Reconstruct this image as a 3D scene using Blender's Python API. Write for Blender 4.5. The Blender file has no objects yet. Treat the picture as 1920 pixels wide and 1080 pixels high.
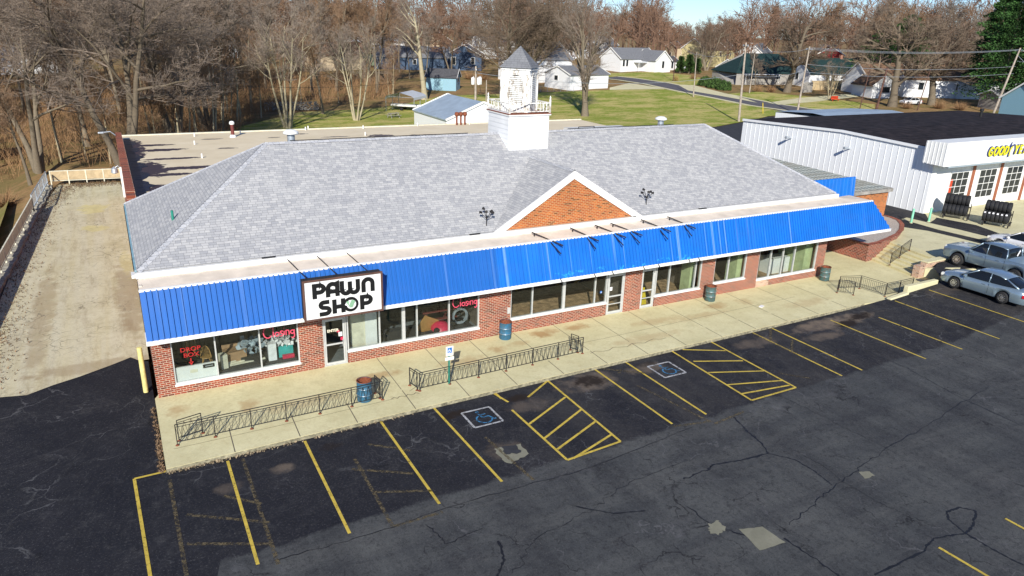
import bpy, bmesh, math, random
from math import sin, cos, pi, radians, sqrt, exp, atan2
from mathutils import Vector, Matrix
R = random.Random(7)
scene = bpy.context.scene
COL = scene.collection
# ------------------------------------------------------------------ camera
cam = bpy.data.cameras.new('camera'); camo = bpy.data.objects.new('camera', cam); COL.objects.link(camo)
scene.camera = camo
cam.sensor_fit = 'HORIZONTAL'; cam.sensor_width = 36; cam.lens = 36 * 1364.16 / 1920
cam.clip_start = .1; cam.clip_end = 4000
ya, pa, ra = radians(28.957), radians(19.784), radians(1.857)
fw = Vector((sin(ya) * cos(pa), cos(ya) * cos(pa), -sin(pa)))
rt = Vector((cos(ya), -sin(ya), 0)); up = rt.cross(fw)
rt, up = rt * cos(ra) + up * sin(ra), -rt * sin(ra) + up * cos(ra)
M = Matrix((rt, up, -fw)).transposed().to_4x4(); M.translation = (-0.232, -29.508, 14.535)
camo.matrix_world = M
scene.render.resolution_x = 1024; scene.render.resolution_y = 576
# ------------------------------------------------------------------ light
SUN = Vector((-sin(radians(30)) * .8846, -cos(radians(30)) * .8846, .4664)).normalized()      # towards the sun
w = bpy.data.worlds.new('World'); scene.world = w; w.use_nodes = True
nt = w.node_tree; bg = nt.nodes['Background']
sky = nt.nodes.new('ShaderNodeTexSky'); sky.sky_type = 'NISHITA'; sky.sun_disc = False
sky.sun_elevation = math.asin(SUN.z); sky.sun_rotation = atan2(SUN.x, SUN.y)
sky.air_density = .8; sky.dust_density = .1; sky.ozone_density = 2.0
tint = nt.nodes.new('ShaderNodeMix'); tint.data_type = 'RGBA'; tint.blend_type = 'MULTIPLY'; tint.inputs[0].default_value = 1
tint.inputs[7].default_value = (.72, .90, 1.18, 1); nt.links.new(sky.outputs[0], tint.inputs[6])
nt.links.new(tint.outputs[2], bg.inputs[0]); bg.inputs[1].default_value = .09
sl = bpy.data.lights.new('sun', 'SUN'); so = bpy.data.objects.new('sun', sl); COL.objects.link(so)
sl.energy = 4.9; sl.angle = radians(.5); sl.color = (1, .95, .85)
so.rotation_euler = (-SUN).to_track_quat('-Z', 'Y').to_euler()
vs = scene.view_settings; vs.view_transform = 'Standard'; vs.look = 'None'; vs.exposure = .36; vs.gamma = 1
vs.use_curve_mapping = False
try: scene.cycles.transparent_max_bounces = 16
except Exception: pass

# ------------------------------------------------------------------ terrain
def ss(t):
    t = min(1, max(0, t)); return t * t * (3 - 2 * t)
CFX, CFY = sin(ya), cos(ya)
def H(x, y):
    d = (x + .232) * CFX + (y + 29.508) * CFY
    h = -.15 + ss((x - 35) / 12) * (1 - ss((y - 28) / 25)) + .15 * ss((y - 38) / 10)
    h += min(4.5, max(0, (d - 135)) * .035)
    return h - 2.6 * ss((-7.3 - x) / 3.5) * (1 - ss((d - 90) / 60))

# ------------------------------------------------------------------ materials
MATS = {}
class N:
    """small node-graph helper"""
    def __init__(s, name):
        s.m = bpy.data.materials.new(name); s.m.use_nodes = True; s.t = s.m.node_tree
        s.b = s.t.nodes['Principled BSDF']
    def n(s, kind, **k):
        o = s.t.nodes.new('ShaderNode' + kind)
        for a, v in k.items(): setattr(o, a, v)
        return o
    def l(s, a, b): s.t.links.new(a, b)
    def co(s, kind='UV'):
        if kind == 'POS': return s.n('NewGeometry').outputs['Position']
        return s.n('TexCoord').outputs[kind]
    def mapped(s, v, sc=(1, 1, 1), loc=(0, 0, 0), rot=(0, 0, 0)):
        o = s.n('Mapping'); s.l(v, o.inputs[0]); o.inputs[1].default_value = loc
        o.inputs[2].default_value = rot; o.inputs[3].default_value = sc; return o.outputs[0]
    def noise(s, v, scale, detail=4, rough=.6):
        o = s.n('TexNoise'); o.inputs['Scale'].default_value = scale; o.inputs['Detail'].default_value = detail
        o.inputs['Roughness'].default_value = rough; s.l(v, o.inputs['Vector']); return o.outputs['Fac']
    def ramp(s, f, a, b, ca=(0, 0, 0, 1), cb=(1, 1, 1, 1)):
        o = s.n('ValToRGB'); s.l(f, o.inputs[0]); e = o.color_ramp.elements
        e[0].position = a; e[0].color = ca; e[1].position = b; e[1].color = cb; return o.outputs[0]
    def mix(s, f, a, b, mode='MIX'):
        o = s.n('Mix', data_type='RGBA', blend_type=mode)
        for v, i in ((f, 0), (a, 6), (b, 7)):
            if isinstance(v, (int, float)): o.inputs[i].default_value = v
            elif isinstance(v, tuple): o.inputs[i].default_value = v if len(v) == 4 else v + (1,)
            else: s.l(v, o.inputs[i])
        return o.outputs[2]
    def math(s, op, a, b=0, c=0, clamp=False):
        o = s.n('Math', operation=op, use_clamp=clamp)
        for i, v in enumerate((a, b, c)):
            if isinstance(v, (int, float)): o.inputs[i].default_value = v
            else: s.l(v, o.inputs[i])
        return o.outputs[0]
    def sep(s, v):
        o = s.n('SeparateXYZ'); s.l(v, o.inputs[0]); return o.outputs
    def bump(s, f, strength=.3, dist=.02):
        o = s.n('Bump'); o.inputs['Strength'].default_value = strength; o.inputs['Distance'].default_value = dist
        s.l(f, o.inputs['Height']); s.l(o.outputs[0], s.b.inputs['Normal'])
    def col(s, c):
        if isinstance(c, tuple): s.b.inputs['Base Color'].default_value = c if len(c) == 4 else c + (1,)
        else: s.l(c, s.b.inputs['Base Color'])
    def set(s, rough=.8, metal=0, spec=.5):
        s.b.inputs['Roughness'].default_value = rough; s.b.inputs['Metallic'].default_value = metal
        s.b.inputs['Specular IOR Level'].default_value = spec; return s
def simple(name, c, rough=.7, metal=0, var=.12, scale=3., bump=0, spec=.4, c2=None, coord='POS'):
    g = N(name); v = g.co('Object' if coord == 'O' else coord); f = g.noise(v, scale, 5)
    d = c2 or tuple(x * (1 - var * 2) for x in c); u = tuple(min(1, x * (1 + var)) for x in c)
    g.col(g.mix(g.ramp(f, .3, .7), d, u)); g.set(rough, metal, spec)
    if bump: g.bump(g.noise(v, scale * 6, 4), bump, .01)
    MATS[name] = g.m; return g.m

def brickmat(name, ca, cb, mortar, w_=.21, h_=.072, dark=.35):
    g = N(name); uv = g.co('UV'); b = g.n('TexBrick'); g.l(uv, b.inputs['Vector'])
    b.inputs['Scale'].default_value = 1; b.inputs['Brick Width'].default_value = w_; b.inputs['Row Height'].default_value = h_
    b.inputs['Mortar Size'].default_value = .010; b.inputs['Mortar Smooth'].default_value = .1; b.inputs['Bias'].default_value = 0
    b.inputs['Color1'].default_value = ca + (1,); b.inputs['Color2'].default_value = cb + (1,); b.inputs['Mortar'].default_value = mortar + (1,)
    # a few burnt bricks: second brick pattern decides
    b2 = g.n('TexBrick'); g.l(uv, b2.inputs['Vector']); b2.inputs['Scale'].default_value = 1
    b2.inputs['Brick Width'].default_value = w_; b2.inputs['Row Height'].default_value = h_; b2.inputs['Mortar Size'].default_value = .009
    b2.inputs['Color1'].default_value = (0, 0, 0, 1); b2.inputs['Color2'].default_value = (1, 1, 1, 1); b2.inputs['Mortar'].default_value = (1, 1, 1, 1)
    k = g.ramp(b2.outputs[0], .08, .12, (dark, dark, dark * 1.1, 1), (1, 1, 1, 1))
    n1 = g.ramp(g.noise(g.co('POS'), .8, 4), .3, .75, (.82, .8, .8, 1), (1.08, 1.05, 1.0, 1))
    g.col(g.mix(1., g.mix(1., b.outputs[0], k, 'MULTIPLY'), n1, 'MULTIPLY')); g.set(.85)
    g.bump(g.math('SUBTRACT', 1, b.outputs['Fac']), .5, .006); MATS[name] = g.m; return g.m
brickmat('brick_red', (.36, .066, .024), (.17, .027, .014), (.52, .43, .33), .235, .088)
brickmat('brick_orange', (.50, .13, .020), (.32, .065, .015), (.50, .34, .17), .235, .088)
brickmat('brick_light', (.48, .22, .13), (.50, .35, .25), (.60, .54, .44))
brickmat('brick_coping', (.33, .075, .03), (.22, .045, .025), (.55, .42, .30), w_=.9, h_=.24)

def shingles(name, cols, w_=.30, h_=.145, tint=None):
    g = N(name); uv = g.co('UV'); b = g.n('TexBrick'); g.l(uv, b.inputs['Vector'])
    b.inputs['Scale'].default_value = 1; b.inputs['Brick Width'].default_value = w_; b.inputs['Row Height'].default_value = h_
    b.inputs['Mortar Size'].default_value = .006; b.inputs['Mortar Smooth'].default_value = .3
    b.inputs['Color1'].default_value = cols[0] + (1,); b.inputs['Color2'].default_value = cols[1] + (1,); b.inputs['Mortar'].default_value = cols[2] + (1,)
    b.offset = .37; b.squash = .7; b.squash_frequency = 3
    n = g.ramp(g.noise(g.mapped(uv, (3.1, 6.2, 1)), 1., 0), .3, .7, (.97, .97, .975, 1), (1.03, 1.03, 1.02, 1))
    n2 = g.ramp(g.noise(g.co('POS'), .25, 4), .3, .7, (.96, .96, .965, 1), (1.03, 1.03, 1.02, 1))
    c = g.mix(1., g.mix(1., b.outputs[0], n, 'MULTIPLY'), n2, 'MULTIPLY')
    g.col(c); g.set(.92, spec=.2); g.bump(g.math('SUBTRACT', 1, b.outputs['Fac']), .4, .01); MATS[name] = g.m; return g.m
shingles('shingle_grey', ((.45, .445, .445), (.315, .318, .335), (.15, .15, .16)), .30, .145)
shingles('shingle_dark', ((.10, .10, .11), (.07, .07, .08), (.04, .04, .04)))
shingles('shingle_green', ((.018, .045, .045), (.012, .032, .035), (.01, .02, .02)))
shingles('shingle_brown', ((.22, .13, .08), (.16, .095, .06), (.08, .05, .03)))
shingles('shingle_mid', ((.20, .205, .22), (.16, .165, .18), (.08, .08, .09)))
shingles('cap_shingle', ((.52, .52, .54), (.40, .41, .44), (.18, .18, .20)), .3, .18)

brickmat('brick_old', (.32, .052, .024), (.13, .022, .014), (.44, .36, .28), .26, .10)
# blue ribbed awning metal, with the sun-bleached, scraped band in the middle
g = N('awning_blue'); p = g.co('POS'); s_ = g.sep(p)
c = g.mix(g.ramp(g.noise(g.mapped(p, (1.2, .5, .5)), 1.3, 3), .35, .7), (.006, .135, .52), (.008, .17, .64))
strip = g.noise(g.mapped(p, (7, .05, .05)), 1., 0)
c = g.mix(g.math('MULTIPLY', g.ramp(strip, .35, .7), .5), c, (.006, .12, .46))
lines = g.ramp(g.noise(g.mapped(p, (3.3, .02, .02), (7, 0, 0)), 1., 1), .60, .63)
c = g.mix(g.math('MULTIPLY', lines, g.math('MULTIPLY', g.ramp(g.noise(g.mapped(p, (.12, .1, .1)), 1., 2), .42, .52), .75)), c, (.16, .32, .70))  # thin pale lines on the ribs: painted highlights and scratches
c = g.mix(g.math('MULTIPLY', g.math('LESS_THAN', s_[0], 14.93), .65), c, (.012, .10, .36))
c = g.mix(g.math('MULTIPLY', g.ramp(g.noise(g.mapped(p, (.5, 1, 1)), 1.2, 6, .7), .45, .75), .45), c, (.03, .13, .42))
f1 = g.math('MULTIPLY', g.ramp(g.noise(g.mapped(p, (1, 1, 1.6)), 2.6, 6, .7), .56, .62), g.math('MULTIPLY',
     g.math('LESS_THAN', g.math('ABSOLUTE', g.math('SUBTRACT', s_[2], 3.03)), .16), g.math('LESS_THAN', g.math('ABSOLUTE', g.math('SUBTRACT', s_[0], 23.0)), 5.2)))
f2 = g.ramp(g.noise(p, 9., 5, .7), .74, .76)
c = g.mix(f1, c, (.03, .34, .72)); c = g.mix(g.math('MULTIPLY', f2, .5), c, (.06, .4, .8))
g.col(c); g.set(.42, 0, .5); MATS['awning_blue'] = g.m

simple('white_paint', (.78, .78, .76), .55, var=.05, scale=2)
simple('white_trim', (.80, .79, .76), .5, var=.04, scale=4)
simple('alu', (.62, .63, .62), .4, .3, var=.06, scale=5)
simple('black_iron', (.025, .022, .022), .55, var=.2, scale=9)
simple('rust', (.22, .065, .03), .85, var=.3, scale=14, bump=.3)
simple('blue_drum', (.018, .115, .21), .6, var=.3, scale=7, c2=(.05, .09, .12), coord='O')
simple('green_drum', (.022, .12, .13), .6, var=.3, scale=7, c2=(.10, .07, .05), coord='O')
simple('galv', (.50, .55, .60), .4, .55, var=.12, scale=6)
simple('pole_wood', (.40, .34, .28), .9, var=.2, scale=2, bump=.3)
simple('pole_dark', (.12, .06, .045), .9, var=.2, scale=2)
simple('sign_green', (.02, .22, .16), .5)
simple('sign_blue', (.02, .17, .55), .4)
simple('isa_blue', (.05, .22, .48), .8, var=.3, scale=8)
simple('bollard_mint', (.22, .60, .40), .5)
simple('bollard_yellow', (.75, .66, .26), .6, var=.15, scale=5)
simple('tyre', (.018, .018, .020), .75, var=.2, scale=20)
simple('rim', (.62, .63, .64), .25, .85, var=.05)
simple('dark', (.012, .012, .013), .6, var=.1)
simple('orange_red', (.55, .06, .02), .6)
simple('brown_trim', (.30, .10, .05), .7)
simple('canopy_roof', (.74, .64, .53), .8, var=.10, scale=1.2)
simple('soffit', (.62, .62, .60), .7)
simple('membrane_black', (.030, .023, .024), .95, var=.45, scale=1.1, spec=.15, bump=.4)
simple('siding_blue', (.025, .05, .17), .6); simple('siding_pale_blue', (.26, .44, .52), .6)
simple('siding_yellow', (.62, .52, .25), .7); simple('siding_green', (.30, .36, .24), .7); simple('siding_tan', (.52, .42, .28), .7)
simple('siding_red', (.35, .03, .03), .7)
simple('wood_new', (.52, .40, .24), .8, var=.15, scale=2); simple('wood_grey', (.32, .30, .27), .9, var=.2, scale=2)
simple('cardboard', (.36, .22, .12), .85); simple('oak', (.48, .26, .09), .5)
simple('chair_wood', (.42, .24, .08), .5); simple('pink', (.60, .03, .085), .4); simple('cream', (.70, .66, .52), .7)
simple('teal', (.05, .42, .40), .6); simple('paper', (.80, .79, .80), .8); simple('maroon', (.16, .035, .03), .6)
simple('yellow', (.75, .55, .03), .5); simple('interior_wall', (.16, .13, .11), .9); simple('dark_wall', (.05, .05, .055), .9)
simple('carpet', (.42, .27, .15), .95, var=.3, scale=3); simple('grey_floor', (.20, .22, .24), .7, var=.2, scale=2)
simple('lime_wall', (.50, .56, .30), .9); simple('ceiling_tile', (.45, .44, .42), .9)
simple('navy', (.01, .03, .16), .5); simple('sign_yellow', (.80, .72, .02), .4); simple('ink', (.008, .008, .008), .5)
simple('red_letter', (.42, .02, .02), .5); simple('pink_letter', (.70, .08, .14), .5); simple('money', (.25, .45, .28), .6)
simple('white_siding', (.76, .77, .78), .55, var=.04, scale=1); simple('white_boat', (.75, .75, .73), .4)
simple('tail_red', (.55, .01, .015), .2); simple('headlamp', (.6, .6, .55), .15); simple('tarp_green', (.02, .2, .06), .6)
simple('pebbles', (.50, .44, .38), .95, var=.35, scale=22, bump=.5)
simple('stone', (.40, .37, .30), .9, var=.3, scale=3, bump=.5)
simple('weed_tan', (.36, .28, .18), .95, var=.25, scale=5)
simple('leaf_litter', (.20, .13, .075), .95, var=.35, scale=2)
g = N('car_paint_blue'); g.col((.27, .36, .43)); g.set(.30, .55, .5); g.b.inputs['Coat Weight'].default_value = .7; MATS['car_paint_blue'] = g.m
g = N('car_paint_grey'); g.col((.22, .30, .37)); g.set(.32, .55, .5); g.b.inputs['Coat Weight'].default_value = .7; MATS['car_paint_grey'] = g.m
g = N('car_paint_white'); g.col((.72, .73, .75)); g.set(.25, .1, .5); g.b.inputs['Coat Weight'].default_value = .7; MATS['car_paint_white'] = g.m
g = N('car_glass'); g.col((.010, .012, .014)); g.set(.04, 0, .6); MATS['car_glass'] = g.m
g = N('car_glass_teal'); g.col((.03, .13, .13)); g.set(.06, 0, .7); MATS['car_glass_teal'] = g.m
# shop glass: real see-through pane with fresnel reflection
g = N('shop_glass'); t = g.n('BsdfTransparent'); t.inputs[0].default_value = (.86, .89, .88, 1); gl = g.n('BsdfGlossy'); gl.inputs[1].default_value = .01
fr = g.n('LayerWeight'); fr.inputs[0].default_value = .5; mx = g.n('MixShader')
g.l(g.math('ADD', .04, g.math('MULTIPLY', g.math('POWER', fr.outputs['Facing'], 5), .7)), mx.inputs[0]); g.l(t.outputs[0], mx.inputs[1]); g.l(gl.outputs[0], mx.inputs[2])
g.l(mx.outputs[0], g.t.nodes['Material Output'].inputs[0]); MATS['shop_glass'] = g.m

# concrete walk: cream, blotchy, rust stained
def stain_mix(g, p, c, stains, col, soft=.35, nscale=1.6):
    """real stains with their own outline: noisy ellipses in world metres"""
    s = g.sep(p); nz = g.noise(p, nscale, 5, .65)
    for (x, y, rx, ry, k) in stains:
        dx = g.math('DIVIDE', g.math('SUBTRACT', s[0], x), rx); dy = g.math('DIVIDE', g.math('SUBTRACT', s[1], y), ry)
        d = g.math('ADD', g.math('MULTIPLY', dx, dx), g.math('MULTIPLY', dy, dy))
        d = g.math('ADD', d, g.math('MULTIPLY', g.math('SUBTRACT', nz, .5), 3.2))
        f = g.math('MULTIPLY', g.ramp(d, 1 - soft, 1.0 if soft < .7 else 1.3, (1, 1, 1, 1), (0, 0, 0, 1)), k)
        c = g.mix(f, c, col)
    return c
def concrete(name, ca, cb, dirt, stains=(), scale=.5, joints=True, cracks=0., tracks=False):
    g = N(name); p = g.co('POS')
    c = g.mix(g.ramp(g.noise(p, scale, 6, .65), .32, .72), ca, cb)
    if tracks:
        c = g.mix(g.math('MULTIPLY', g.ramp(g.noise(g.mapped(p, (1.6, .05, 1)), 1., 3), .42, .62), .45), c, (.60, .57, .45))
        c = g.mix(g.math('MULTIPLY', g.ramp(g.noise(g.mapped(p, (1.1, .16, 1), (3, 0, 0)), 1., 7, .8), .50, .66), .60), c, (.30, .24, .15))
        c = stain_mix(g, p, c, [(-.6, 14, .8, 7, .6), (-4.6, 12, .6, 9, .5), (-2.5, 4.6, 2.5, .7, .5)], (.30, .22, .13), .6, 1.2)
        c = stain_mix(g, p, c, [(-2.3, 36, 1.3, 1.7, .8), (-2.2, 29.5, .9, 1.1, .8), (-.5, 20, .4, 3, .5)], (.62, .55, .26), .5, 1.2)
    c = g.mix(g.math('MULTIPLY', g.ramp(g.noise(p, 2.3, 6, .75), .52, .8), .55), c, dirt)
    c = g.mix(g.math('MULTIPLY', g.ramp(g.noise(p, 9, 6, .85), .48, .66), .34), c, dirt)
    c = g.mix(g.math('MULTIPLY', g.ramp(g.noise(p, .9, 8, .8), .50, .66), .45), c, tuple(x * .78 for x in ca))
    if cracks:
        wv = g.n('TexVoronoi', feature='DISTANCE_TO_EDGE'); wv.inputs['Scale'].default_value = cracks
        nn = g.n('TexNoise'); nn.inputs['Scale'].default_value = 1.5; g.l(p, nn.inputs['Vector'])
        va = g.n('VectorMath', operation='MULTIPLY_ADD'); g.l(nn.outputs['Color'], va.inputs[0]); va.inputs[1].default_value = (.9, .9, 0); g.l(p, va.inputs[2])
        g.l(va.outputs[0], wv.inputs['Vector'])
        k = g.math('MULTIPLY', g.ramp(wv.outputs['Distance'], .010, .035, (1, 1, 1, 1), (0, 0, 0, 1)), g.ramp(g.noise(p, .3, 3), .46, .62))
        c = g.mix(g.math('MULTIPLY', k, .75), c, (.16, .14, .10))
    if stains: c = stain_mix(g, p, c, stains, (.38, .22, .09), .9)
    g.col(c); g.set(.9, spec=.25); g.bump(g.noise(p, 12, 5), .15, .01); MATS[name] = g.m
concrete('walk_concrete', (.58, .525, .30), (.71, .655, .40), (.40, .31, .16),
  [(3.2, -2.1, .5, .7, .5), (8.6, -1.8, 1.2, .4, .6), (14.6, -1.5, .5, .5, .6), (17.6, -.8, 1.0, .5, .8), (19.6, -.7, .8, .5, .7), (22, -3.4, 2.6, .5, .3), (26.5, -2.2, 2.4, .4, .35), (34, -3.2, 2.0, .6, .3), (5, -2.8, 1.8, .5, .3), (12.5, -2.0, 1.4, .5, .4), (28.6, -1.4, .9, .5, .6), (30.5, -1.6, .6, .6, .4), (.6, -1.4, .5, .5, .5), (24, -1.8, 2.0, .4, .35), (38.3, -1.0, .5, .3, .5), (15.9, -1.3, .7, .3, .4)])
concrete('drive_concrete', (.54, .48, .30), (.66, .61, .43), (.32, .25, .14), [], .35, cracks=1.6, tracks=True)
concrete('lot_concrete', (.58, .535, .33), (.68, .635, .41), (.38, .32, .20))

# asphalt: dark sealed band beside the walk, grey worn field beyond it
g = N('lot_asphalt'); p = g.co('POS'); s_ = g.sep(p)
sealed = g.mix(g.ramp(g.noise(p, .35, 6, .7), .35, .7), (.0125, .0135, .020), (.025, .025, .031))
worn = g.mix(g.ramp(g.noise(p, .22, 6, .7), .3, .7), (.060, .064, .067), (.112, .115, .112))
worn = g.mix(g.math('MULTIPLY', g.ramp(g.noise(g.mapped(p, (.12, 1.3, 1), rot=(0, 0, .5)), 1., 5), .45, .7), .5), worn, (.034, .036, .044))
edge = g.math('ADD', g.math('ADD', s_[1], 11.0), g.math('MULTIPLY', g.math('SUBTRACT', g.noise(p, .9, 8, .75), .5), 1.1))
edge = g.math('SUBTRACT', edge, g.math('MULTIPLY', s_[0], .018))
left = g.math('GREATER_THAN', g.math('ADD', .7, g.math('MULTIPLY', g.math('ADD', s_[1], 11.4), .25)), s_[0])
worn = g.mix(g.math('MULTIPLY', g.ramp(g.noise(g.mapped(p, (.55, .07, 1), (3, 1, 0), (0, 0, .12)), 1., 6, .75), .42, .60), .55), worn, (.034, .035, .040))
worn = g.mix(g.math('MULTIPLY', g.ramp(g.noise(g.mapped(p, (.09, .5, 1), (8, 2, 0)), 1., 6, .75), .50, .66), .45), worn, (.125, .125, .118))
sealed = g.mix(g.math('MULTIPLY', g.math('MULTIPLY', g.ramp(g.noise(g.mapped(p, (.5, .22, 1), (1, 5, 0)), 1., 7, .8), .42, .62), g.ramp(g.math('MULTIPLY', s_[0], .025), .15, .45)), .7), sealed, (.062, .058, .056))
fs = g.math('MAXIMUM', g.ramp(edge, -.12, .16), left)
c = g.mix(fs, worn, sealed)
# wear inside the sealed band
c = g.mix(g.math('MULTIPLY', g.ramp(g.noise(p, .9, 7, .75), .56, .76), .40), c, (.085, .082, .085))
vt = g.n('TexVoronoi', feature='DISTANCE_TO_EDGE'); vt.inputs['Scale'].default_value = .55
nn = g.n('TexNoise'); nn.inputs['Scale'].default_value = 1.1; nn.inputs['Detail'].default_value = 6; g.l(p, nn.inputs['Vector'])
va = g.n('VectorMath', operation='MULTIPLY_ADD'); g.l(nn.outputs['Color'], va.inputs[0]); va.inputs[1].default_value = (1.8, 1.8, 0); g.l(p, va.inputs[2])
g.l(va.outputs[0], vt.inputs['Vector'])
ck = g.math('MULTIPLY', g.ramp(vt.outputs['Distance'], .004, .016, (1, 1, 1, 1), (0, 0, 0, 1)), g.ramp(g.noise(p, .16, 3), .44, .56))
c = g.mix(g.math('MULTIPLY', ck, .8), c, g.mix(g.ramp(g.noise(p, .7, 2), .4, .6), (.010, .010, .012), (.13, .13, .135)))
v2 = g.n('TexVoronoi', feature='DISTANCE_TO_EDGE'); v2.inputs['Scale'].default_value = 2.6; g.l(va.outputs[0], v2.inputs['Vector'])
ck2 = g.math('MULTIPLY', g.ramp(v2.outputs['Distance'], .01, .04, (1, 1, 1, 1), (0, 0, 0, 1)), g.ramp(g.noise(p, .33, 4), .56, .66))
c = g.mix(g.math('MULTIPLY', ck2, .30), c, (.15, .15, .16))
patchy = g.ramp(g.noise(p, .45, 5, .7), .35, .65)
c = g.mix(g.math('MULTIPLY', g.ramp(g.noise(p, 3.2, 8, .85), .50, .66), g.math('MULTIPLY', patchy, .42)), c, (.125, .12, .115))
c = g.mix(g.math('MULTIPLY', g.ramp(g.noise(p, 4.3, 8, .85), .50, .64), .55), c, (.012, .012, .015))
c = g.mix(g.math('MULTIPLY', g.ramp(g.noise(p, 13, 4, .9), .56, .66), .50), c, (.17, .165, .16))
c = g.mix(g.math('MULTIPLY', g.ramp(g.noise(p, 17, 4, .9), .54, .64), .60), c, (.008, .008, .010))
c = g.mix(g.math('MULTIPLY', g.ramp(g.noise(p, 60, 2, .8), .4, .6), .30), c, (.008, .008, .01))
c = stain_mix(g, p, c, [(16.8, -5.9, 1.6, .9, .6), (33.0, -5.7, 3.6, .7, .8), (31.0, -6.8, 1.6, .5, .5), (20.0, -5.9, 1.3, .5, .5), (13.5, -6.6, 1.2, .6, .35), (3.4, -6.9, .5, .35, .55), (1.6, -7.3, .6, .4, .35), (27, -5.9, 1.6, .6, .4), (10.9, -9.2, .9, .7, .35), (42, -6, 1.5, .7, .2)], (.20, .155, .115), .95)
c = stain_mix(g, p, c, [(16.9, -5.9, .9, .55, .95), (33.6, -6.1, .9, .45, 1), (35.2, -5.7, 1.1, .4, 1), (13.3, -5.9, .7, .35, 1), (10.3, -6.0, .6, .35, 1), (9.9, -6.1, .2, .5, .4), (5.2, -6.2, .5, .3, .5), (20.4, -5.6, .6, .3, .6)], (.02, .014, .011), .8, 2.5)
g.col(c); g.set(.9, spec=.2); g.bump(g.noise(p, 45, 4, .8), .35, .006); MATS['lot_asphalt'] = g.m
simple('asphalt_alley', (.035, .036, .042), .9, var=.3, scale=1.5); simple('road_asphalt', (.105, .10, .11), .9, var=.1, scale=.6)
simple('seam', (.012, .012, .014), .6); simple('joint', (.14, .12, .09), .9)
# traffic paint, worn through where noise says so
def paint(name, col, wear, worn=(.07, .06, .04)):
    g = N(name); p = g.co('POS'); f = g.ramp(g.noise(p, 7, 6, .8), wear - .06, wear + .06)
    tr = g.n('BsdfTransparent'); mx = g.n('MixShader'); g.l(f, mx.inputs[0]); g.l(tr.outputs[0], mx.inputs[1]); g.l(g.b.outputs[0], mx.inputs[2])
    g.l(mx.outputs[0], g.t.nodes['Material Output'].inputs[0])
    g.col(g.mix(g.ramp(g.noise(p, 3, 5), .35, .7), tuple(x * .7 for x in col), col)); g.set(.7); MATS[name] = g.m
paint('paint_yellow', (.66, .48, .07), .39); paint('paint_faded', (.13, .10, .05), .50); paint('paint_white', (.50, .50, .50), .44); paint('paint_blue', (.05, .22, .42), .46)

# grass / litter
def grass(name, a, b, dry, k=.5):
    g = N(name); p = g.co('POS')
    c = g.mix(g.ramp(g.noise(p, .35, 6, .7), .3, .7), a, b)
    c = g.mix(g.math('MULTIPLY', g.ramp(g.noise(g.mapped(p, (.5, 1, 1)), .22, 7, .8), .46, .55), k), c, dry)
    c = g.mix(g.math('MULTIPLY', g.ramp(g.noise(p, 1.6, 8, .85), .46, .62), .55), c, dry)
    c = g.mix(g.math('MULTIPLY', g.ramp(g.noise(p, 2.3, 8, .85), .50, .62), .45), c, tuple(x * .45 for x in a))
    g.col(c); g.set(1, spec=.1); g.bump(g.noise(p, 6, 4, .8), .6, .06); MATS[name] = g.m
grass('lawn_grass', (.17, .24, .026), (.25, .30, .045), (.50, .42, .16), .9)
grass('wood_floor', (.28, .16, .075), (.38, .24, .12), (.14, .13, .045), .6)
grass('slope_grass', (.20, .155, .06), (.26, .20, .085), (.14, .15, .035), .6)

# bark / twigs, tinted per tree
def bark(name, a, b, scale=3.):
    g = N(name); oi = g.n('ObjectInfo'); c = g.mix(oi.outputs['Random'], a, b)
    c = g.mix(g.math('MULTIPLY', g.ramp(g.noise(g.co('Object'), scale, 4), .35, .7), .4), c, tuple(x * .5 for x in a))
    g.col(c); g.set(.95, spec=.15); MATS[name] = g.m
bark('bark_grey', (.155, .125, .09), (.24, .20, .145), 5.); bark('bark_pale', (.34, .29, .19), (.44, .39, .27), 1.2)
bark('twig_grey', (.21, .165, .13), (.29, .235, .19)); bark('twig_brown', (.22, .14, .085), (.31, .205, .13)); bark('twig_red', (.19, .115, .08), (.27, .165, .105))
bark('twig_dark', (.15, .11, .08), (.22, .165, .12)); bark('brush', (.25, .145, .075), (.35, .21, .11)); bark('twig_tan', (.24, .17, .10), (.30, .22, .13))
simple('needle_green', (.045, .12, .025), .9, var=.5, scale=1.5, coord='O'); simple('leaf_green', (.055, .11, .022), .9, var=.5, scale=2, coord='O')
simple('vine_green', (.07, .12, .03), .9, var=.5, scale=2, coord='O'); simple('dry_grass', (.42, .30, .11), .9, var=.3)

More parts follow.
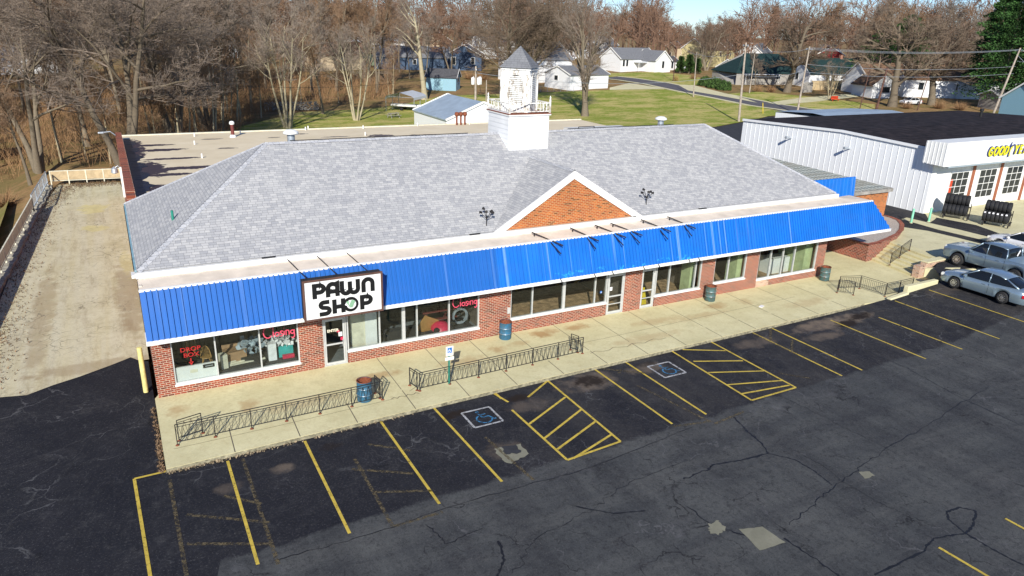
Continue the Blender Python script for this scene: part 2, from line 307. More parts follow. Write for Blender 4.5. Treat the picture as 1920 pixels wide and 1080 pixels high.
# ------------------------------------------------------------------ mesh helpers
OFF = {}
def off(o): return OFF.get(o.name, Vector((0, 0, 0))) if o else Vector((0, 0, 0))
class MB:
    def __init__(s): s.v = []; s.f = []; s.mi = []; s.cm = 0
    def add(s, vs, fs):
        k = len(s.v); s.v += [tuple(q) for q in vs]
        for f in fs: s.f.append(tuple(k + i for i in f)); s.mi.append(s.cm)
        return s
    def box(s, x0, y0, z0, x1, y1, z1):
        x0, x1 = sorted((x0, x1)); y0, y1 = sorted((y0, y1)); z0, z1 = sorted((z0, z1))
        return s.add([(x, y, z) for x in (x0, x1) for y in (y0, y1) for z in (z0, z1)],
            [(0, 1, 3, 2), (4, 6, 7, 5), (0, 4, 5, 1), (2, 3, 7, 6), (0, 2, 6, 4), (1, 5, 7, 3)])
    def cbox(s, c, u, v, w):      # centre + three half-axis vectors
        c, u, v, w = map(Vector, (c, u, v, w))
        P = [c + u * a + v * b + w * d for a in (-1, 1) for b in (-1, 1) for d in (-1, 1)]
        return s.add(P, [(0, 1, 3, 2), (4, 6, 7, 5), (0, 4, 5, 1), (2, 3, 7, 6), (0, 2, 6, 4), (1, 5, 7, 3)])
    def bar(s, a, b, w, h=None):  # square bar from a to b
        a, b = Vector(a), Vector(b); d = (b - a); L = d.length; d.normalize()
        q = Vector((0, 0, 1)) if abs(d.z) < .95 else Vector((0, 1, 0))
        u = d.cross(q).normalized(); v = u.cross(d)
        return s.cbox((a + b) / 2, d * L / 2, u * w / 2, v * (h or w) / 2)
    def poly(s, pts): return s.add(pts, [tuple(range(len(pts)))])
    def prism(s, pts, vec):       # closed outline extruded along vec
        n = len(pts); vec = Vector(vec); P = [Vector(q) for q in pts]; Q = [q + vec for q in P]
        return s.add(P + Q, [tuple(range(n))[::-1], tuple(range(n, 2 * n))] + [(i, (i + 1) % n, n + (i + 1) % n, n + i) for i in range(n)])
    def tube(s, path, rad, n=6, cap=True):
        P = [Vector(q) for q in path]; r = rad if isinstance(rad, (list, tuple)) else [rad] * len(P)
        vs = []; ref = None
        for i, q in enumerate(P):
            d = (P[min(i + 1, len(P) - 1)] - P[max(i - 1, 0)]).normalized()
            if ref is None: ref = Vector((0, 0, 1)) if abs(d.z) < .9 else Vector((1, 0, 0))
            u = d.cross(ref).normalized(); v = d.cross(u)
            for k in range(n):
                a = 2 * pi * k / n; vs.append(q + (u * cos(a) + v * sin(a)) * r[i])
        fs = [(i * n + k, i * n + (k + 1) % n, (i + 1) * n + (k + 1) % n, (i + 1) * n + k) for i in range(len(P) - 1) for k in range(n)]
        if cap: fs += [tuple(range(n))[::-1], tuple(range((len(P) - 1) * n, len(P) * n))]
        return s.add(vs, fs)
    def lathe(s, prof, c=(0, 0, 0), n=20, axis='Z'):
        vs = []
        for (r, z) in prof:
            for k in range(n):
                a = 2 * pi * k / n
                q = (r * cos(a), r * sin(a), z) if axis == 'Z' else ((z, r * cos(a), r * sin(a)) if axis == 'X' else (r * cos(a), z, r * sin(a)))
                vs.append((c[0] + q[0], c[1] + q[1], c[2] + q[2]))
        m = len(prof)
        return s.add(vs, [(i * n + k, i * n + (k + 1) % n, (i + 1) * n + (k + 1) % n, (i + 1) * n + k) for i in range(m - 1) for k in range(n)])
    def ribbon(s, pts, width, z=None, n=(0, 0, 1)):   # flat strip with mitred joints
        P = [Vector(q) if len(q) == 3 else Vector((q[0], q[1], z(q[0], q[1]) if callable(z) else z)) for q in pts]
        n = Vector(n); vs = []
        wd = width if isinstance(width, (list, tuple)) else [width] * len(P)
        for i, q in enumerate(P):
            a = (P[i] - P[i - 1]).normalized() if i else None; b = (P[i + 1] - P[i]).normalized() if i < len(P) - 1 else None
            t = ((a or b) + (b or a)).normalized(); u = n.cross(t).normalized()
            k = 1 / max(.5, u.dot(n.cross(a or b).normalized())); vs += [q + u * wd[i] / 2 * k, q - u * wd[i] / 2 * k]
        return s.add(vs, [(2 * i, 2 * i + 1, 2 * i + 3, 2 * i + 2) for i in range(len(P) - 1)])
    def build(s, name, mats, parent=None, smooth=False, loc=None, bevel=0, uv=True):
        o_ = off(parent) if parent else Vector((0, 0, 0))
        base = Vector(loc) if loc is not None else None
        me = bpy.data.meshes.new(name); sh = o_ + (base - o_ if base is not None else Vector((0, 0, 0)))
        me.from_pydata([(q[0] - sh.x, q[1] - sh.y, q[2] - sh.z) for q in s.v], [], s.f)
        for m in (mats if isinstance(mats, (list, tuple)) else [mats]): me.materials.append(MATS[m] if isinstance(m, str) else m)
        me.polygons.foreach_set('material_index', s.mi)
        if smooth: me.polygons.foreach_set('use_smooth', [True] * len(me.polygons))
        bm = None
        if len(s.f) < 6000:
            bm = bmesh.new(); bm.from_mesh(me); bmesh.ops.recalc_face_normals(bm, faces=bm.faces); bm.to_mesh(me); bm.free()
        if uv and len(s.f) < 20000: planar_uv(me, sh)
        o = bpy.data.objects.new(name, me); COL.objects.link(o)
        if parent: o.parent = parent
        o.location = (base - o_) if base is not None else (0, 0, 0)
        OFF[o.name] = sh
        if bevel:
            md = o.modifiers.new('bevel', 'BEVEL'); md.width = bevel; md.segments = 2; md.limit_method = 'ANGLE'
        if smooth and smooth != 2:
            try: me.set_sharp_from_angle(angle=radians(40))
            except Exception: pass
        return o
def planar_uv(me, sh):
    ul = me.uv_layers.new(name='UVMap'); Z = Vector((0, 0, 1))
    for p in me.polygons:
        n = p.normal; t = Z.cross(n)
        if t.length < .05: t = Vector((1, 0, 0))
        t.normalize()
        if abs(t.x) > abs(t.y):
            if t.x < 0: t = -t
        elif t.y < 0: t = -t
        b = n.cross(t)
        if b.z < 0 or (abs(b.z) < .01 and b.y < 0): b = -b
        for li in p.loop_indices:
            v = me.vertices[me.loops[li].vertex_index].co + sh
            ul.data[li].uv = (v.dot(t), v.dot(b))
def tag(o, label=None, cat=None, group=None, kind=None):
    if label: o['label'] = label
    if cat: o['category'] = cat
    if group: o['group'] = group
    if kind: o['kind'] = kind
    return o
def thing(name, loc, label, cat, group=None, rz=0):
    o = bpy.data.objects.new(name, None); COL.objects.link(o); o.location = loc; o.rotation_euler = (0, 0, rz)
    o.empty_display_size = .2
    OFF[o.name] = Vector(loc) if not rz else Vector((0, 0, 0)); return tag(o, label, cat, group)
def proto(name, label, cat, group=None): return thing(name, (0, 0, 0), label, cat, group)
KIDS = {}
def kids(o):
    if o.name not in KIDS: KIDS[o.name] = [c for c in bpy.data.objects if c.parent == o]
    return KIDS[o.name]
def dup(o, loc=None, rz=None, scale=None, label=None, parent=None, group=None):
    c = o.copy(); COL.objects.link(c)
    if parent: c.parent = parent
    if loc is not None: c.location = loc
    if rz is not None: c.rotation_euler = (0, 0, rz)
    if scale is not None: c.scale = scale if isinstance(scale, tuple) else (scale,) * 3
    if label: c['label'] = label
    if group: c['group'] = group
    for ch in kids(o): dup(ch, parent=c)
    return c
def place(o, loc, rz=0, scale=None):
    o.location = loc; o.rotation_euler = (0, 0, rz)
    if scale: o.scale = scale if isinstance(scale, tuple) else (scale,) * 3
def B(x0, y0, z0, x1, y1, z1): return MB().box(x0, y0, z0, x1, y1, z1)
def sheet(name, poly, mat, dz, cell=4., kind='structure', label=None, hz=None, skirt=0):
    """polygon draped on the terrain; a real sheet cut along a grid so it follows the ground"""
    bm = bmesh.new(); vs = [bm.verts.new((x, y, 0)) for x, y in poly]; bm.faces.new(vs)
    xs = [q[0] for q in poly]; ys = [q[1] for q in poly]
    x = min(xs) + cell
    while x < max(xs):
        bmesh.ops.bisect_plane(bm, geom=bm.verts[:] + bm.edges[:] + bm.faces[:], plane_co=(x, 0, 0), plane_no=(1, 0, 0)); x += cell
    y = min(ys) + cell
    while y < max(ys):
        bmesh.ops.bisect_plane(bm, geom=bm.verts[:] + bm.edges[:] + bm.faces[:], plane_co=(0, y, 0), plane_no=(0, 1, 0)); y += cell
    bmesh.ops.triangulate(bm, faces=bm.faces)
    f = hz or H
    for v in bm.verts: v.co.z = f(v.co.x, v.co.y) + dz
    for q in bm.faces:
        if q.normal.z < 0: q.normal_flip()
    me = bpy.data.meshes.new(name); bm.to_mesh(me); bm.free(); me.materials.append(MATS[mat])
    me.polygons.foreach_set('use_smooth', [True] * len(me.polygons))
    o = bpy.data.objects.new(name, me); COL.objects.link(o); planar_uv(me, Vector())
    return tag(o, label, kind=kind)

g = N('peeled_white'); p = g.co('POS'); f = g.ramp(g.noise(g.mapped(p, (1, 1, .45)), 5.5, 6, .8), .505, .55)
f2 = g.math('MULTIPLY', f, g.ramp(g.noise(p, 1.6, 3), .32, .5))
g.col(g.mix(f2, (.74, .74, .72), g.mix(g.noise(p, 20, 3), (.30, .24, .17), (.45, .42, .38)))); g.set(.7); MATS['peeled_white'] = g.m
simple('metal_roof_blue', (.42, .50, .56), .45, .3, var=.08, scale=1); simple('metal_roof_white', (.60, .62, .64), .5, .2, var=.05, scale=1)
simple('window_dark', (.02, .025, .03), .1, var=.1)
def siding(name, col, step, axis='V', dark=.55):
    g = N(name); u = g.sep(g.co('UV'))[0 if axis == 'H' else 1]
    f = g.math('FRACT', g.math('DIVIDE', u, step)); k = g.ramp(f, .0, .12, (dark, dark, dark, 1), (1, 1, 1, 1))
    g.col(g.mix(1., g.mix(g.noise(g.co('POS'), .7, 4), tuple(x * .93 for x in col), col), k, 'MULTIPLY')); g.set(.55)
    g.bump(f, .3, .02); MATS[name] = g.m
siding('lap_white', (.76, .77, .78), .20, dark=.75); siding('lap_blue', (.025, .06, .125), .20); siding('lap_pale_blue', (.24, .42, .52), .18, dark=.7)
siding('lap_yellow', (.62, .54, .28), .2, dark=.8); siding('lap_tan', (.5, .4, .27), .2, dark=.8); siding('lap_green', (.30, .36, .24), .2, dark=.8)
siding('metal_white', (.84, .86, .88), .30, 'H', .80); g = N('galv_roof'); u = g.sep(g.co('UV')); f = g.math('FRACT', g.math('DIVIDE', u[0], .82)); f2 = g.noise(g.mapped(g.co('UV'), (1, 4, 1)), 1.2, 4)
g.col(g.mix(g.ramp(f2, .45, .65), g.mix(g.ramp(f, .45, .5), (.24, .27, .26), (.55, .58, .55)), (.34, .31, .25))); g.set(.5, .2); MATS['galv_roof'] = g.m
siding('board_wood', (.50, .39, .23), .14, 'H', .6); siding('board_grey', (.34, .32, .29), .16, 'H', .5)

# ================================================================== GROUND
def ground():
    xs = [-900, -600, -400, -260, -180, -130, -100] + [-80 + 5 * i for i in range(64)] + [250, 280, 320, 400, 500, 700, 1000, 1500]
    ys = [-200, -120, -80, -50] + [-40 + 5 * i for i in range(62)] + [280, 320, 380, 450, 600, 900, 1500]
    bm = bmesh.new(); g = []
    for y in ys:
        row = []
        for x in xs:
            d = max(-12 - x, x - 88, -60 - y, y - 44); z = H(x, y) - .10
            inside = x > -6 and x < 92 and y > -60 and y < 40
            if inside: z -= 1.2 * ss(min(x + 6, 92 - x, 40 - y, 20) / 5)
            row.append(bm.verts.new((x, y, z + (R.random() - .5) * (.1 if y > 60 else .0))))
        g.append(row)
    for j in range(len(ys) - 1):
        for i in range(len(xs) - 1): bm.faces.new((g[j][i], g[j][i + 1], g[j + 1][i + 1], g[j + 1][i]))
    me = bpy.data.meshes.new('ground'); bm.to_mesh(me); bm.free(); me.materials.append(MATS['wood_floor'])
    me.polygons.foreach_set('use_smooth', [True] * len(me.polygons))
    o = bpy.data.objects.new('ground', me); COL.objects.link(o); tag(o, kind='structure')
ground()
WA, WB = (38.6, -4.86), (42.6, -5.2)
sheet('parking_lot', [(-60, 3.2), (-14, 3.2), (-9.5, 2.2), (-7.5, 1.6), (-5.62, 3.02), (-4.7, 2.79), (-3.79, 3.34), (-2.83, 3.76), (-1.6, 4.46), (-0.84, 4.96), (-.5, 4.4), (-.16, 4.2), (-.16, -5.46), (12, -5.14), (24, -4.93),
    (36.9, -4.72), WA, WB, (43.6, -5.1), (44.9, -3.6), (46.9, -2.7), (47.6, 1.7), (50, 2.5), (53, 4.6), (53.2, 6.4), (53.2, 22), (60, 45), (92, 45), (130, 20), (130, -60), (-60, -60)], 'lot_asphalt', 0., 3.)
sheet('driveway', [(-5.62, 3.02), (-4.7, 2.79), (-3.79, 3.34), (-2.83, 3.76), (-1.6, 4.46), (-0.84, 4.96), (-.5, 4.4), (-.12, 4.4), (-.1, 14.6), (.1, 41), (-.2, 45.5), (-5.0, 46), (-5.8, 39), (-6.3, 30), (-6.6, 20), (-6.9, 8), (-7.5, 1.6)], 'drive_concrete', .004, 3.)
sheet('rear_lot', [(58, 45), (92, 45), (110, 60), (114.77, 68.45), (107.65, 69.27), (97.27, 64.96), (86.47, 60.69), (78, 62)], 'asphalt_alley', .03, 4.)
sheet('upper_slab', [(47.74, 1.89), (51.69, 3.42), (52.62, 3.89), (53.41, 2.4), (53.66, 0.08), (53.67, -1.86), (50.72, -1.91), (49.3, -2.3), (46.95, -2.75)], 'lot_concrete', .006, 3.)
sheet('concrete_strip', [(54.88, 5.64), (55.83, 5.82), (55.92, 3.96), (56.18, 1.62), (56.19, -0.8), (56.04, -2.4), (55.28, -2.81), (54.86, -1.02), (54.54, 2.28)], 'lot_concrete', .010, 3.)
sheet('garage_apron', [(58.49, 5.92), (56.18, 4.04), (57.39, 4.46), (58.28, 4.86), (58.98, 2.03), (57.97, -0.58), (60, -3), (66, -10), (90, -10), (90, 6.4), (58.8, 6.4)], 'lot_concrete', .008, 3.)
sheet('rear_lawn', [(14, 42), (56, 42), (80, 62), (86.98, 61.23), (97.87, 65.56), (108.18, 69.78), (115.75, 70.23), (116.2, 77.41), (115.77, 83.84), (116.77, 96.68), (116.86, 109.64), (116.07, 121.01), (102.17, 112.15), (60, 112), (50, 104), (40, 98), (28, 96), (14, 78), (13, 60)], 'lawn_grass', .03, 5.)
sheet('bungalow_lawn', [(119.08, 135.48), (121.48, 125.89), (125.43, 111.96), (142.15, 122.71), (147.76, 135.41), (143.53, 146.89), (122.15, 146.2)], 'lawn_grass', .04, 5.)
sheet('verge_lawn', [(121.45, 98.34), (124.42, 88.27), (126.69, 70.58), (133.85, 66.25), (146.05, 75.36), (144.02, 84.82), (136.95, 100.49)], 'lawn_grass', .04, 5.)
sheet('slope_lawn', [(-16, 60), (-9, 48), (-8.2, 20), (-8.4, -20), (-60, -20), (-60, 60)], 'slope_grass', .03, 5.)
sheet('dry_slope', [(133.85, 66.25), (148.82, 60.31), (205, 60), (200, 40), (120, 40), (112, 58)], 'slope_grass', .03, 6.)
# street curving away to the left
rc = [(119.62, 136.73), (121.85, 130.93), (123.01, 120.64), (121.35, 105.39), (121.14, 94.61), (120.14, 82.62), (122.14, 71.92), (150, 48), (190, 20)]
def strip_poly(c, wd):
    P = [Vector((a[0], a[1], 0)) for a in c]; Lf, Rt = [], []
    for i, q in enumerate(P):
        t = (P[min(i + 1, len(P) - 1)] - P[max(i - 1, 0)]).normalized(); u = Vector((-t.y, t.x, 0)) * wd / 2
        Lf.append(tuple((q + u)[:2])); Rt.append(tuple((q - u)[:2]))
    return Lf + Rt[::-1]
sheet('street', strip_poly(rc, 7.0), 'road_asphalt', .06, 5.)
sheet('street_shoulder', strip_poly(rc, 9.5), 'lot_concrete', .05, 5.)
sheet('gravel_drive', [(104.72, 115.75), (116.19, 123.36), (117.6, 110.53), (102.17, 112.15)], 'lot_concrete', .07, 5.)
sheet('gravel_drive', [(126.7, 117.43), (130.2, 115.45), (123.34, 90.35), (120.95, 84.89), (121.29, 96.45), (120.76, 106.58)], 'lot_concrete', .065, 5.)
sheet('gravel_drive', [(123.37, 84.22), (137.74, 88.36), (158.87, 90.81), (154.44, 85.88), (133.99, 82.15), (123.05, 80.98)], 'lot_concrete', .066, 5.)
# sidewalk: slab with a kerb face, plus its saw joints
wk = [(-.14, -5.46), (12, -5.14), (24, -4.93), (36.9, -4.72), WA, (42.6, -5.0), (43.5, -4.9), (44.9, -3.6), (45.4, -2.5), (45.6, 1.2), (44.6, 5), (38.9, 5), (38.9, .3), (0.0, .3), (-.14, .02)]
mb = MB(); mb.prism([(x, y, -.4) for x, y in wk], (0, 0, .4)); tag(mb.build('sidewalk', 'walk_concrete'), 'cream concrete sidewalk slab along the shop fronts', kind='structure')
def cy(x): return -5.46 + (x + .14) * .32 / 12.14 if x < 12 else (-5.14 + (x - 12) * .0175 if x < 24 else -4.93 + (x - 24) * .21 / 12.9)
mb = MB(); Z = .004
for i, x in enumerate([2.1, 4.4, 6.6, 9.0, 11.4, 13.7, 16.1, 18.5, 20.9, 23.3, 25.7, 28.1, 30.5, 33.0, 35.4]):
    mb.ribbon([(x, cy(x) + .02), (x + .05, -3.5 - (.0 if i % 2 else .1))], .035, Z + .0002 * i)
    if i > 2: mb.ribbon([(x + .05, -3.4), (x + .1, -.02)], .03, Z + .0001 * i)
mb.ribbon([(0.2, -4.25), (4, -4.2), (8.5, -4.05)], .02, Z + .004)
mb.ribbon([(9.3, -3.7), (10.5, -2.9), (14, -2.6), (20, -2.55), (26, -2.4), (34, -2.2)], .02, Z + .005)
a = [(18.4 + i * .35, -3.75 + .12 * sin(i * 1.9)) for i in range(14)]; mb.ribbon(a, .03, Z + .006)
a = [(8.4 + i * .12, -4.0 + .07 * sin(i * 2.3)) for i in range(11)]; mb.ribbon(a, .035, Z + .007)
tag(mb.build('sidewalk_joints', 'joint'), 'dark joints and cracks in the sidewalk', kind='structure')
# light kerb edge
mb = MB(); e = [(x, cy(x)) for x in (-.14, 6, 12, 18, 24, 30, 36.9)]
mb.ribbon([(x, y + .06) for x, y in e], .10, .0035); tag(mb.build('kerb', 'walk_concrete'), kind='structure')
simple('kerb_face', (.30, .27, .18), .95, var=.35, scale=6)  # duller than the walk, colour held down where the sun strikes the face
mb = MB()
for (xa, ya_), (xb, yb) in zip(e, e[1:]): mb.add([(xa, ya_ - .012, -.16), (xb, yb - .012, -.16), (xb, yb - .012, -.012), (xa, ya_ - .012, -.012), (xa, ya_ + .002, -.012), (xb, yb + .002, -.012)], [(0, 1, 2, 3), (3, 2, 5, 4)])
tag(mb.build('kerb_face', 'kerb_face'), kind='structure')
# weeds and leaf trash along the kerb foot and the left edge
def trash(name, pts, spread, n, mat, label, h=.10):
    mb = MB()
    for k in range(n):
        i = R.randrange(len(pts) - 1); t = R.random(); x = pts[i][0] * (1 - t) + pts[i + 1][0] * t + R.gauss(0, spread); y = pts[i][1] * (1 - t) + pts[i + 1][1] * t + R.gauss(0, spread)
        z = H(x, y) if pts is not None else 0; a = R.random() * 6.3; r = R.uniform(.03, .09)
        mb.add([(x, y, z + .005), (x + cos(a) * r, y + sin(a) * r, z + R.random() * h), (x + cos(a + 1.2) * r, y + sin(a + 1.2) * r, z + R.random() * h * .6)], [(0, 1, 2)])
    return tag(mb.build(name, mat, uv=False), label, kind='stuff')
trash('dead_weeds', [(-.2, -5.5), (1.5, -5.52), (3.2, -5.45), (9, -5.3)], .05, 420, 'weed_tan', 'dead weeds along the foot of the kerb')
trash('fallen_leaves', [(-.28, -5.4), (-.25, -3.6), (-.25, -.5)], .05, 500, 'leaf_litter', 'brown leaves along the left end of the walk')
trash('fallen_leaves', [(-6.6, 4), (-6.4, 12), (-6.2, 24), (-5.6, 38), (-4, 45.5), (-.5, 45.2)], .55, 5000, 'leaf_litter', 'brown leaves heaped between the driveway and the fence', .14)

# ---- painted lines: sheets 4 mm above the asphalt
def zl(dz): return lambda x, y: H(x, y) + dz
def dense(a, b, k=8): return [(a[0] + (b[0] - a[0]) * i / k, a[1] + (b[1] - a[1]) * i / k) for i in range(k + 1)]
mb = MB(); q = [.006]
def pl(a, b, w_=.10):
    q[0] += .0004; mb.ribbon(dense(a, b), w_, zl(q[0]))
for x, y1, xb, y0 in [(1.80, -5.6, 1.78, -11.42), (4.52, -5.45, 4.5, -11.25), (7.50, -5.3, 7.52, -11.1), (9.78, -5.2, 9.92, -10.9), (12.55, -5.15, 12.75, -6.05), 
        (17.8, -4.98, 17.82, -10.4), (19.56, -5.0, 19.6, -10.4), (27.83, -4.9, 27.85, -10.4), (29.25, -4.9, 29.25, -10.4), (33.2, -5.4, 33.3, -10.9), (36.05, -6.3, 36.1, -11.0), (38.8, -5.3, 38.75, -11.3), (41.6, -5.5, 41.55, -11.6), (44.4, -6, 44.4, -11.8)]:
    pl((x, y1), (xb, y0))
for a, b in [((-1.13, -5.38), (-0.15, -5.37)), ((-1.13, -5.38), (-0.95, -10.62)), ((15.24, -4.9), (15.16, -10.57)), ((15.16, -10.57), (12.65, -10.76)), ((13.7, -6.03), (15.19, -5.11)), ((12.64, -7.98), (15.13, -6.7)), ((12.63, -9.15), (15.17, -7.87)), ((12.7, -10), (15.17, -8.91)), ((12.91, -10.77), (15.15, -10.01)),
        ((12.61, -4.94), (12.62, -5.68)), ((12.57, -6.7), (12.65, -10.76)), ((22.39, -4.75), (22.21, -10.33)), ((24.96, -4.65), (24.92, -10.31)), ((22.21, -10.33), (24.92, -10.31)), ((22.99, -5.03), (24.85, -6.02)), ((22.56, -6.29), (24.79, -7.25)), ((22.37, -7.51), (24.87, -8.48)), ((22.28, -8.8), (24.9, -9.56)), ((22.24, -9.71), (24.82, -10.03)),
        ((20.42, -19.8), (20.53, -21.5)), ((23.81, -19.91), (23.85, -21.57)), ((22.39, -4.75), (24.87, -4.76))]:
    pl(a, b, .10)
tag(mb.build('stall_lines', 'paint_yellow', uv=False), 'yellow painted stall lines and hatched bays', kind='structure')
mb = MB(); q = [.004]
for a, b in [((2.29, -5.67), (2.3, -11.66)), ((5.83, -7.37), (5.78, -11.59)), ((1.39, -7.65), (2.39, -8.6)), ((0.22, -8.15), (2.44, -9.66)), ((0.08, -9.6), (2.34, -10.72)), ((6.55, -6.66), (7.81, -7.74)), ((5.55, -7.97), (7.37, -9.14)), ((5.8, -9.56), (7.58, -10.33)), ((5.76, -11.52), (7.45, -11.53)), ((-0.09, -5.95), (-0.06, -11.02)),
        ((10.67, -8.09), (10.94, -11.28)), ((17.88, -4.88), (19.68, -6.32)), ((18.94, -5.5), (18.56, -5.8)), ((18.6, -7.14), (19.33, -10.88)), ((27.78, -4.72), (27.82, -7.85)), ((29.28, -4.77), (27.85, -6.11)), ((28.98, -6.48), (27.82, -7.51)), ((17.72, -10.57), (19.43, -10.92)), ((35.04, -7.44), (35.03, -10.45)), ((19.38, -11.13), (21.2, -10.9)), ((25.34, -8.94), (26.27, -9.96))]:
    pl(a, b, .12)
tag(mb.build('stall_lines', 'paint_faded', uv=False), 'old stall lines worn down to a brown ghost', kind='structure')
# wheelchair marks
def isa(mb, o, ux, uy, s, z):
    def P(a, b): return (o[0] + (ux[0] * a + uy[0] * b) * s, o[1] + (ux[1] * a + uy[1] * b) * s)
    q[0] = z
    def rb(pts, w_=.07):
        q[0] += .0004; mb.ribbon([P(*k) for k in pts], w_, zl(q[0]))
    rb([(-.02, .34), (-.02, .42)], .10 * s / .8); rb([(-.05, .28), (0, -.02), (.24, -.02), (.34, -.28), (.42, -.26)]); rb([(-.02, .16), (.2, .16)])
    rb([(-.1 + .0, .08)] + [(.02 + .27 * cos(a), -.14 + .27 * sin(a)) for a in [2.2 + i * .4 for i in range(11)]])
for pxc, label in (((904, 782), 'left'), ((1250, 693), 'right')):
    c0 = {'left': (11.23, -6.68), 'right': (20.83, -6.43)}[label]
    mb = MB(); h = .62; q = [.007]
    for a, b in (((-h, -h), (h, -h)), ((h, -h), (h, h)), ((h, h), (-h, h)), ((-h, h), (-h, -h))):
        q[0] += .0004; mb.ribbon([(c0[0] + a[0] * 1.0, c0[1] + a[1]), (c0[0] + b[0] * 1.0, c0[1] + b[1])], .09, zl(q[0]))
    tag(mb.build('stall_marking', 'paint_white', uv=False), 'white square painted round the wheelchair symbol in the %s bay' % label, kind='structure')
    mb = MB(); isa(mb, c0, (1, 0), (0, 1), 1.15, .008)
    tag(mb.build('stall_marking', 'paint_blue', uv=False), 'blue painted wheelchair symbol in the %s bay' % label, kind='structure')
# tar seams and big cracks
mb = MB(); q = [.004]
def crack(pts, w_=.06, jit=.10, k=9):
    P = [G_ for G_ in pts]; out = []
    for i in range(len(P) - 1):
        for j in range(k):
            t = j / k; out.append((P[i][0] * (1 - t) + P[i + 1][0] * t + R.gauss(0, jit * .5), P[i][1] * (1 - t) + P[i + 1][1] * t + R.gauss(0, jit * .5)))
    out.append(P[-1]); q[0] += .0002; mb.ribbon(out, [w_ * R.uniform(.4, 1.5) for _ in out], zl(q[0]))
crack([(20.53, -10.98), (20.15, -12.09), (20.04, -12.89), (19.69, -13.63)], .085, .03); crack([(19.69, -13.63), (18.43, -13.53), (17.22, -13.3)], .07, .03); crack([(19.69, -13.63), (20.26, -14.37), (20.32, -15.16), (20.17, -16.09)], .06, .03)
crack([(22.39, -18.82), (23.03, -18.88), (23.35, -19.22), (22.51, -19.63), (21.87, -19.76), (22.06, -19.11), (22.39, -18.82)], .07, .03); crack([(21.87, -19.76), (21.87, -20.59), (22.01, -21.45)], .07, .03); crack([(21.87, -19.76), (20.68, -19.46), (19.78, -19.7), (17.55, -19.69)], .06, .03)
crack([(11.46, -13.17), (12.35, -14.01), (13.37, -14.35)], .05, .02); crack([(8.41, -13.57), (8.18, -14.36), (7.62, -14.94)], .07, .03); crack([(15.64, -13.55), (16.95, -13.46), (17.22, -13.3)], .05, .05)
crack([(31.36, -8.28), (31.46, -11.15), (30.89, -14.08), (30.81, -16.78)], .035, .03, 14); crack([(33.17, -14.04), (23.56, -15.48), (20.03, -16.2), (17.07, -16.97)], .028, .07, 18); crack([(20.82, -14.37), (20.71, -17.36), (21.29, -18.89)], .02, .1, 14)
crack([(16.41, -17.36), (16.52, -18.48), (16.57, -19.38)], .06, .05); crack([(14.79, -14.8), (14.81, -16.01), (16.06, -17.46)], .05, .08); crack([(23.7, -10.45), (23.91, -13.05), (24.12, -15.75)], .02, .05, 12)
crack([(8.07, -15.05), (9.42, -13.93), (11.62, -13.56), (13.85, -12.86), (16.89, -12.68)], .02, .12, 12); crack([(6.74, -11.92), (6.94, -12.71), (6.92, -12.97), (8.25, -12.8)], .03, .05)
crack([(0.87, 2.96), (-0.62, 2.79), (-1.83, 2.97)], .015, .06); crack([(2.31, -11.47), (5.15, -11.55), (8.08, -11.37), (12.97, -11.54), (18.45, -10.92)], .03, .05, 14)
tag(mb.build('tar_seams', 'seam', uv=False), 'black tar seams and open cracks in the asphalt', kind='structure')
# pale repair patches
def blob(name, pts, mat, dz, jit=.04, label=None):
    P = []
    for i in range(len(pts)):
        a, b = pts[i], pts[(i + 1) % len(pts)]
        for j in range(5): t = j / 5; P.append((a[0] * (1 - t) + b[0] * t + R.gauss(0, jit), a[1] * (1 - t) + b[1] * t + R.gauss(0, jit)))
    return sheet(name, P, mat, dz, 3., label=label)
concrete('patch_concrete', (.19, .185, .135), (.25, .24, .18), (.16, .15, .12), [], 2.)
blob('asphalt_patch', [(15.47, -16.39), (16.24, -16.65), (16.3, -17.5), (15.3, -17.44)], 'patch_concrete', .007, .01, 'square grey-green concrete patch in the lot')
blob('asphalt_patch', [(14.72, -15.82), (15.17, -15.75), (15.16, -16.12), (14.86, -16.32), (14.48, -16.13)], 'patch_concrete', .0075, .04, 'ragged pale patch beside the square one')
blob('asphalt_patch', [(21.74, -15.95), (22.12, -16.1), (22.06, -16.37), (21.57, -16.34)], 'patch_concrete', .007, .01, 'small pale patch in the middle of the lot')
blob('asphalt_patch', [(10.63, -8.97), (11.64, -9.05), (11.56, -9.81), (10.74, -10.1), (10.52, -9.7)], 'patch_concrete', .007, .04, 'ragged pale patch in the left hatched bay')
blob('asphalt_patch', [(10.88, -8.93), (11.48, -9.06), (11.42, -9.59), (10.84, -9.5)], 'asphalt_alley', .012, .03, 'dark fill inside the ragged patch')

# ================================================================== SHOP BUILDING
ZE, ZR, YE, YB, YR, XR = 5.1, 8.88, 1.0, 13.35, 7.15, 40.2
SL = (ZR - ZE) / (YR - YE)
shop = thing('shop_building', (0, 0, 0), 'long red brick shop block with grey shingle hip roof and blue metal awning', 'building')
mb = MB()
OP = [('w', .67, 5.68, [2.32, 4.07], .46, .62), ('d', 6.72, 7.76, [], 0, 0), ('w', 7.80, 14.33, [9.31, 10.46, 11.12, 12.75], .60, .60), ('w', 16.05, 21.90, [17.32, 19.2, 21.15], .74, .80),
      ('d', 21.95, 23.05, [], 0, 0), ('d', 24.2, 25.15, [], 0, 0), ('w', 25.2, 28.5, [26.17, 28.07], .62, .66), ('w', 29.47, 32.0, [30.6], .76, .76), ('w', 33.01, 38.15, [34.06, 35.11, 36.13], .50, .50)]
ZH, TW, YI = 2.42, .28, .28
px_ = 0.0
for kind, a, b, ms, z0, z1 in OP:
    if a - px_ > .08: mb.box(px_, 0, 0, a, YI, ZH)
    if kind == 'w': mb.box(a, 0.0, 0, b, YI, z0 - .05)
    px_ = b
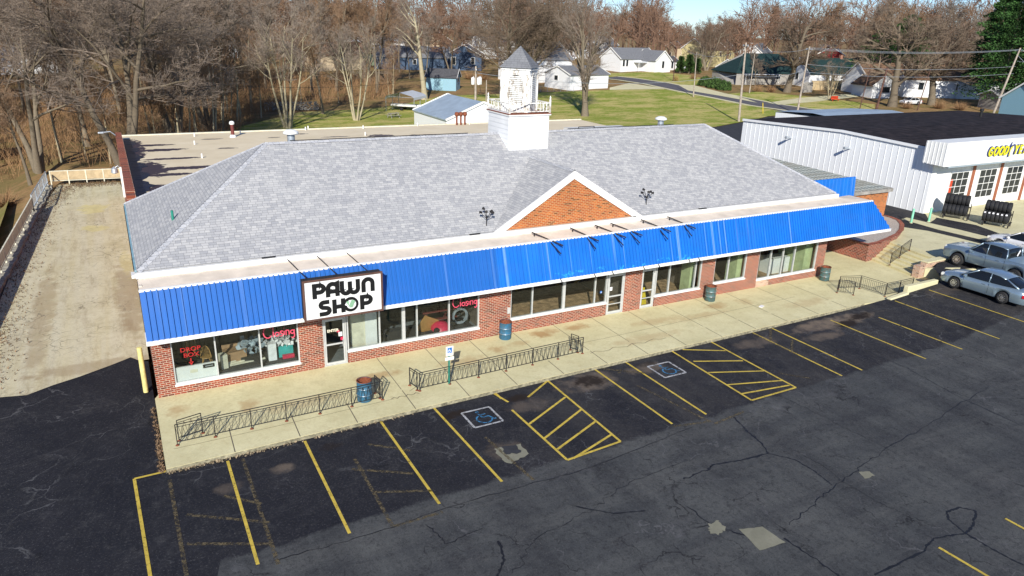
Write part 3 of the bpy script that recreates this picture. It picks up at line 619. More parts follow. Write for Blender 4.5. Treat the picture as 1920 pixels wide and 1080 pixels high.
mb.box(px_, 0, 0, 38.93, YI, ZH); mb.box(-.0, 0.001, ZH, 38.93, YI, 3.2)
mb.box(0, YI, 0, .28, 1.05, 4.6); mb.box(0, 1.05, 0, .28, YB, 5.0); mb.box(38.65, YI, 0, 38.93, 1.3, 4.6); mb.box(38.65, 1.3, 0, 38.93, YB, 5.0); mb.box(.28, YB - .28, 0, 38.65, YB, 5.0)
mb.build('brick_wall', 'brick_red', shop)
tag(B(33.02, -.012, 0, 34.1, 0.0, .46).build('brick_infill', 'brick_light', shop), 'patch of paler, newer brick under the last shop window')
# floors, partitions and ceilings of the four shops
mb = MB()
B(.3, .3, -.01, 14.9, 7.2, .02).build('shop_floor', 'grey_floor', shop)
B(15.1, .3, -.01, 33.9, 7.2, .02).build('shop_floor', 'carpet', shop); B(34.0, .3, -.01, 38.6, 7.2, .02).build('shop_floor', 'carpet', shop)
mb.box(.3, 7.2, 0, 38.6, 7.35, 3.1); mb.box(14.9, .3, 0, 15.1, 7.2, 3.1); mb.box(23.5, .3, 0, 23.65, 7.2, 3.1); mb.box(28.85, .3, 0, 29.0, 7.2, 3.1); mb.box(33.3, .3, 0, 33.4, 7.2, 3.1)
mb.build('inner_wall', 'interior_wall', shop); B(.28, .28, 3.1, 38.65, 7.35, 3.2).build('ceiling', 'ceiling_tile', shop)
B(37.6, .5, .02, 38.6, 2.6, 3.0).build('inner_wall', 'lime_wall', shop)
B(28.05, .45, .02, 28.5, 1.2, 3.0).build('inner_wall', 'lime_wall', shop); B(31.7, .45, .02, 32.1, 1.3, 3.0).build('inner_wall', 'lime_wall', shop)
# windows and doors
for kind, a, b, ms, z0, z1 in OP:
    if kind == 'w':
        mb = MB(); f = .055
        mb.box(a, .03, z0, b, .16, z0 + f); mb.box(a, .03, ZH - f, b, .16, ZH)
        for x in [a + f / 2] + ms + [b - f / 2]:
            hw = .075 if abs(x - 19.2) < .01 or abs(x - 10.46) < .01 else f / 2
            mb.box(x - hw, .028, z0 + f, x + hw, .158, ZH - f)
        wn = mb.build('window', 'alu', shop)
        B(a - .02, -.05, z0 - .075, b + .02, .17, z0 - .0).build('sill', 'white_paint', wn)
        B(a + .02, .088, z0 + .02, b - .02, .094, ZH - .02).build('pane', 'shop_glass', wn)
    else:
        mb = MB(); f = .06
        mb.box(a, .02, 0, a + f, .16, ZH); mb.box(b - f, .02, 0, b, .16, ZH); mb.box(a + f, .02, 2.24, b - f, .16, 2.30); mb.box(a + f, .02, 2.36, b - f, .16, ZH); mb.box(a + f, .02, .01, b - f, .16, .04)
        dn = mb.build('door', 'alu', shop)
        mb = MB(); a2, b2, t = a + f + .01, b - f - .01, .07
        mb.box(a2, .05, .05, a2 + t, .11, 2.22); mb.box(b2 - t, .05, .05, b2, .11, 2.22); mb.box(a2 + t, .05, .05, b2 - t, .11, .15); mb.box(a2 + t, .05, 2.14, b2 - t, .11, 2.22); mb.box(a2 + t, .05, .98, b2 - t, .11, 1.05)
        if a > 20: mb.box(a2 + t, .05, .55, b2 - t, .11, .59)
        mb.build('door_leaf', 'alu', dn); B(a2 + .02, .076, .1, b2 - .02, .082, 2.18).build('pane', 'shop_glass', dn)
        MB().tube([(b2 - .1, .0, .9), (b2 - .1, .0, 1.2)], .014).tube([(b2 - .1, .0, .9), (b2 - .1, .06, .9)], .012).tube([(b2 - .1, .0, 1.2), (b2 - .1, .06, 1.2)], .012).build('handle', 'alu', dn)
# soffit + awning
X0, X1T, X1B, YT, ZT, YA, ZA = -.12, 42.05, 43.5, -.37, 4.72, -1.0, 2.90
B(-.1, -.95, 2.84, 43.2, 0, 2.88).build('soffit', 'soffit', shop)
B(38.94, .002, 2.84, 43.2, 1.6, 2.88).build('soffit', 'soffit', shop)
mb = MB(); st = .205; n = int((X1B - X0) / st); pr = []
nd = Vector((0, -(ZT - ZA), (YT - YA))).normalized() * -1; nd = Vector((0, -abs(nd.y), abs(nd.z)))
i = 0; x = X0
while x < X1B - .01:
    for dx, d in ((0, 0), (st * .70, 0), (st * .72, 1), (st * .98, 1)):
        pr.append((min(x + dx, X1B), d * .055))
    x += st
pr.append((X1B, 0)); vs = []
for (x, d) in pr:
    t0 = 1.0; xt = x
    if x > X1T: t0 = (X1B - x) / (X1B - X1T)
    top = Vector((x, YA + (YT - YA) * t0, ZA + (ZT - ZA) * t0)); bot = Vector((x, YA, ZA)); vs += [bot + nd * d, top + nd * d]
mb.add(vs, [(2 * i, 2 * i + 2, 2 * i + 3, 2 * i + 1) for i in range(len(pr) - 1)])
mb.add([(X0, YA, ZA), (X0, YT, ZT), (X0, 0, ZT), (X0, 0, ZA)], [(0, 1, 2, 3)])
mb.add([(X1B, YA, ZA), (X1T, YT, ZT), (X1T + .0, 1.4, ZT), (X1B, 2.0, ZA)], [(0, 3, 2, 1)])
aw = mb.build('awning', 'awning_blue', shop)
mb = MB(); mb.box(X0 - .03, YA - .05, ZA - .16, X1B + .05, YA + .03, ZA + .01); mb.box(X0 - .03, YA + .03, ZA - .16, X0 + .03, 0, ZA); mb.box(X1B - .0, YA + .03, ZA - .16, X1B + .05, 1.9, ZA)
mb.build('fascia', 'white_trim', aw)
mb = MB(); mb.box(X0 - .02, YT - .05, ZT - .03, X1T, YT + .08, ZT + .05); mb.build('fascia', 'white_trim', aw)
# flat canopy behind the awning + eave gutter
mb = MB(); mb.add([(X0, YT + .08, ZT + .02), (X1T, YT + .08, ZT + .02), (XR - .1, YE - .15, 4.86), (X0 + .05, YE - .15, 4.86)], [(0, 1, 2, 3)])
mb.add([(X1T, YT + .08, ZT + .02), (X1T, 1.4, ZT), (XR - .1, YE - .15, 4.86)], [(0, 1, 2)]); mb.box(X0, -.0, 2.9, 0.0, YE - .1, 4.80)
mb.build('canopy_roof', 'canopy_roof', shop)
mb = MB(); mb.box(-.16, YE - .20, 4.84, XR + .05, YE - .02, 5.06); mb.box(-.30, YE - .20, 4.88, -.16, YE + .3, 5.0); mb.build('gutter', 'white_trim', shop)
B(-.17, YE + .3, 4.90, -.03, YB, 5.06).build('gutter', 'siding_pale_blue', shop)
tag(B(-.20, 1.6, 4.80, -.10, 12.9, 5.04).build('gutter', 'dark', shop), 'dark gutter along the left eave')
# shingle roof (closed hip) with the cross gable
mb = MB(); A, Bq, Cq, D = (-.1, YE, ZE), (XR, YE, ZE), (XR, YB, ZE), (-.1, YB, ZE); E1, F1 = (6.2, YR, ZR), (34.1, YR, ZR)
mb.add([A, Bq, Cq, D, E1, F1], [(0, 1, 5, 4), (1, 2, 5), (2, 3, 4, 5), (3, 0, 4)])
mb.box(-.08, YE + .02, ZE - .14, XR - .02, YB - .02, ZE - .003)
roof = mb.build('roof', 'shingle_grey', shop)
PX, PZ = 19.98, 7.78; PY = YE + (PZ - ZE) / SL
mb = MB(); gl_, gr_ = (15.55, YE - .05, 5.10), (24.45, YE - .05, 5.10)
vl = (15.55, YE + .02, 5.12); vr = (24.45, YE + .02, 5.12)
mb.add([(PX, YE - .08, PZ + .03), gl_, vl, (PX, PY, PZ + .03), gr_, vr], [(0, 1, 2, 3), (0, 3, 5, 4)]); mb.build('gable_roof', 'shingle_grey', roof)
mb = MB(); mb.prism([(15.95, YE - .02, 5.08), (24.05, YE - .02, 5.08), (PX, YE - .02, PZ - .12)], (0, .1, 0)); mb.build('gable_wall', 'brick_orange', roof)
mb = MB()
for (xa, sgn) in ((15.45, 1), (24.55, -1)):
    for (off_, yo, th) in ((0, -.16, .13), (.17, -.11, .16)):
        dz_ = -off_; mb.prism([(xa + sgn * off_ * 1.3, YE + yo, 5.04), (PX, YE + yo, PZ + .02 + dz_ * 1.15), (PX, YE + yo, PZ - .19 + dz_ * 1.15), (xa + sgn * (off_ * 1.3 + .38), YE + yo, 5.04)], (0, .12, 0))
mb.build('rake_trim', 'white_trim', roof)
def cap(a, b, w_=.34):
    mb = MB()
    a, b = Vector(a), Vector(b); L = (b - a).length; k = max(1, int(L / .18)); d = (b - a) / k
    for i in range(k):
        p0 = a + d * i; p1 = p0 + d * 1.12; s_ = d.normalized().cross(Vector((0, 0, 1))).normalized() * w_ / 2
        dn_ = Vector((0, 0, -.085)); mb.add([p0 + s_ + dn_ + Vector((0, 0, .03)), p0 + Vector((0, 0, .045)), p0 - s_ + dn_ + Vector((0, 0, .03)), p1 - s_ + dn_ + Vector((0, 0, .012)), p1 + Vector((0, 0, .022)), p1 + s_ + dn_ + Vector((0, 0, .012))], [(0, 1, 4, 5), (1, 2, 3, 4)])
    mb.build('ridge_cap', 'cap_shingle', roof)
cap(E1, F1); cap(A, E1); cap(D, E1); cap(Bq, F1); cap(Cq, F1); cap((PX, YE - .05, PZ + .03), (PX, PY, PZ + .03), .3)
tag(B(7.4, YR + .03, ZR + .04, 17.0, YR + .07, ZR + .075).build('ridge_vent', 'dark', roof)); B(23.5, YR + .03, ZR + .04, 31.5, YR + .07, ZR + .075).build('ridge_vent', 'dark', roof)
# cupola tower on the ridge
cup = B(18.86, 5.88, 7.6, 21.36, 8.45, 10.02).build('cupola_base', 'white_siding', shop)
mb = MB()
for k in range(9): mb.box(18.835, 5.92, 7.95 + k * .25, 18.858, 8.40, 8.15 + k * .25 + .035)
mb.build('siding', 'white_siding', cup)
mb = MB(); mb.box(18.76, 5.78, 10.022, 21.46, 8.55, 10.07); mb.build('deck', 'rust', cup); B(18.78, 5.8, 9.94, 21.44, 8.53, 10.02).build('cornice', 'white_trim', cup)
mb = MB()
cs = [(18.84, 5.86), (21.38, 5.86), (21.38, 8.47), (18.84, 8.47)]
for (x, y) in cs: mb.lathe([(.0, 10.07), (.06, 10.07), (.055, 10.7), (.075, 10.74), (.03, 10.80), (.05, 10.88), (0, 11.0)], (x, y, 0), 8)
for i in range(4):
    a, b = Vector(cs[i] + (0,)), Vector(cs[(i + 1) % 4] + (0,))
    mb.bar(a + Vector((0, 0, 10.60)), b + Vector((0, 0, 10.60)), .055); mb.bar(a + Vector((0, 0, 10.16)), b + Vector((0, 0, 10.16)), .05)
    for k in range(1, 12):
        if i in (0, 2) and 4 < k < 8: continue
        c_ = a + (b - a) * k / 12; mb.lathe([(.018, 10.18), (.028, 10.3), (.018, 10.4), (.028, 10.48), (.018, 10.58)], (c_.x, c_.y, 0), 6)
mb.build('balustrade', 'peeled_white', cup)
cx_, cy_ = 20.11, 7.16; hs = .80
def dia(z, r): return [(cx_ - r, cy_, z), (cx_, cy_ - r, z), (cx_ + r, cy_, z), (cx_, cy_ + r, z)]
r = hs * sqrt(2); mb = MB(); mb.prism(dia(10.07, r), (0, 0, 2.33)); 
for z, e_ in ((12.05, .05), (12.30, .10)): mb.prism(dia(z, r + e_), (0, 0, .06 if z > 12.2 else .05))
for k in range(4):      # corner boards
    a = pi / 2 * k; x, y = cx_ + (r + .012) * cos(a), cy_ + (r + .012) * sin(a); mb.tube([(x, y, 10.07), (x, y, 12.04)], .06, 6)
tow = mb.build('cupola_tower', 'peeled_white', shop)
mb = MB(); r2 = r + .16; mb.add(dia(12.42, r2) + [(cx_, cy_, 13.55)], [(0, 1, 4), (1, 2, 4), (2, 3, 4), (3, 0, 4), (3, 2, 1, 0)]); mb.build('cupola_roof', 'shingle_mid', tow)
for k in range(4):
    a = pi / 4 + pi / 2 * k; n_ = Vector((cos(a), sin(a), 0)); u = Vector((-sin(a), cos(a), 0)); c0 = Vector((cx_, cy_, 0)) + n_ * (hs + .005)
    mb = MB(); w2 = .40
    for j in range(15):
        z = 10.56 + j * .10; ww = w2 if z < 11.75 else w2 * sqrt(max(.05, 1 - ((z - 11.75) / .32) ** 2))
        mb.cbox(c0 + n_ * .02 + Vector((0, 0, z)), u * ww, n_ * .02 + Vector((0, 0, -.012)), Vector((0, 0, .026)))
    mb.bar(c0 + u * (w2 + .04) + Vector((0, 0, 10.5)), c0 + u * (w2 + .04) + Vector((0, 0, 11.78)), .06); mb.bar(c0 - u * (w2 + .04) + Vector((0, 0, 10.5)), c0 - u * (w2 + .04) + Vector((0, 0, 11.78)), .06)
    arc = [c0 + u * (w2 + .04) * cos(t) + Vector((0, 0, 11.78 + .36 * sin(t))) + n_ * .02 for t in [pi * i / 8 for i in range(9)]]; mb.tube(arc, .035, 4)
    lv = mb.build('louvre', 'peeled_white', tow)
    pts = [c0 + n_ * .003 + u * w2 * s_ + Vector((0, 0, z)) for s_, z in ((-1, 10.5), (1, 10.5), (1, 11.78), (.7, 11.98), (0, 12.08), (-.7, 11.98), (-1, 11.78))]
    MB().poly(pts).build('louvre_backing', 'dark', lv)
# things fixed to the roof
def mushroom(x, y, z, nm='roof_vent'):
    mb = MB(); mb.lathe([(.19, z), (.19, z + .74)], (x, y, 0), 16); o = mb.build(nm, 'galv', shop, smooth=True)
    MB().lathe([(0, z + .95), (.2, z + .93), (.36, z + .84), (.38, z + .76), (.34, z + .72), (.2, z + .74)], (x, y, 0), 20).build('hood', 'white_paint', o, smooth=True)
    return o
tag(mushroom(7.58, 7.75, 8.45), 'mushroom vent behind the left end of the ridge'); tag(mushroom(30.9, 7.75, 8.45), 'mushroom vent behind the right end of the ridge')
def floods(x, y, z):
    mb = MB(); mb.tube([(x, y, z), (x, y, z + .55)], .022)
    for k in range(5):
        a = k * 1.3 + .3; e = Vector((x + .28 * cos(a), y + .28 * sin(a), z + .72 + .1 * (k % 2))); mb.tube([(x, y, z + .4), e], .015)
        mb.tube([e - Vector((cos(a) * .06, sin(a) * .06, -.02)), e + Vector((cos(a) * .08, sin(a) * .08, .03))], [.035, .075], 8)
    return mb.build('floodlight_cluster', 'black_iron', shop)
floods(15.3, 1.35, 5.25); floods(25.3, 1.6, 5.4)
mb = MB(); mb.tube([(1.62, 4.6, 6.0), (1.62, 4.6, 6.55)], .055, 8); mb.build('vent_pipe', 'sign_green', shop)
# leftover sign struts: a long bar with a forked foot
for k, (ax, ay, bx, by, cx2, cy2) in enumerate([(1014,434,1070,457,1065,466), (1098,424,1136,448,1130,457), (1151,418,1198,440,1190,448), (1187,413,1234,437,1226,444), (1251,406,1294,428,1285,436), (1308,401,1344,422,1333,430)]):
    pass
for (xa, xb, xc) in ((17.35, 18.4, 18.2), (19.6, 20.5, 20.25), (21.1, 22.2, 21.95), (22.1, 23.25, 23.0), (24.1, 25.15, 24.85), (25.9, 26.85, 26.5)):
    MB().bar((xa, .45, 5.0), (xb, -.85, 4.55), .05).bar(((xa + xb) / 2, -.2, 4.78), (xc, -1.0, 4.2), .04).bar((xa + .1, .35, 4.97), (xa + .1, .35, 4.80), .05).build('sign_strut', 'black_iron', shop)
for x in (5.95, 7.2, 8.5): MB().tube([(x - .35, .75, 4.95), (x, -1.05, 4.62)], .022).build('sign_strut', 'black_iron', shop)
mb = MB()
for x in (18.2, 20.2, 21.3, 23.3, 24.3, 26.4, 27.1): mb.bar((x, -1.06, 2.95), (x + .1, -1.16, 2.72), .03)
mb.build('bracket_stub', 'black_iron', shop)
for x in (.33, 5.95, 15.2, 23.55, 32.55, 38.6): B(x - .1, -.16, 2.35, x + .1, 0, 2.82).build('wall_lamp', 'alu', shop, bevel=.02)
B(15.85, -.07, 1.1, 16.0, 0, 1.4).build('meter_box', 'alu', shop)
for x in (4.6, 28.6, 14.2, 23.9): B(x, YE - .12, 5.065, x + .55, YE - .02, 5.10).build('gutter_strap', 'dark', shop)

# flat-roofed rear wing, left parapet and its rooftop bits
rear = thing('rear_building', (0, 14, 0), 'low brick building with tan flat roof right behind the shingle roof', 'building')
mb = MB(); mb.box(.16, 13.7, -.1, 46, 39.6, 4.85); mb.build('brick_wall', 'brick_red', rear)
g = N('flat_roof_tan'); p = g.co('POS'); c = g.mix(g.ramp(g.noise(p, .5, 6), .3, .7), (.66, .55, .37), (.76, .65, .46))
c = stain_mix(g, p, c, [(1.0, 33, .9, 5, 1), (2.2, 34, 1.8, .5, 1), (2.8, 31.5, 2.0, .6, 1), (1.6, 24, 1.2, 3, 1), (3.2, 27.5, 2.2, .4, 1), (3.4, 23.6, 2.8, .6, 1), (2.6, 21.6, 1.8, .5, 1), (1.8, 17.5, .9, 1.2, 1), (21, 34, 1.2, .8, .9), (24.5, 33, 1.5, .9, .9), (28, 32.5, 1.6, .8, .95), (7.5, 31, .8, .35, .8), (7, 36, .9, .3, .8), (14.5, 37, .7, .3, .8), (17, 34.5, 1.2, .3, .8), (12, 35.5, .6, .3, .7)], (.045, .03, .04), .3, 2.2)
g.col(c); g.set(.75); MATS['flat_roof_tan'] = g.m
mb = MB(); mb.add([(.5, 13.6, 4.9), (46, 13.6, 4.9), (46, 39.6, 4.95), (.5, 39.6, 4.95)], [(0, 1, 2, 3)]); mb.build('flat_roof', 'flat_roof_tan', rear)
mb = MB(); mb.box(.45, 39.5, 4.86, 46.1, 39.75, 5.03); mb.build('roof_edge', 'cream', rear)
mb = MB(); mb.box(.02, 14.2, -.1, .46, 37.5, 5.55); mb.box(.02, 13.4, -.1, .46, 14.2, 5.45); mb.build('parapet', 'brick_coping', rear)
g = N('tar_and_shade'); g.col((.012, .016, .035)); g.set(.35); g.bump(g.noise(g.co('POS'), 3, 5), .8, .05); MATS['tar_and_shade'] = g.m  # tar and the shade beside the parapet, painted as one dark colour
mb = MB(); xs_ = [14.2 + i * .6 for i in range(39)]; ed = [1.35 + .25 * sin(i * 1.1) + .15 * sin(i * 2.9) for i in range(39)]
vv = []; 
for y, e_ in zip(xs_, ed): vv += [(.47, y, 5.0), (e_, y, 4.93)]
mb.add(vv, [(2 * i, 2 * i + 1, 2 * i + 3, 2 * i + 2) for i in range(38)]); tag(mb.build('tar_shade_strip', 'tar_and_shade', rear), 'black strip of tar and painted shade along the parapet')
for (px1, py1) in [(5.91, 37.83), (5.45, 33.46), (5.27, 27.11), (9.69, 38.38), (15.53, 39.17), (15.91, 39.76), (20.88, 38.85), (26.55, 39.29), (34.42, 40.95), (19.7, 34.5), (32.12, 39.09)]:
    MB().tube([(px1, py1, 4.9), (px1, py1, 5.25)], .055, 8).build('vent_pipe', 'white_paint', rear)
f0 = (8.82, 36.66); fl_ = MB().tube([(f0[0], f0[1], 4.9), (f0[0], f0[1], 6.0)], .14, 10).build('flue', 'maroon', rear); MB().lathe([(0, 6.3), (.16, 6.26), (.22, 6.12), (.18, 6.0)], (f0[0], f0[1], 0), 12).build('cap', 'white_paint', fl_); MB().lathe([(.3, 4.93), (.17, 5.15)], (f0[0], f0[1], 0), 12).build('collar', 'white_paint', fl_)
f0 = (31.09, 38.94); mb = MB()
for dx in (-.45, 0, .45): mb.tube([(f0[0] + dx, f0[1], 4.95), (f0[0] + dx, f0[1], 5.8)], .10, 8); mb.lathe([(0, 6.25), (.2, 6.2), (.24, 5.95), (.12, 5.8)], (f0[0] + dx, f0[1], 0), 10)
tag(mb.build('flue', 'rust', rear), 'cluster of three rusty flues with round caps')
f0 = (42.48, 31.22); B(f0[0] - 3.2, f0[1] - 1.2, 4.95, f0[0] + 3.6, f0[1] + 1.2, 5.25).build('roof_hatch', 'soffit', rear)
MB().bar((f0[0] - 3.0, f0[1] - 1.2, 5.25), (f0[0] - 3.0, f0[1] - 1.2, 5.6), .06).bar((f0[0] - 3.0, f0[1] - 1.2, 5.6), (f0[0] - 1.2, f0[1] - 1.2, 5.6), .06).bar((f0[0] - 1.2, f0[1] - 1.2, 5.25), (f0[0] - 1.2, f0[1] - 1.2, 5.6), .06).build('roof_rail', 'black_iron', rear)
# lamps and pipe on the outside of the parapet
mb = MB(); mb.tube([(.02, 35.5, 5.6), (-.3, 35.5, 5.9), (-.8, 35.5, 5.85)], .04, 6); a = mb.build('lamp_arm', 'galv', rear); B(-1.15, 35.38, 5.76, -.75, 35.62, 5.9).build('lamp_head', 'galv', a, bevel=.04)
mb = MB(); mb.tube([(.02, 30.0, 3.9), (-.15, 30.0, 4.2), (-.35, 30.0, 4.05)], .035, 6); a = mb.build('lamp_arm', 'galv', rear); MB().lathe([(.02, 3.9), (.2, 3.75), (.24, 3.45), (.1, 3.38)], (-.4, 30.0, .25), 12).build('lamp_head', 'galv', a)
tag(B(-.1, 21.8, 3.6, .02, 22.0, 5.5).build('downspout', 'white_paint', rear))
mb = MB()
for y in (16.0, 16.6): mb.bar((-.12, y, 0), (-.12, y, 4.2), .05)
for k in range(12): mb.bar((-.12, 16.0, .3 + k * .33), (-.12, 16.6, .3 + k * .33), .03)
mb.build('wall_ladder', 'rust', rear)

# right-hand brick wing with ribbed metal roof and a blue parapet panel
wing = thing('brick_wing', (46, 10, 0), 'orange brick side wing with ribbed metal roof beside the white metal garage', 'building')
B(39.0, 6.1, 0, 53.2, 19.5, 3.36).build('brick_wall', 'brick_orange', wing)
mb = MB(); mb.add([(38.9, 5.95, 3.40), (53.4, 5.95, 3.40), (53.4, 19.7, 3.75), (38.9, 19.7, 3.75)], [(0, 1, 2, 3)])
for k in range(36):
    x = 39.0 + k * .41; mb.bar((x, 5.95, 3.43), (x, 19.7, 3.78), .05, .05)
mb.build('metal_roof', 'galv_roof', wing)
mb = MB(); mb.box(38.9, 5.88, 3.18, 53.42, 6.0, 3.43); mb.box(53.3, 6.0, 3.2, 53.46, 19.8, 3.45); mb.build('roof_edge', 'wood_grey', wing)
mb = MB(); vs = []; x = 41.5
while x < 48.6: 
    for dx, d in ((0, 0), (.30, 0), (.33, .03), (.37, .03)): vs += [(x + dx, 5.84 - d, 3.22), (x + dx, 5.96 - d, 4.62)]
    x += .4
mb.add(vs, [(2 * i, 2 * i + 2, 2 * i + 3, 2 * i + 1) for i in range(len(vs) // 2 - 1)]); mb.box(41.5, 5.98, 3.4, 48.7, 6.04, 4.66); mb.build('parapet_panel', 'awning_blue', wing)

# planter beside the steps
pl_ = thing('brick_planter', (46, 2.5, 0), 'raised brick planter of pebbles with a curved coping, left of the steps', 'planter')
rim = [(44.33, .80), (45.6, .95), (47.2, 1.35), (48.9, 1.85), (50.4, 2.6), (51.9, 3.6), (52.8, 4.5), (53.15, 5.4), (53.15, 6.05), (41.5, 6.05), (40.6, 4.0), (38.95, 1.6), (38.95, 3.9)]
rim = [(44.33, .80), (45.6, .95), (47.2, 1.35), (48.9, 1.85), (50.4, 2.6), (51.9, 3.6), (52.8, 4.5), (53.15, 5.4), (53.15, 6.05), (44.15, 6.05), (44.2, 3.9)]
mb = MB(); mb.prism([(x, y, -.1) for x, y in rim], (0, 0, 1.30)); mb.build('brick_wall', 'brick_old', pl_)
mb = MB(); mb.ribbon([(44.12, 6.0), (44.17, 3.9), (44.33, .86)] + rim[1:9], .32, 1.252)
k = len(mb.v); mb2 = MB(); P_ = mb.v
for i in range(0, k - 2, 2):
    a, b, c_, d = P_[i], P_[i + 1], P_[i + 2], P_[i + 3]
    mb2.add([a, b, d, c_] + [(q_[0], q_[1], q_[2] - .09) for q_ in (a, b, d, c_)], [(0, 1, 2, 3), (0, 4, 5, 1), (2, 6, 7, 3)])
mb2.build('coping', 'brick_coping', pl_)
mb = MB(); mb.poly([(x, y, 1.215) for x, y in rim]); mb.build('pebble_bed', 'pebbles', pl_)
# steps, cheek wall, retaining kerb walls
stp = thing('concrete_steps', (46, 0, 0), 'broad worn concrete steps up from the sidewalk beside the brick planter', 'steps')
mb = MB(); lo0, lo1, hi0, hi1 = Vector((45.1, 1.0, 0)), Vector((44.4, -2.5, 0)), Vector((48.1, 1.75, 0)), Vector((47.2, -2.55, 0))
for k in range(6):
    a = lo0.lerp(hi0, k / 6); b = lo1.lerp(hi1, k / 6); c_ = hi0 + Vector((.4, 0, 0)); d = hi1 + Vector((.4, 0, 0))
    mb.prism([(a.x, a.y + k * .001, k * .145 - .002), (b.x, b.y, k * .145 - .002), (d.x + k * .002, d.y, k * .145 - .002), (c_.x + k * .002, c_.y, k * .145 - .002)], (0, 0, .147))
mb.build('treads', 'walk_concrete', stp, bevel=.015)
ck_ = thing('cheek_wall', (45.6, -2.8, 0), 'low brick pier and cheek wall with concrete cap at the right of the steps', 'wall')
B(44.35, -3.02, -.1, 44.95, -2.58, .78).build('brick_pier', 'brick_light', ck_); B(44.96, -3.0, -.1, 47.3, -2.62, .93).build('brick_pier', 'brick_light', ck_); B(45.0, -3.08, .935, 47.4, -2.56, 1.03).build('cap', 'lot_concrete', ck_, bevel=.02)
w1 = thing('retaining_wall', (43.5, -4, 0), 'smooth beige retaining wall between the sunken landing and the parked pickup', 'wall')
MB().prism([(44.9, -3.05, -.1), (46.0, -4.6, -.1), (46.0, -4.6, .95), (44.9, -3.05, .62)], (.22, .12, 0)).build('wall_face', 'lot_concrete', w1)
w2 = thing('retaining_wall', (40.5, -5, 0), 'low rounded concrete kerb wall between the sidewalk end and the sedan', 'wall')
MB().prism([(38.7, -4.8, -.2), (40.2, -4.9, -.2), (40.2, -4.9, .38), (38.7, -4.8, .16)], (.0, -.32, 0)).build('wall_face', 'lot_concrete', w2, bevel=.05)
MB().prism([(40.25, -4.75, -.2), (42.8, -4.95, -.2), (42.8, -4.95, .82), (40.25, -4.75, .68)], (.02, -.30, 0)).build('wall_face', 'lot_concrete', w2, bevel=.04)
w3 = thing('wheel_stop', (46.6, -5.0, .7), 'short pale concrete stop lying in front of the pickup wheel', 'wheel stop')
MB().prism([(46.2, -4.9, .66), (47.5, -5.1, .66), (47.5, -5.1, .9), (46.2, -4.9, .9)], (.03, .24, 0)).build('block', 'lot_concrete', w3, bevel=.04)

# ================================================================== SIGNS AND LETTERS
def strokes(mb, segs, o, u, v, n, s, wd, thick=.02):
    """each segment a mitred ribbon of real thickness on the sign face"""
    o, u, v, n = map(Vector, (o, u, v, n)); k = 0
    for sg in segs:
        P = [o + u * (a * s) + v * (b * s) for a, b in sg]; t = MB(); t.ribbon([tuple(q_) for q_ in P], wd, n=n)
        lift = n * (thick + .0006 * k); top = [Vector(q_) + lift for q_ in t.v]; m = len(top)
        mb.add(top + [Vector(q_) for q_ in t.v], t.f + [(2 * i, 2 * i + 2, m + 2 * i + 2, m + 2 * i) for i in range(m // 2 - 1)] + [(2 * i + 1, m + 2 * i + 1, m + 2 * i + 3, 2 * i + 3) for i in range(m // 2 - 1)] + [(0, m, m + 1, 1), (m - 2, m - 1, 2 * m - 1, 2 * m - 2)])
        k += 1
def arc(cx, cy, r, a0, a1, k=10, ry=None): return [(cx + r * cos(radians(a0 + (a1 - a0) * i / k)), cy + (ry or r) * sin(radians(a0 + (a1 - a0) * i / k))) for i in range(k + 1)]
LET = {   # rounded fat poster letters on a 1-high box
 'P': [[(.12, 0), (.12, 1.0)], [(.0, .90), (.42, .90)] + arc(.42, .66, .24, 90, -90) + [(.20, .42)]],
 'A': [[(.10, 0), (.10, .55)] + arc(.38, .55, .28, 180, 60, 8, .34) + [(.66, .90), (.66, 0)], [(.16, .36), (.62, .36)]],
 'W': [[(.06, 1), (.06, .35)] + arc(.30, .35, .24, 180, 360, 8, .26) + [(.54, .9)], [(.54, .35)] + arc(.78, .35, .24, 180, 360, 8, .26) + [(1.02, 1)]],
 'N': [[(.10, 0), (.10, .55)] + arc(.38, .60, .28, 180, 0, 10, .30) + [(.66, 0)]],
 'S': [[(.60, .90), (.30, .90)] + arc(.28, .71, .19, 90, 270, 8) + arc(.36, .29, .23, 90, -90, 8, .21) + [(.0, .08)]],
 'H': [[(.10, 0), (.10, 1)], [(.62, 0), (.62, 1)], [(.14, .46), (.6, .46)]],
}
sg = thing('shop_sign', (7.35, -1.2, 2.9), 'big white lightbox sign reading PAWN SHOP above the shop door', 'sign')
mb = MB(); x0, x1, z0, z1, yf = 5.70, 9.0, 2.90, 4.62, -1.42
mb.box(x0, yf + .02, z0, x1, yf + .42, z1); mb.build('cabinet', 'dark', sg)
mb = MB()
for a in ((x0 - .03, z0 - .03, x1 + .03, z0 + .05), (x0 - .03, z1 - .05, x1 + .03, z1 + .03), (x0 - .03, z0 + .05, x0 + .05, z1 - .05), (x1 - .05, z0 + .05, x1 + .03, z1 - .05)): mb.box(a[0], yf - .03, a[1], a[2], yf + .019, a[3])
mb.build('frame', 'pole_dark', sg); B(x0 + .05, yf - .0, z0 + .05, x1 - .05, yf + .018, z1 - .05).build('face', 'white_paint', sg)
def word(txt, x, z, s, sx, wd, adv):
    for ch in txt:
        mb = MB(); strokes(mb, LET[ch], (x, yf - .002, z), (sx, 0, 0), (0, 0, 1), (0, -1, 0), s, wd); mb.build('letter', 'ink', sg); x += adv[ch] * s * sx
AD = {'P': .80, 'A': .88, 'W': 1.26, 'N': .8, 'S': .80, 'H': .86}
word('PAWN', 6.06, 3.83, .62, 1.13, .178, AD); word('SH', 6.30, 3.07, .62, 1.13, .178, AD); word('P', 8.02, 3.07, .62, 1.13, .178, AD)
mb = MB(); mb.lathe([(0, -.022), (.325, -.022), (.325, 0)], (7.62, yf - .001, 3.38), 28, 'Y'); mb.build('letter', 'ink', sg)
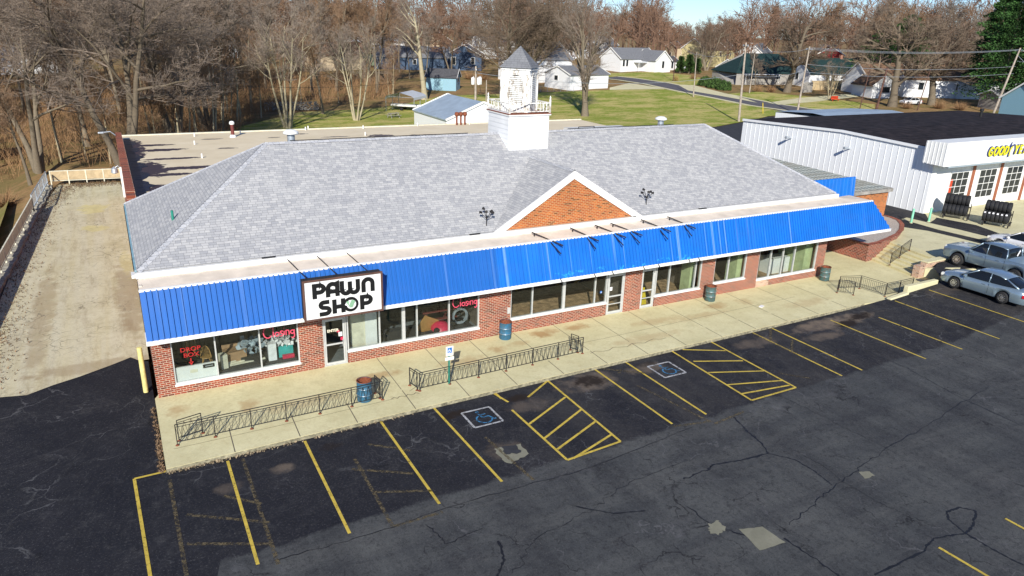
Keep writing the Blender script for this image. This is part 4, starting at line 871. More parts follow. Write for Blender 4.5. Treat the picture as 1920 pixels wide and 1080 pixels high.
mb = MB(); mb.lathe([(0, -.004), (.20, -.004)], (7.64, yf - .024, 3.38), 24, 'Y'); mb.build('emblem', 'white_paint', sg)
for k, a in enumerate((2.6, 2.1, 1.6, 1.1)):
    c_ = Vector((7.62 + .0, yf - .032 - .004 * k, 3.33)); u = Vector((cos(a), 0, sin(a))); v = Vector((-sin(a), 0, cos(a)))
    MB().cbox(c_ + u * .09 + v * .0, u * .16, v * .085, Vector((0, .0015, 0))).build('banknote', 'money' if k % 2 else 'paper', sg)
tag(B(6.78, .06, 2.245, 7.7, .07, 2.355).build('number_plate', 'white_paint', shop), 'white plate over the door')
FONT = None
def text_mesh(txt, size, bold=0, shear=0, ext=.01, sx=1.):
    cu = bpy.data.curves.new('lettering', 'FONT'); cu.body = txt; cu.size = size; cu.extrude = ext; cu.offset = bold; cu.shear = shear
    to = bpy.data.objects.new('lettering', cu); COL.objects.link(to); bpy.context.view_layer.update()
    me = bpy.data.meshes.new_from_object(to.evaluated_get(bpy.context.evaluated_depsgraph_get())); bpy.data.objects.remove(to)
    for v in me.vertices: v.co.x *= sx
    return me
def text(txt, size, loc, mat, parent=None, name='lettering', rot=(pi / 2, 0, 0), **k):
    me = text_mesh(txt, size, **k); me.materials.clear(); me.materials.append(MATS[mat]); o = bpy.data.objects.new(name, me); COL.objects.link(o)
    o.parent = parent; o.location = Vector(loc) - off(parent); o.rotation_euler = rot; return o
text('ENTER', .17, (6.92, .06, 1.62), 'cream', shop, bold=.006)
text('DROP', .25, (1.0, .07, 1.80), 'red_letter', shop, bold=.003, ext=.006, sx=1.15); text('BOX', .25, (1.10, .07, 1.55), 'red_letter', shop, bold=.003, ext=.006, sx=1.15)
MB().bar((1.36, .07, 1.48), (1.36, .07, 1.28), .05, .012).prism([(1.27, .064, 1.32), (1.45, .064, 1.32), (1.36, .064, 1.16)], (0, .012, 0)).build('arrow', 'red_letter', shop)
# handwritten word painted on two panes
CUR = [arc(.30, .45, .30, 40, 320, 12, .42), [(.68, .98), (.66, .05)], arc(.93, .22, .14, 0, 360, 12), [(1.34, .40), (1.20, .42), (1.15, .33), (1.32, .17), (1.26, .05), (1.12, .06)], [(1.42, .40), (1.42, .08)], [(1.42, .58), (1.43, .62)],
       [(1.55, .05), (1.55, .40), (1.62, .42), (1.72, .40), (1.76, .28), (1.76, .05)], arc(1.99, .24, .13, 0, 360, 12) , [(2.12, .40), (2.12, -.12), (2.02, -.24), (1.90, -.16)]]
for (x, z, sx) in ((4.25, 1.78, .60), (12.95, 1.80, .60)):
    mb = MB(); strokes(mb, CUR, (x, .085, z), (1, 0, 0), (0, 0, 1), (0, -1, 0), sx, .045, .004); tag(mb.build('painted_word', 'pink_letter', shop), 'pink handwritten word Closing on the glass')
# drop-box panel filling the foot of the first pane
dp = B(.74, .12, .52, 2.29, .20, 1.12).build('drop_box_panel', 'white_paint', shop); B(1.78, .10, .92, 2.22, .119, 1.08).build('mail_slot', 'dark', dp); B(1.86, .095, .98, 2.16, .0995, 1.02).build('slot_flap', 'galv', dp); tag(B(1.28, .112, .80, 1.56, .119, .94).build('notice', 'cream', dp), 'small faded notice')
for (x, z, wd, h, m) in ((7.42, 1.35, .17, .2, 'paper'), (7.35, 1.55, .12, .1, 'pink'), (22.12, 1.35, .16, .2, 'paper'), (21.5, 1.30, .12, .12, 'sign_blue'), (7.5, 1.15, .12, .15, 'pink')): tag(B(x, .068, z, x + wd, .074, z + h).build('window_notice', m, shop))

# ================================================================== WHAT SHOWS BEHIND THE GLASS
def chair(name, loc, rz, label, s=1.):
    t = proto(name, label, 'chair', 'wooden chairs for sale'); mb = MB()
    MB().lathe([(0, .46), (.21, .46), (.22, .44), (.2, .42), (0, .42)], (0, 0, 0), 14).build('seat', 'chair_wood', t)
    for x, y in ((-.17, -.17), (.17, -.17), (-.17, .17), (.17, .17)): MB().tube([(x * .75, y * .75, .42), (x * 1.15, y * 1.15, 0)], [.022, .014], 6).build('leg', 'chair_wood', t)
    mb = MB(); mb.tube([(.20 * cos(a), .17, .46 + .55 * sin(a)) for a in [pi * i / 10 for i in range(11)]], .016, 6)
    for i in range(-3, 4): mb.tube([(i * .04, .17, .44), (i * .05, .17, .46 + .53 * sqrt(1 - (i * .25) ** 2))], .008, 5)
    mb.build('backrest', 'chair_wood', t); place(t, loc, rz, s); return t
chair('wooden_chair', (2.0, .62, .75), 2.9, 'hoop-backed wooden chair right behind the white drop-box panel'); chair('wooden_chair', (1.45, 1.25, 1.05), 3.3, 'hoop-backed wooden chair standing higher up behind the red lettering')
def box_of(name, loc, dims, mat, label, cat, rz=0, open_=False):
    t = thing(name, (0, 0, 0), label, cat); t.location = loc; t.rotation_euler = (0, 0, rz); a, b, c_ = dims; B(-a / 2, -b / 2, 0, a / 2, b / 2, c_).build('carton', mat, t)
    if open_:
        MB().add([(-a / 2, -b / 2, c_), (a / 2, -b / 2, c_), (a / 2, -b / 2 - .12, c_ + .12), (-a / 2, -b / 2 - .12, c_ + .12)], [(0, 1, 2, 3)]).add([(-a / 2, b / 2, c_), (a / 2, b / 2, c_), (a / 2, b / 2 + .1, c_ + .14), (-a / 2, b / 2 + .1, c_ + .14)], [(0, 1, 2, 3)]).build('flap', mat, t)
    return t
MB().box(.74, .32, .02, 5.6, 1.9, .55).build('display_step', 'dark_wall', shop)
box_of('cardboard_box', (3.15, 1.1, .55), (.85, .6, .55), 'cardboard', 'open brown cardboard box in the middle left shop window', 'box', .15, True)
box_of('wood_shelf', (2.62, .65, .55), (.28, .35, .62), 'cream', 'pale wooden shelf end leaning in the left shop window', 'shelf', .2)
for k in range(3): box_of('timber_plank', (3.5 - .05 * k, .75 + .1 * k, .555 + .06 * k), (1.7, .12, .05), 'cream', ['lowest', 'middle', 'top'][k] + ' pale plank of the pile in the middle left pane', 'plank', .12 * k + .1)
box_of('teal_carton', (4.62, .62, .55), (.34, .3, .78), 'paper', 'white and teal carton standing in the third pane', 'box')
box_of('paper_bin', (5.22, .85, .55), (.62, .4, .5), 'teal', 'teal and tan bin heaped with papers at the right of the left window', 'bin')
box_of('toy_box', (5.28, .50, .55), (.5, .14, .16), 'pink', 'small pink and white toy box on the window floor', 'box')
tag(B(4.46, .455, .85, 4.78, .462, 1.2).build('printed_panel', 'sign_green', bpy.data.objects['teal_carton']))
pp = []
mb = MB()
for k in range(90):
    c_ = Vector((R.gauss(5.05, .32), R.gauss(.9, .16), R.uniform(1.08, 1.62) - .0)); c_.z = 1.1 + .5 * R.random() * max(0, 1 - abs(c_.x - 5.05) * 1.2)
    u = Vector((R.gauss(0, 1), R.gauss(0, 1), R.gauss(0, .6))).normalized(); v = u.cross(Vector((R.gauss(0, 1), R.gauss(0, 1), 1))).normalized(); mb.cbox(c_, u * .12, v * .085, u.cross(v) * .002)
tag(mb.build('paper_heap', 'paper'), 'white heap of crumpled papers in the right pane of the left window', 'papers', kind='stuff')
mb = MB()
for k in range(40):
    c_ = Vector((R.gauss(3.75, .25), R.gauss(1.2, .15), R.uniform(.75, 1.45))); u = Vector((R.gauss(0, 1), R.gauss(0, 1), R.gauss(0, 1))).normalized(); v = u.cross(Vector((0, 1, .3))).normalized(); mb.cbox(c_, u * .14, v * .09, u.cross(v) * .02)
tag(mb.build('clothes_heap', 'metal_roof_blue'), 'heap of blue-grey clothes behind the middle pane', 'clothes', kind='stuff')
box_of('black_case', (3.75, .95, .56), (.9, .4, .22), 'dark', 'dark case lying behind the planks in the left window', 'case', -.2)
# white column/partition, dark bench, board, pink ride-on toy
box_of('white_partition', (9.05, .62, .02), (.55, .25, 2.7), 'white_paint', 'tall white partition right behind the pane beside the door', 'partition')
box_of('glass_cabinet', (8.45, .75, .02), (.7, .4, 2.3), 'cream', 'pale display cabinet between the door and the white partition', 'cabinet')
box_of('wood_board', (11.75, .95, .45), (.95, .05, .85), 'oak', 'tan wooden board propped at a tilt in the dark window', 'board', .4).rotation_euler = (.3, .5, .3)
MB().box(10.0, .35, .02, 14.3, 2.0, .45).build('display_step', 'dark_wall', shop)
bn = thing('picnic_bench', (12.9, 1.55, .45), 'maroon slatted picnic bench behind the pink ride-on toy', 'bench')
for k in range(4): B(11.9, 1.25 + k * .2, 1.22, 13.6, 1.42 + k * .2, 1.27).build('slat', 'maroon', bn)
for k in range(2): B(11.9, .98 + k * 1.3, .92, 13.6, 1.16 + k * 1.3, .97).build('seat', 'maroon', bn)
for x in (12.15, 13.35): MB().bar((x, 1.1, .45), (x, 1.6, 1.22), .08).bar((x, 2.1, .45), (x, 1.6, 1.22), .08).build('leg', 'maroon', bn)
toy = thing('ride_on_toy', (12.75, .75, .45), 'pink ride-on toy car in front of the dark bench', 'toy')
MB().lathe([(0, .46), (.25, .43), (.44, .28), (.50, .12), (.46, .04)], (12.62, .78, .45), 16).build('shell', 'pink', toy, smooth=True)
for dx in (-.35, .4): MB().lathe([(0, -.06), (.15, -.06), (.15, .06), (0, .06)], (12.62 + dx, .42, .62), 14, 'Y').build('wheel', 'tyre', toy)
MB().box(12.9, .42, .75, 13.25, .55, 1.0).build('grille', 'dark', toy)
wm = thing('exercise_wheel', (13.75, 1.0, .45), 'dark round machine at the right end of the pawn window', 'machine')
MB().lathe([(.32, -.05), (.42, -.05), (.42, .05), (.32, .05)], (13.75, 1.0, .95), 20, 'Y').build('wheel', 'galv', wm)
MB().bar((13.45, 1, .45), (13.75, 1, .95), .06).bar((14.05, 1, .45), (13.75, 1, .95), .06).build('stand', 'dark', wm)
wf = thing('wet_floor_sign', (24.9, .6, .02), 'yellow folding floor sign behind the second door', 'sign')
for s_ in (-1, 1): MB().prism([(24.68, .6 + .16 * s_, .02), (25.02, .6 + .16 * s_, .02), (24.92, .6 + .02 * s_, .98), (24.78, .6 + .02 * s_, .98)], (0, .015 * s_, 0)).build('panel', 'yellow', wf)
box_of('sales_counter', (36.6, 1.9, .02), (1.7, .9, 1.0), 'white_paint', 'white counter behind the last shop window', 'counter')

# ================================================================== STREET FURNITURE
def railing(name, label, pts, zig=True, h=.84, lean=0., group='black iron railings', zf=lambda x, y: 0.):
    t = thing(name, (pts[0][0], pts[0][1], zf(*pts[0])), label, 'railing', group)
    V3 = [Vector((x, y, zf(x, y))) for x, y in pts]
    for q_ in V3:
        MB().bar(q_, q_ + Vector((0, 0, h)), .032).build('post', 'black_iron', t); MB().lathe([(.075, .0), (.05, .03), (.02, .04)], tuple(q_), 8).build('foot_plate', 'rust', t)
    a = MB(); b = MB(); c_ = MB()
    for i in range(len(V3) - 1):
        p0, p1 = V3[i], V3[i + 1]; u = Vector((0, 0, 1))
        a.bar(p0 + u * h, p1 + u * h, .04, .018); a.bar(p0 + u * (h - .10), p1 + u * (h - .10), .022, .014); b.bar(p0 + u * .14, p1 + u * .14, .028, .016)
        L = (p1 - p0).length; k = max(2, int(L / .115)); zz = 0
        for j in range(k):
            s0, s1 = j / k, (j + 1) / k; e0 = p0.lerp(p1, s0 + .5 / k); 
            if zig: e1 = p0.lerp(p1, s0 + (.05 if j % 2 else .95) / k); e2 = p0.lerp(p1, s0 + (.95 if j % 2 else .05) / k); c_.bar(e1 + u * .14, e2 + u * (h - .1), .013)
            else: c_.bar(e0 + u * .14, e0 + u * (h - .1), .013)
    a.build('top_rail', 'black_iron', t); b.build('bottom_rail', 'black_iron', t); c_.build('balusters', 'black_iron', t); return t
def ln(a, b, k): return [(a[0] + (b[0] - a[0]) * i / k, a[1] + (b[1] - a[1]) * i / k) for i in range(k + 1)]
railing('iron_railing', 'long black railing with zigzag bars from the left end of the walk to the barrel', ln((.34, -4.04), (8.05, -3.92), 6))
railing('iron_railing', 'black railing with zigzag bars behind the green signpost', ln((9.7, -3.85), (18.05, -3.58), 6))
def ret(label, pts): railing('iron_railing_return', label, pts, group='short return pieces of railing')
ret('short black return railing at the left end of the long railing', [(.42, -3.75), (1.25, -3.55)]); ret('short black return railing beside the rusty barrel', [(8.0, -3.75), (7.95, -3.25)])
ret('short black return railing at the left end of the signpost railing', [(9.62, -3.75), (9.5, -3.2)]); ret('short black return railing at the right end of the signpost railing', [(17.9, -3.4), (17.75, -3.0)])
railing('iron_railing', 'short front section of black railing at the right end of the walk', [(36.97, -2.75), (37.55, -3.45)], False)
railing('iron_railing', 'long bent section of black railing round the sunken landing', [(37.6, -2.35), (38.95, -2.8), (39.15, -4.4), (40.4, -4.42), (41.7, -4.38)], False, .84)
railing('stair_railing', 'rusty black railing running up the middle of the steps', [(44.75, -.7), (45.8, -.6), (46.9, -.5)], False, .84, zf=lambda x, y: max(0, min(.85, (x - 44.65) * .33 + .12)))

def barrel(loc, mat, label, rz):
    t = proto('oil_drum_bin', label, 'barrel', 'oil drums used as litter bins'); r = .30
    pf = [(.0, .02), (r - .01, .0), (r, .02), (r, .28), (r + .012, .295), (r, .31), (r, .57), (r + .012, .585), (r, .60), (r, .86), (r + .012, .875), (r, .89), (r - .02, .88)]
    MB().lathe(pf, (0, 0, 0), 28).build('drum', mat, t, smooth=True)
    MB().lathe([(r - .02, .885), (r - .022, .30), (0, .28)], (0, 0, 0), 24).build('inside', 'rust', t); MB().lathe([(r - .022, .87), (r + .014, .88), (r + .012, .90), (r - .02, .90)], (0, 0, 0), 24).build('rim', 'rust', t)
    for z in (.30, .59): MB().lathe([(r + .013, z - .006), (r + .016, z), (r + .013, z + .006)], (0, 0, 0), 28).build('hoop', 'galv', t)
    place(t, loc, rz); return t
barrel((7.4, -3.6, 0), 'blue_drum', 'blue barrel with rusty rim standing at the end of the long railing', 0); barrel((15.55, -.45, 0), 'blue_drum', 'bright blue barrel against the brick pier left of the brown-carpeted shop', 1.)
barrel((28.85, -.55, 0), 'green_drum', 'teal barrel against the brick pier between the two small windows', 2.); barrel((38.25, -.75, 0), 'green_drum', 'teal barrel at the far right brick pier', 3.)
box_of('litter_scrap', (30.9, -2.55, 0), (.35, .2, .03), 'paper', 'flat pale scrap of litter on the walk near the third barrel', 'litter', .4)
sp = thing('parking_sign', (11.06, -3.79, 0), 'green post with white and blue wheelchair parking sign by the railing', 'sign')
MB().box(11.03, -3.82, 0, 11.09, -3.76, 1.75).build('post', 'sign_green', sp)
pn = B(10.89, -3.86, 1.36, 11.23, -3.845, 1.80).build('sign_plate', 'white_paint', sp, bevel=.004); B(10.96, -3.868, 1.50, 11.16, -3.861, 1.74).build('blue_field', 'sign_blue', pn)
def isa3(parent, o, s, nrm=(0, -1, 0)):
    mb = MB(); strokes(mb, [[(-.05, .28), (0, -.02), (.24, -.02), (.34, -.28), (.42, -.26)], [(-.02, .12), (.2, .12)], [(-.05, .40), (.03, .40)], [(-.1, .08)] + arc(.02, -.14, .27, 125, 350, 10)], o, (1, 0, 0), (0, 0, 1), nrm, s, s * .1, .003); mb.build('wheelchair_symbol', 'white_paint', parent)
isa3(pn, (11.04, -3.869, 1.62), .2)
B(10.86, -3.86, 1.16, 11.26, -3.845, 1.31).build('sign_plate', 'white_paint', sp, bevel=.004)
isa3(shop, (21.56, .066, 1.36), .1)
def bollard(p, label, mat, r, h, z=None):
    t = thing('bollard', (p[0], p[1], H(*p) if z is None else z), label, 'bollard', 'steel bollards'); z_ = t.location.z
    MB().lathe([(r, z_ - .02), (r, z_ + h - .04), (r * .7, z_ + h), (0, z_ + h + .01)], (p[0], p[1], 0), 16).build('tube', mat, t, smooth=True); MB().lathe([(r * 1.5, z_), (r * 1.4, z_ + .03), (r, z_ + .04)], (p[0], p[1], 0), 16).build('collar', 'lot_concrete', t)
bollard((54.48, 4.53), 'mint green bollard nearer the brick wing', 'bollard_mint', .085, 1.15); bollard((56.22, 4.2), 'mint green bollard at the corner of the white metal garage', 'bollard_mint', .085, 1.15)
ys = thing('guard_post', (-.5, 1.2, 0), 'pale yellow steel guard post leaning by the left end of the shop', 'post'); MB().tube([(-.42, 1.0, -.1), (-.42, 1.0, 1.9)], .10, 14).build('tube', 'bollard_yellow', ys, smooth=True)

# ================================================================== METAL GARAGE
gy = thing('metal_garage', (58.8, 6.2, .8), 'white ribbed metal garage with black roof and glazed bay doors', 'building')
GX, GX2, GY0, GY1, GZ = 58.5, 96, 6.2, 27.5, .4
mb = MB(); mb.add([(GX, GY0, GZ), (GX, GY1, GZ), (GX, GY1, 6.0), (GX, 15.3, 6.45), (GX, GY0, 6.12)], [(0, 1, 2, 3, 4)]); mb.add([(GX2, GY0, GZ), (GX2, GY1, GZ), (GX2, GY1, 6.0), (GX2, 15.3, 6.45), (GX2, GY0, 6.12)], [(0, 1, 2, 3, 4)]); mb.add([(GX, GY1, GZ), (GX2, GY1, GZ), (GX2, GY1, 6.0), (GX, GY1, 6.0)], [(0, 1, 2, 3)])
mb.build('side_wall', 'metal_white', gy)
mb = MB(); y = GY0 + .3
while y < GY1: mb.bar((GX - .02, y, GZ), (GX - .02, y, 6.02 + (.34 * (y - GY0) / 9 if y < 15.3 else .34 * (GY1 - y) / 12)), .03, .012); y += .6
mb.build('wall_ribs', 'white_siding', gy)
mb = MB(); mb.add([(GX - .1, GY0 - .3, 6.17), (GX2, GY0 - .3, 6.17), (GX2, 15.3, 6.52), (GX - .1, 15.3, 6.52), (GX - .1, GY1, 6.08), (GX2, GY1, 6.08)], [(0, 1, 2, 3), (3, 2, 5, 4)]); mb.build('roof', 'membrane_black', gy)
mb = MB(); mb.bar((GX - .09, GY0 - .2, 6.10), (GX - .09, 15.3, 6.45), .14, .22); mb.bar((GX - .09, 15.3, 6.45), (GX - .09, GY1, 6.02), .14, .22); mb.build('edge_trim', 'white_siding', gy)
# front wall, piers and bay doors
bays = [(61.1 + k * 4.15, 64.15 + k * 4.15) for k in range(7)]
mb = MB(); px_ = GX + .012
for a, b in bays: mb.box(px_, GY0, GZ, a, GY0 + .25, 4.75); px_ = b
mb.box(px_, GY0, GZ, GX2, GY0 + .25, 4.75); mb.box(GX + .012, GY0 + .001, 4.75, GX2, GY0 + .25, 6.0); mb.build('front_wall', 'white_paint', gy)
for i, (a, b) in enumerate(bays):
    z0, z1 = .80, 4.70
    dn = B(a, GY0 + .12, z0, b, GY0 + .18, z1).build('bay_door', 'white_paint', gy)
    B(a + .35, GY0 + .10, 1.62, b - .2, GY0 + .119, 4.05).build('pane', 'window_dark', dn)
    mb = MB()
    for k in range(4): xx = a + .35 + (b - a - .55) * k / 3; mb.box(xx - .022, GY0 + .075, 1.60, xx + .022, GY0 + .099, 4.08)
    for k in range(5): zz = 1.62 + 2.43 * k / 4; mb.box(a + .3, GY0 + .068, zz - .022, b - .15, GY0 + .098, zz + .022)
    mb.build('muntins', 'white_paint', dn); MB().box(a - .1, GY0 - .012, z1 - .02, b + .12, GY0 - .0, z1 + .05).build('door_head', 'dark', dn)
    B(b + .04, GY0 - .05, .78, b + .44, GY0 - .002, 4.72).build('jamb_pier', 'brown_trim', gy)
tag(B(61.5, GY0 + .094, 1.9, 61.85, GY0 + .0985, 3.5).build('orange_drum_stack', 'orange_red', gy), 'orange drums seen through the first bay door')
fb = MB().prism([(57.75, 4.9, 5.02), (57.75, 6.75, 5.12), (57.75, 6.75, 6.86), (57.75, 4.9, 6.92)], (38.2, 0, 0)).build('fascia_box', 'white_paint', gy)
mb = MB(); 
for k in range(6): mb.bar((57.735, 5.0 + k * .33, 5.04), (57.735, 5.0 + k * .33, 6.88), .03, .04)
mb.build('fascia_ribs', 'white_siding', fb)
B(58.5, 4.95, 4.88, 95.9, 6.2, 5.0).build('soffit', 'metal_roof_blue', gy)
gs = thing('garage_sign', (62.2, 4.8, 5.6), 'raised yellow letters with blue edges reading GOODYEAR on the white fascia', 'sign')
x = 63.3
for i, ch in enumerate('GOODYEAR'):
    wd = .74
    if i == 4:   # winged foot between D and Y
        MB().prism([(x + .05, 4.86, 5.35), (x + .35, 4.86, 5.45), (x + .30, 4.86, 5.9), (x + .75, 4.86, 6.45), (x + .25, 4.86, 6.30), (x + .30, 4.86, 6.65), (x - .02, 4.86, 6.2), (x + .08, 4.86, 5.8)], (0, -.05, 0)).build('emblem', 'navy', gs)
        MB().prism([(x + .14, 4.80, 5.45), (x + .28, 4.80, 5.5), (x + .24, 4.80, 5.92), (x + .58, 4.80, 6.33), (x + .22, 4.80, 6.2), (x + .16, 4.80, 5.9)], (0, -.02, 0)).build('emblem', 'sign_yellow', gs); x += .80
    text(ch, 1.05, (x - .09, 4.86, 5.62), 'navy', gs, 'letter', bold=.055, shear=.25, ext=.03, sx=.80)
    text(ch, 1.05, (x, 4.80, 5.60), 'sign_yellow', gs, 'letter', bold=.028, shear=.25, ext=.03, sx=.80); x += wd
for (yy, zz) in ((20.9, 5.0), (14.2, 5.0)):
    mb = MB(); mb.tube([(GX - .02, yy, zz), (GX - .45, yy, zz + .1)], .05, 8); mb.tube([(GX - .40, yy, zz + .1), (GX - .85, yy, zz + .12)], [.11, .14], 10); a = mb.build('wall_light', 'galv', gy)
# rear white annexes with pale metal roof
ax_ = thing('garage_annex', (90, 32, 0), 'low white metal annex with pale blue roof behind the black-roofed garage', 'building')
mb = MB(); mb.box(77, 28.0, .2, 92, 40, 5.0); mb.build('wall', 'metal_white', ax_); mb = MB(); mb.add([(76.8, 27.8, 5.1), (92.2, 27.8, 5.1), (92.2, 34, 5.5), (76.8, 34, 5.5), (92.2, 40.2, 5.1), (76.8, 40.2, 5.1)], [(0, 1, 2, 3), (3, 2, 4, 5)]); mb.build('roof', 'metal_roof_blue', ax_)
MB().lathe([(.0, 7.3), (.22, 7.3), (.22, 7.0), (.14, 7.0), (.14, 6.1)], (88, 20, 0), 10).build('flue', 'dark', gy)

# ---- tyres: every tyre a thing, resting on wheeled steel racks
TY = proto('tyre', 'x', 'tyre'); OUT = .345
pf = [(.21, -.10), (.235, -.115), (.31, -.11), (.335, -.09), (.345, -.05), (.345, .05), (.335, .09), (.31, .11), (.235, .115), (.21, .10), (.19, .05), (.19, -.05), (.21, -.10)]
MB().lathe(pf, (0, 0, 0), 22, 'X').build('rubber', 'tyre', TY, smooth=2)
mb = MB(); mb.lathe([(.255, -.119), (.275, -.1185), (.275, -.112)], (0, 0, 0), 22, 'X'); mb.build('whitewall_ring', 'galv', TY)
LB = proto('tyre', 'x', 'tyre'); o = MB().lathe(pf, (0, 0, 0), 22, 'X').build('rubber', 'tyre', LB, smooth=2); mb = MB(); mb.cbox((0, -.25, .245), (.05, 0, 0), (0, .04, .04), (0, .002, -.002)); mb.build('paper_label', 'paper', LB)
used_ty = {TY.name: False, LB.name: False}
def put_tyre(src, loc, rz, label, s=1.):
    if not used_ty[src.name]: used_ty[src.name] = True; src['label'] = label; src['group'] = 'tyres for sale on the racks'; place(src, loc, rz, s); return
    dup(src, loc, rz, s, label, group='tyres for sale on the racks')
ORD = ['first', 'second', 'third', 'fourth', 'fifth', 'sixth', 'seventh', 'eighth']
def rack(p, rz, which, n_top, n_bot, low_src):
    z = H(*p) + .05; t = thing('tyre_rack', (p[0], p[1], z), 'black wheeled steel tyre rack ' + which, 'rack', 'tyre racks outside the garage', rz); L = 1.8
    mb = MB()
    for y_, z_ in ((-.52, .32), (-.12, .32), (.12, .32), (.52, .32), (-.18, .98), (.2, .98)): mb.bar((-.1, y_, z_), (L, y_, z_), .05)
    for x_ in (-.1, L): mb.bar((x_, -.55, .30), (x_, .55, .30), .06); mb.bar((x_, 0, .3), (x_, 0, 1.3), .06); mb.bar((x_, -.2, .98), (x_, .2, .98), .05)
    mb.build('frame', 'black_iron', t)
    for x_, y_ in ((L - .05, -.5), (L - .05, .5)): MB().bar((x_, y_, 0), (x_, y_, .32), .09).build('leg', 'black_iron', t)
    for y_ in (-.5, .5): MB().lathe([(.04, -.05), (.16, -.05), (.17, 0), (.16, .05), (.04, .05)], (0.05, y_, .12), 14, 'X').build('caster', 'tyre', t)
    Mx = Matrix.Translation((p[0], p[1], z)) @ Matrix.Rotation(rz, 4, 'Z')
    for row, (y_, z_, n_, src) in (('front lower row', (-.38, .72, n_bot, low_src)), ('back lower row', (.40, .72, 6, TY)), ('top row', (.0, 1.50, n_top, TY))):
        for k in range(n_): q_ = Mx @ Vector((.05 + k * .29 + R.uniform(-.01, .01), y_, z_ + R.uniform(-.012, .012))); put_tyre(src, q_, rz, '%s tyre in the %s, rack %s' % (ORD[k], row, which), R.uniform(1.20, 1.26))
rack((59.2, 4.9), -1.12, 'by the bollards', 6, 6, TY); rack((60.0, 2.1), -1.22, 'right of the other', 6, 6, LB)

# ================================================================== CARS
def loft(mb, st, close=True):
    """st: list of (pos, [(y, z)...]) half sections from sill to centre line, mirrored"""
    m = len(st[0][1]); vs = []
    for xx, sec in st:
        for (y, z) in sec: vs.append((xx, y, z))
        for (y, z) in sec[-2::-1] if abs(sec[-1][0]) < 1e-6 else sec[::-1]: vs.append((xx, -y, z))
    n = len(vs) // len(st)
    fs = [(i * n + k, i * n + k + 1, (i + 1) * n + k + 1, (i + 1) * n + k) for i in range(len(st) - 1) for k in range(n - 1)]
    if close: fs += [tuple(range(n))[::-1], tuple(range((len(st) - 1) * n, len(st) * n))]
    return mb.add(vs, fs)
def interp(tab, x):
    if x <= tab[0][0]: return tab[0][1]
    for (a, va), (b, vb) in zip(tab, tab[1:]):
        if x <= b: t = (x - a) / (b - a); return va + (vb - va) * t
    return tab[-1][1]
def wheel(t, x, y, r, wd, side):
    w_ = MB().lathe([(r * .62, -wd / 2), (r * .93, -wd / 2), (r, -wd * .32), (r, wd * .32), (r * .93, wd / 2), (r * .62, wd / 2)], (x, y, r), 26, 'Y').build('wheel', 'tyre', t, smooth=2)
    mb = MB(); yo = y + side * wd * .40; mb.lathe([(r * .55, -.01), (r * .64, -.01), (r * .64, .02), (r * .55, .02)], (x, yo, r), 24, 'Y')
    for k in range(10):
        a = 2 * pi * k / 10; mb.bar((x + .06 * cos(a), yo, r + .06 * sin(a)), (x + r * .6 * cos(a + .08), yo, r + r * .6 * sin(a + .08)), .028, .035)
    mb.lathe([(0, -.02), (.075, -.02), (.075, .02), (0, .02)], (x, yo, r), 12, 'Y'); mb.build('rim', 'rim', w_)
    MB().lathe([(0, 0), (r * .62, 0)], (x, y + side * wd * .1, r), 20, 'Y').build('brake_disc', 'dark', w_)
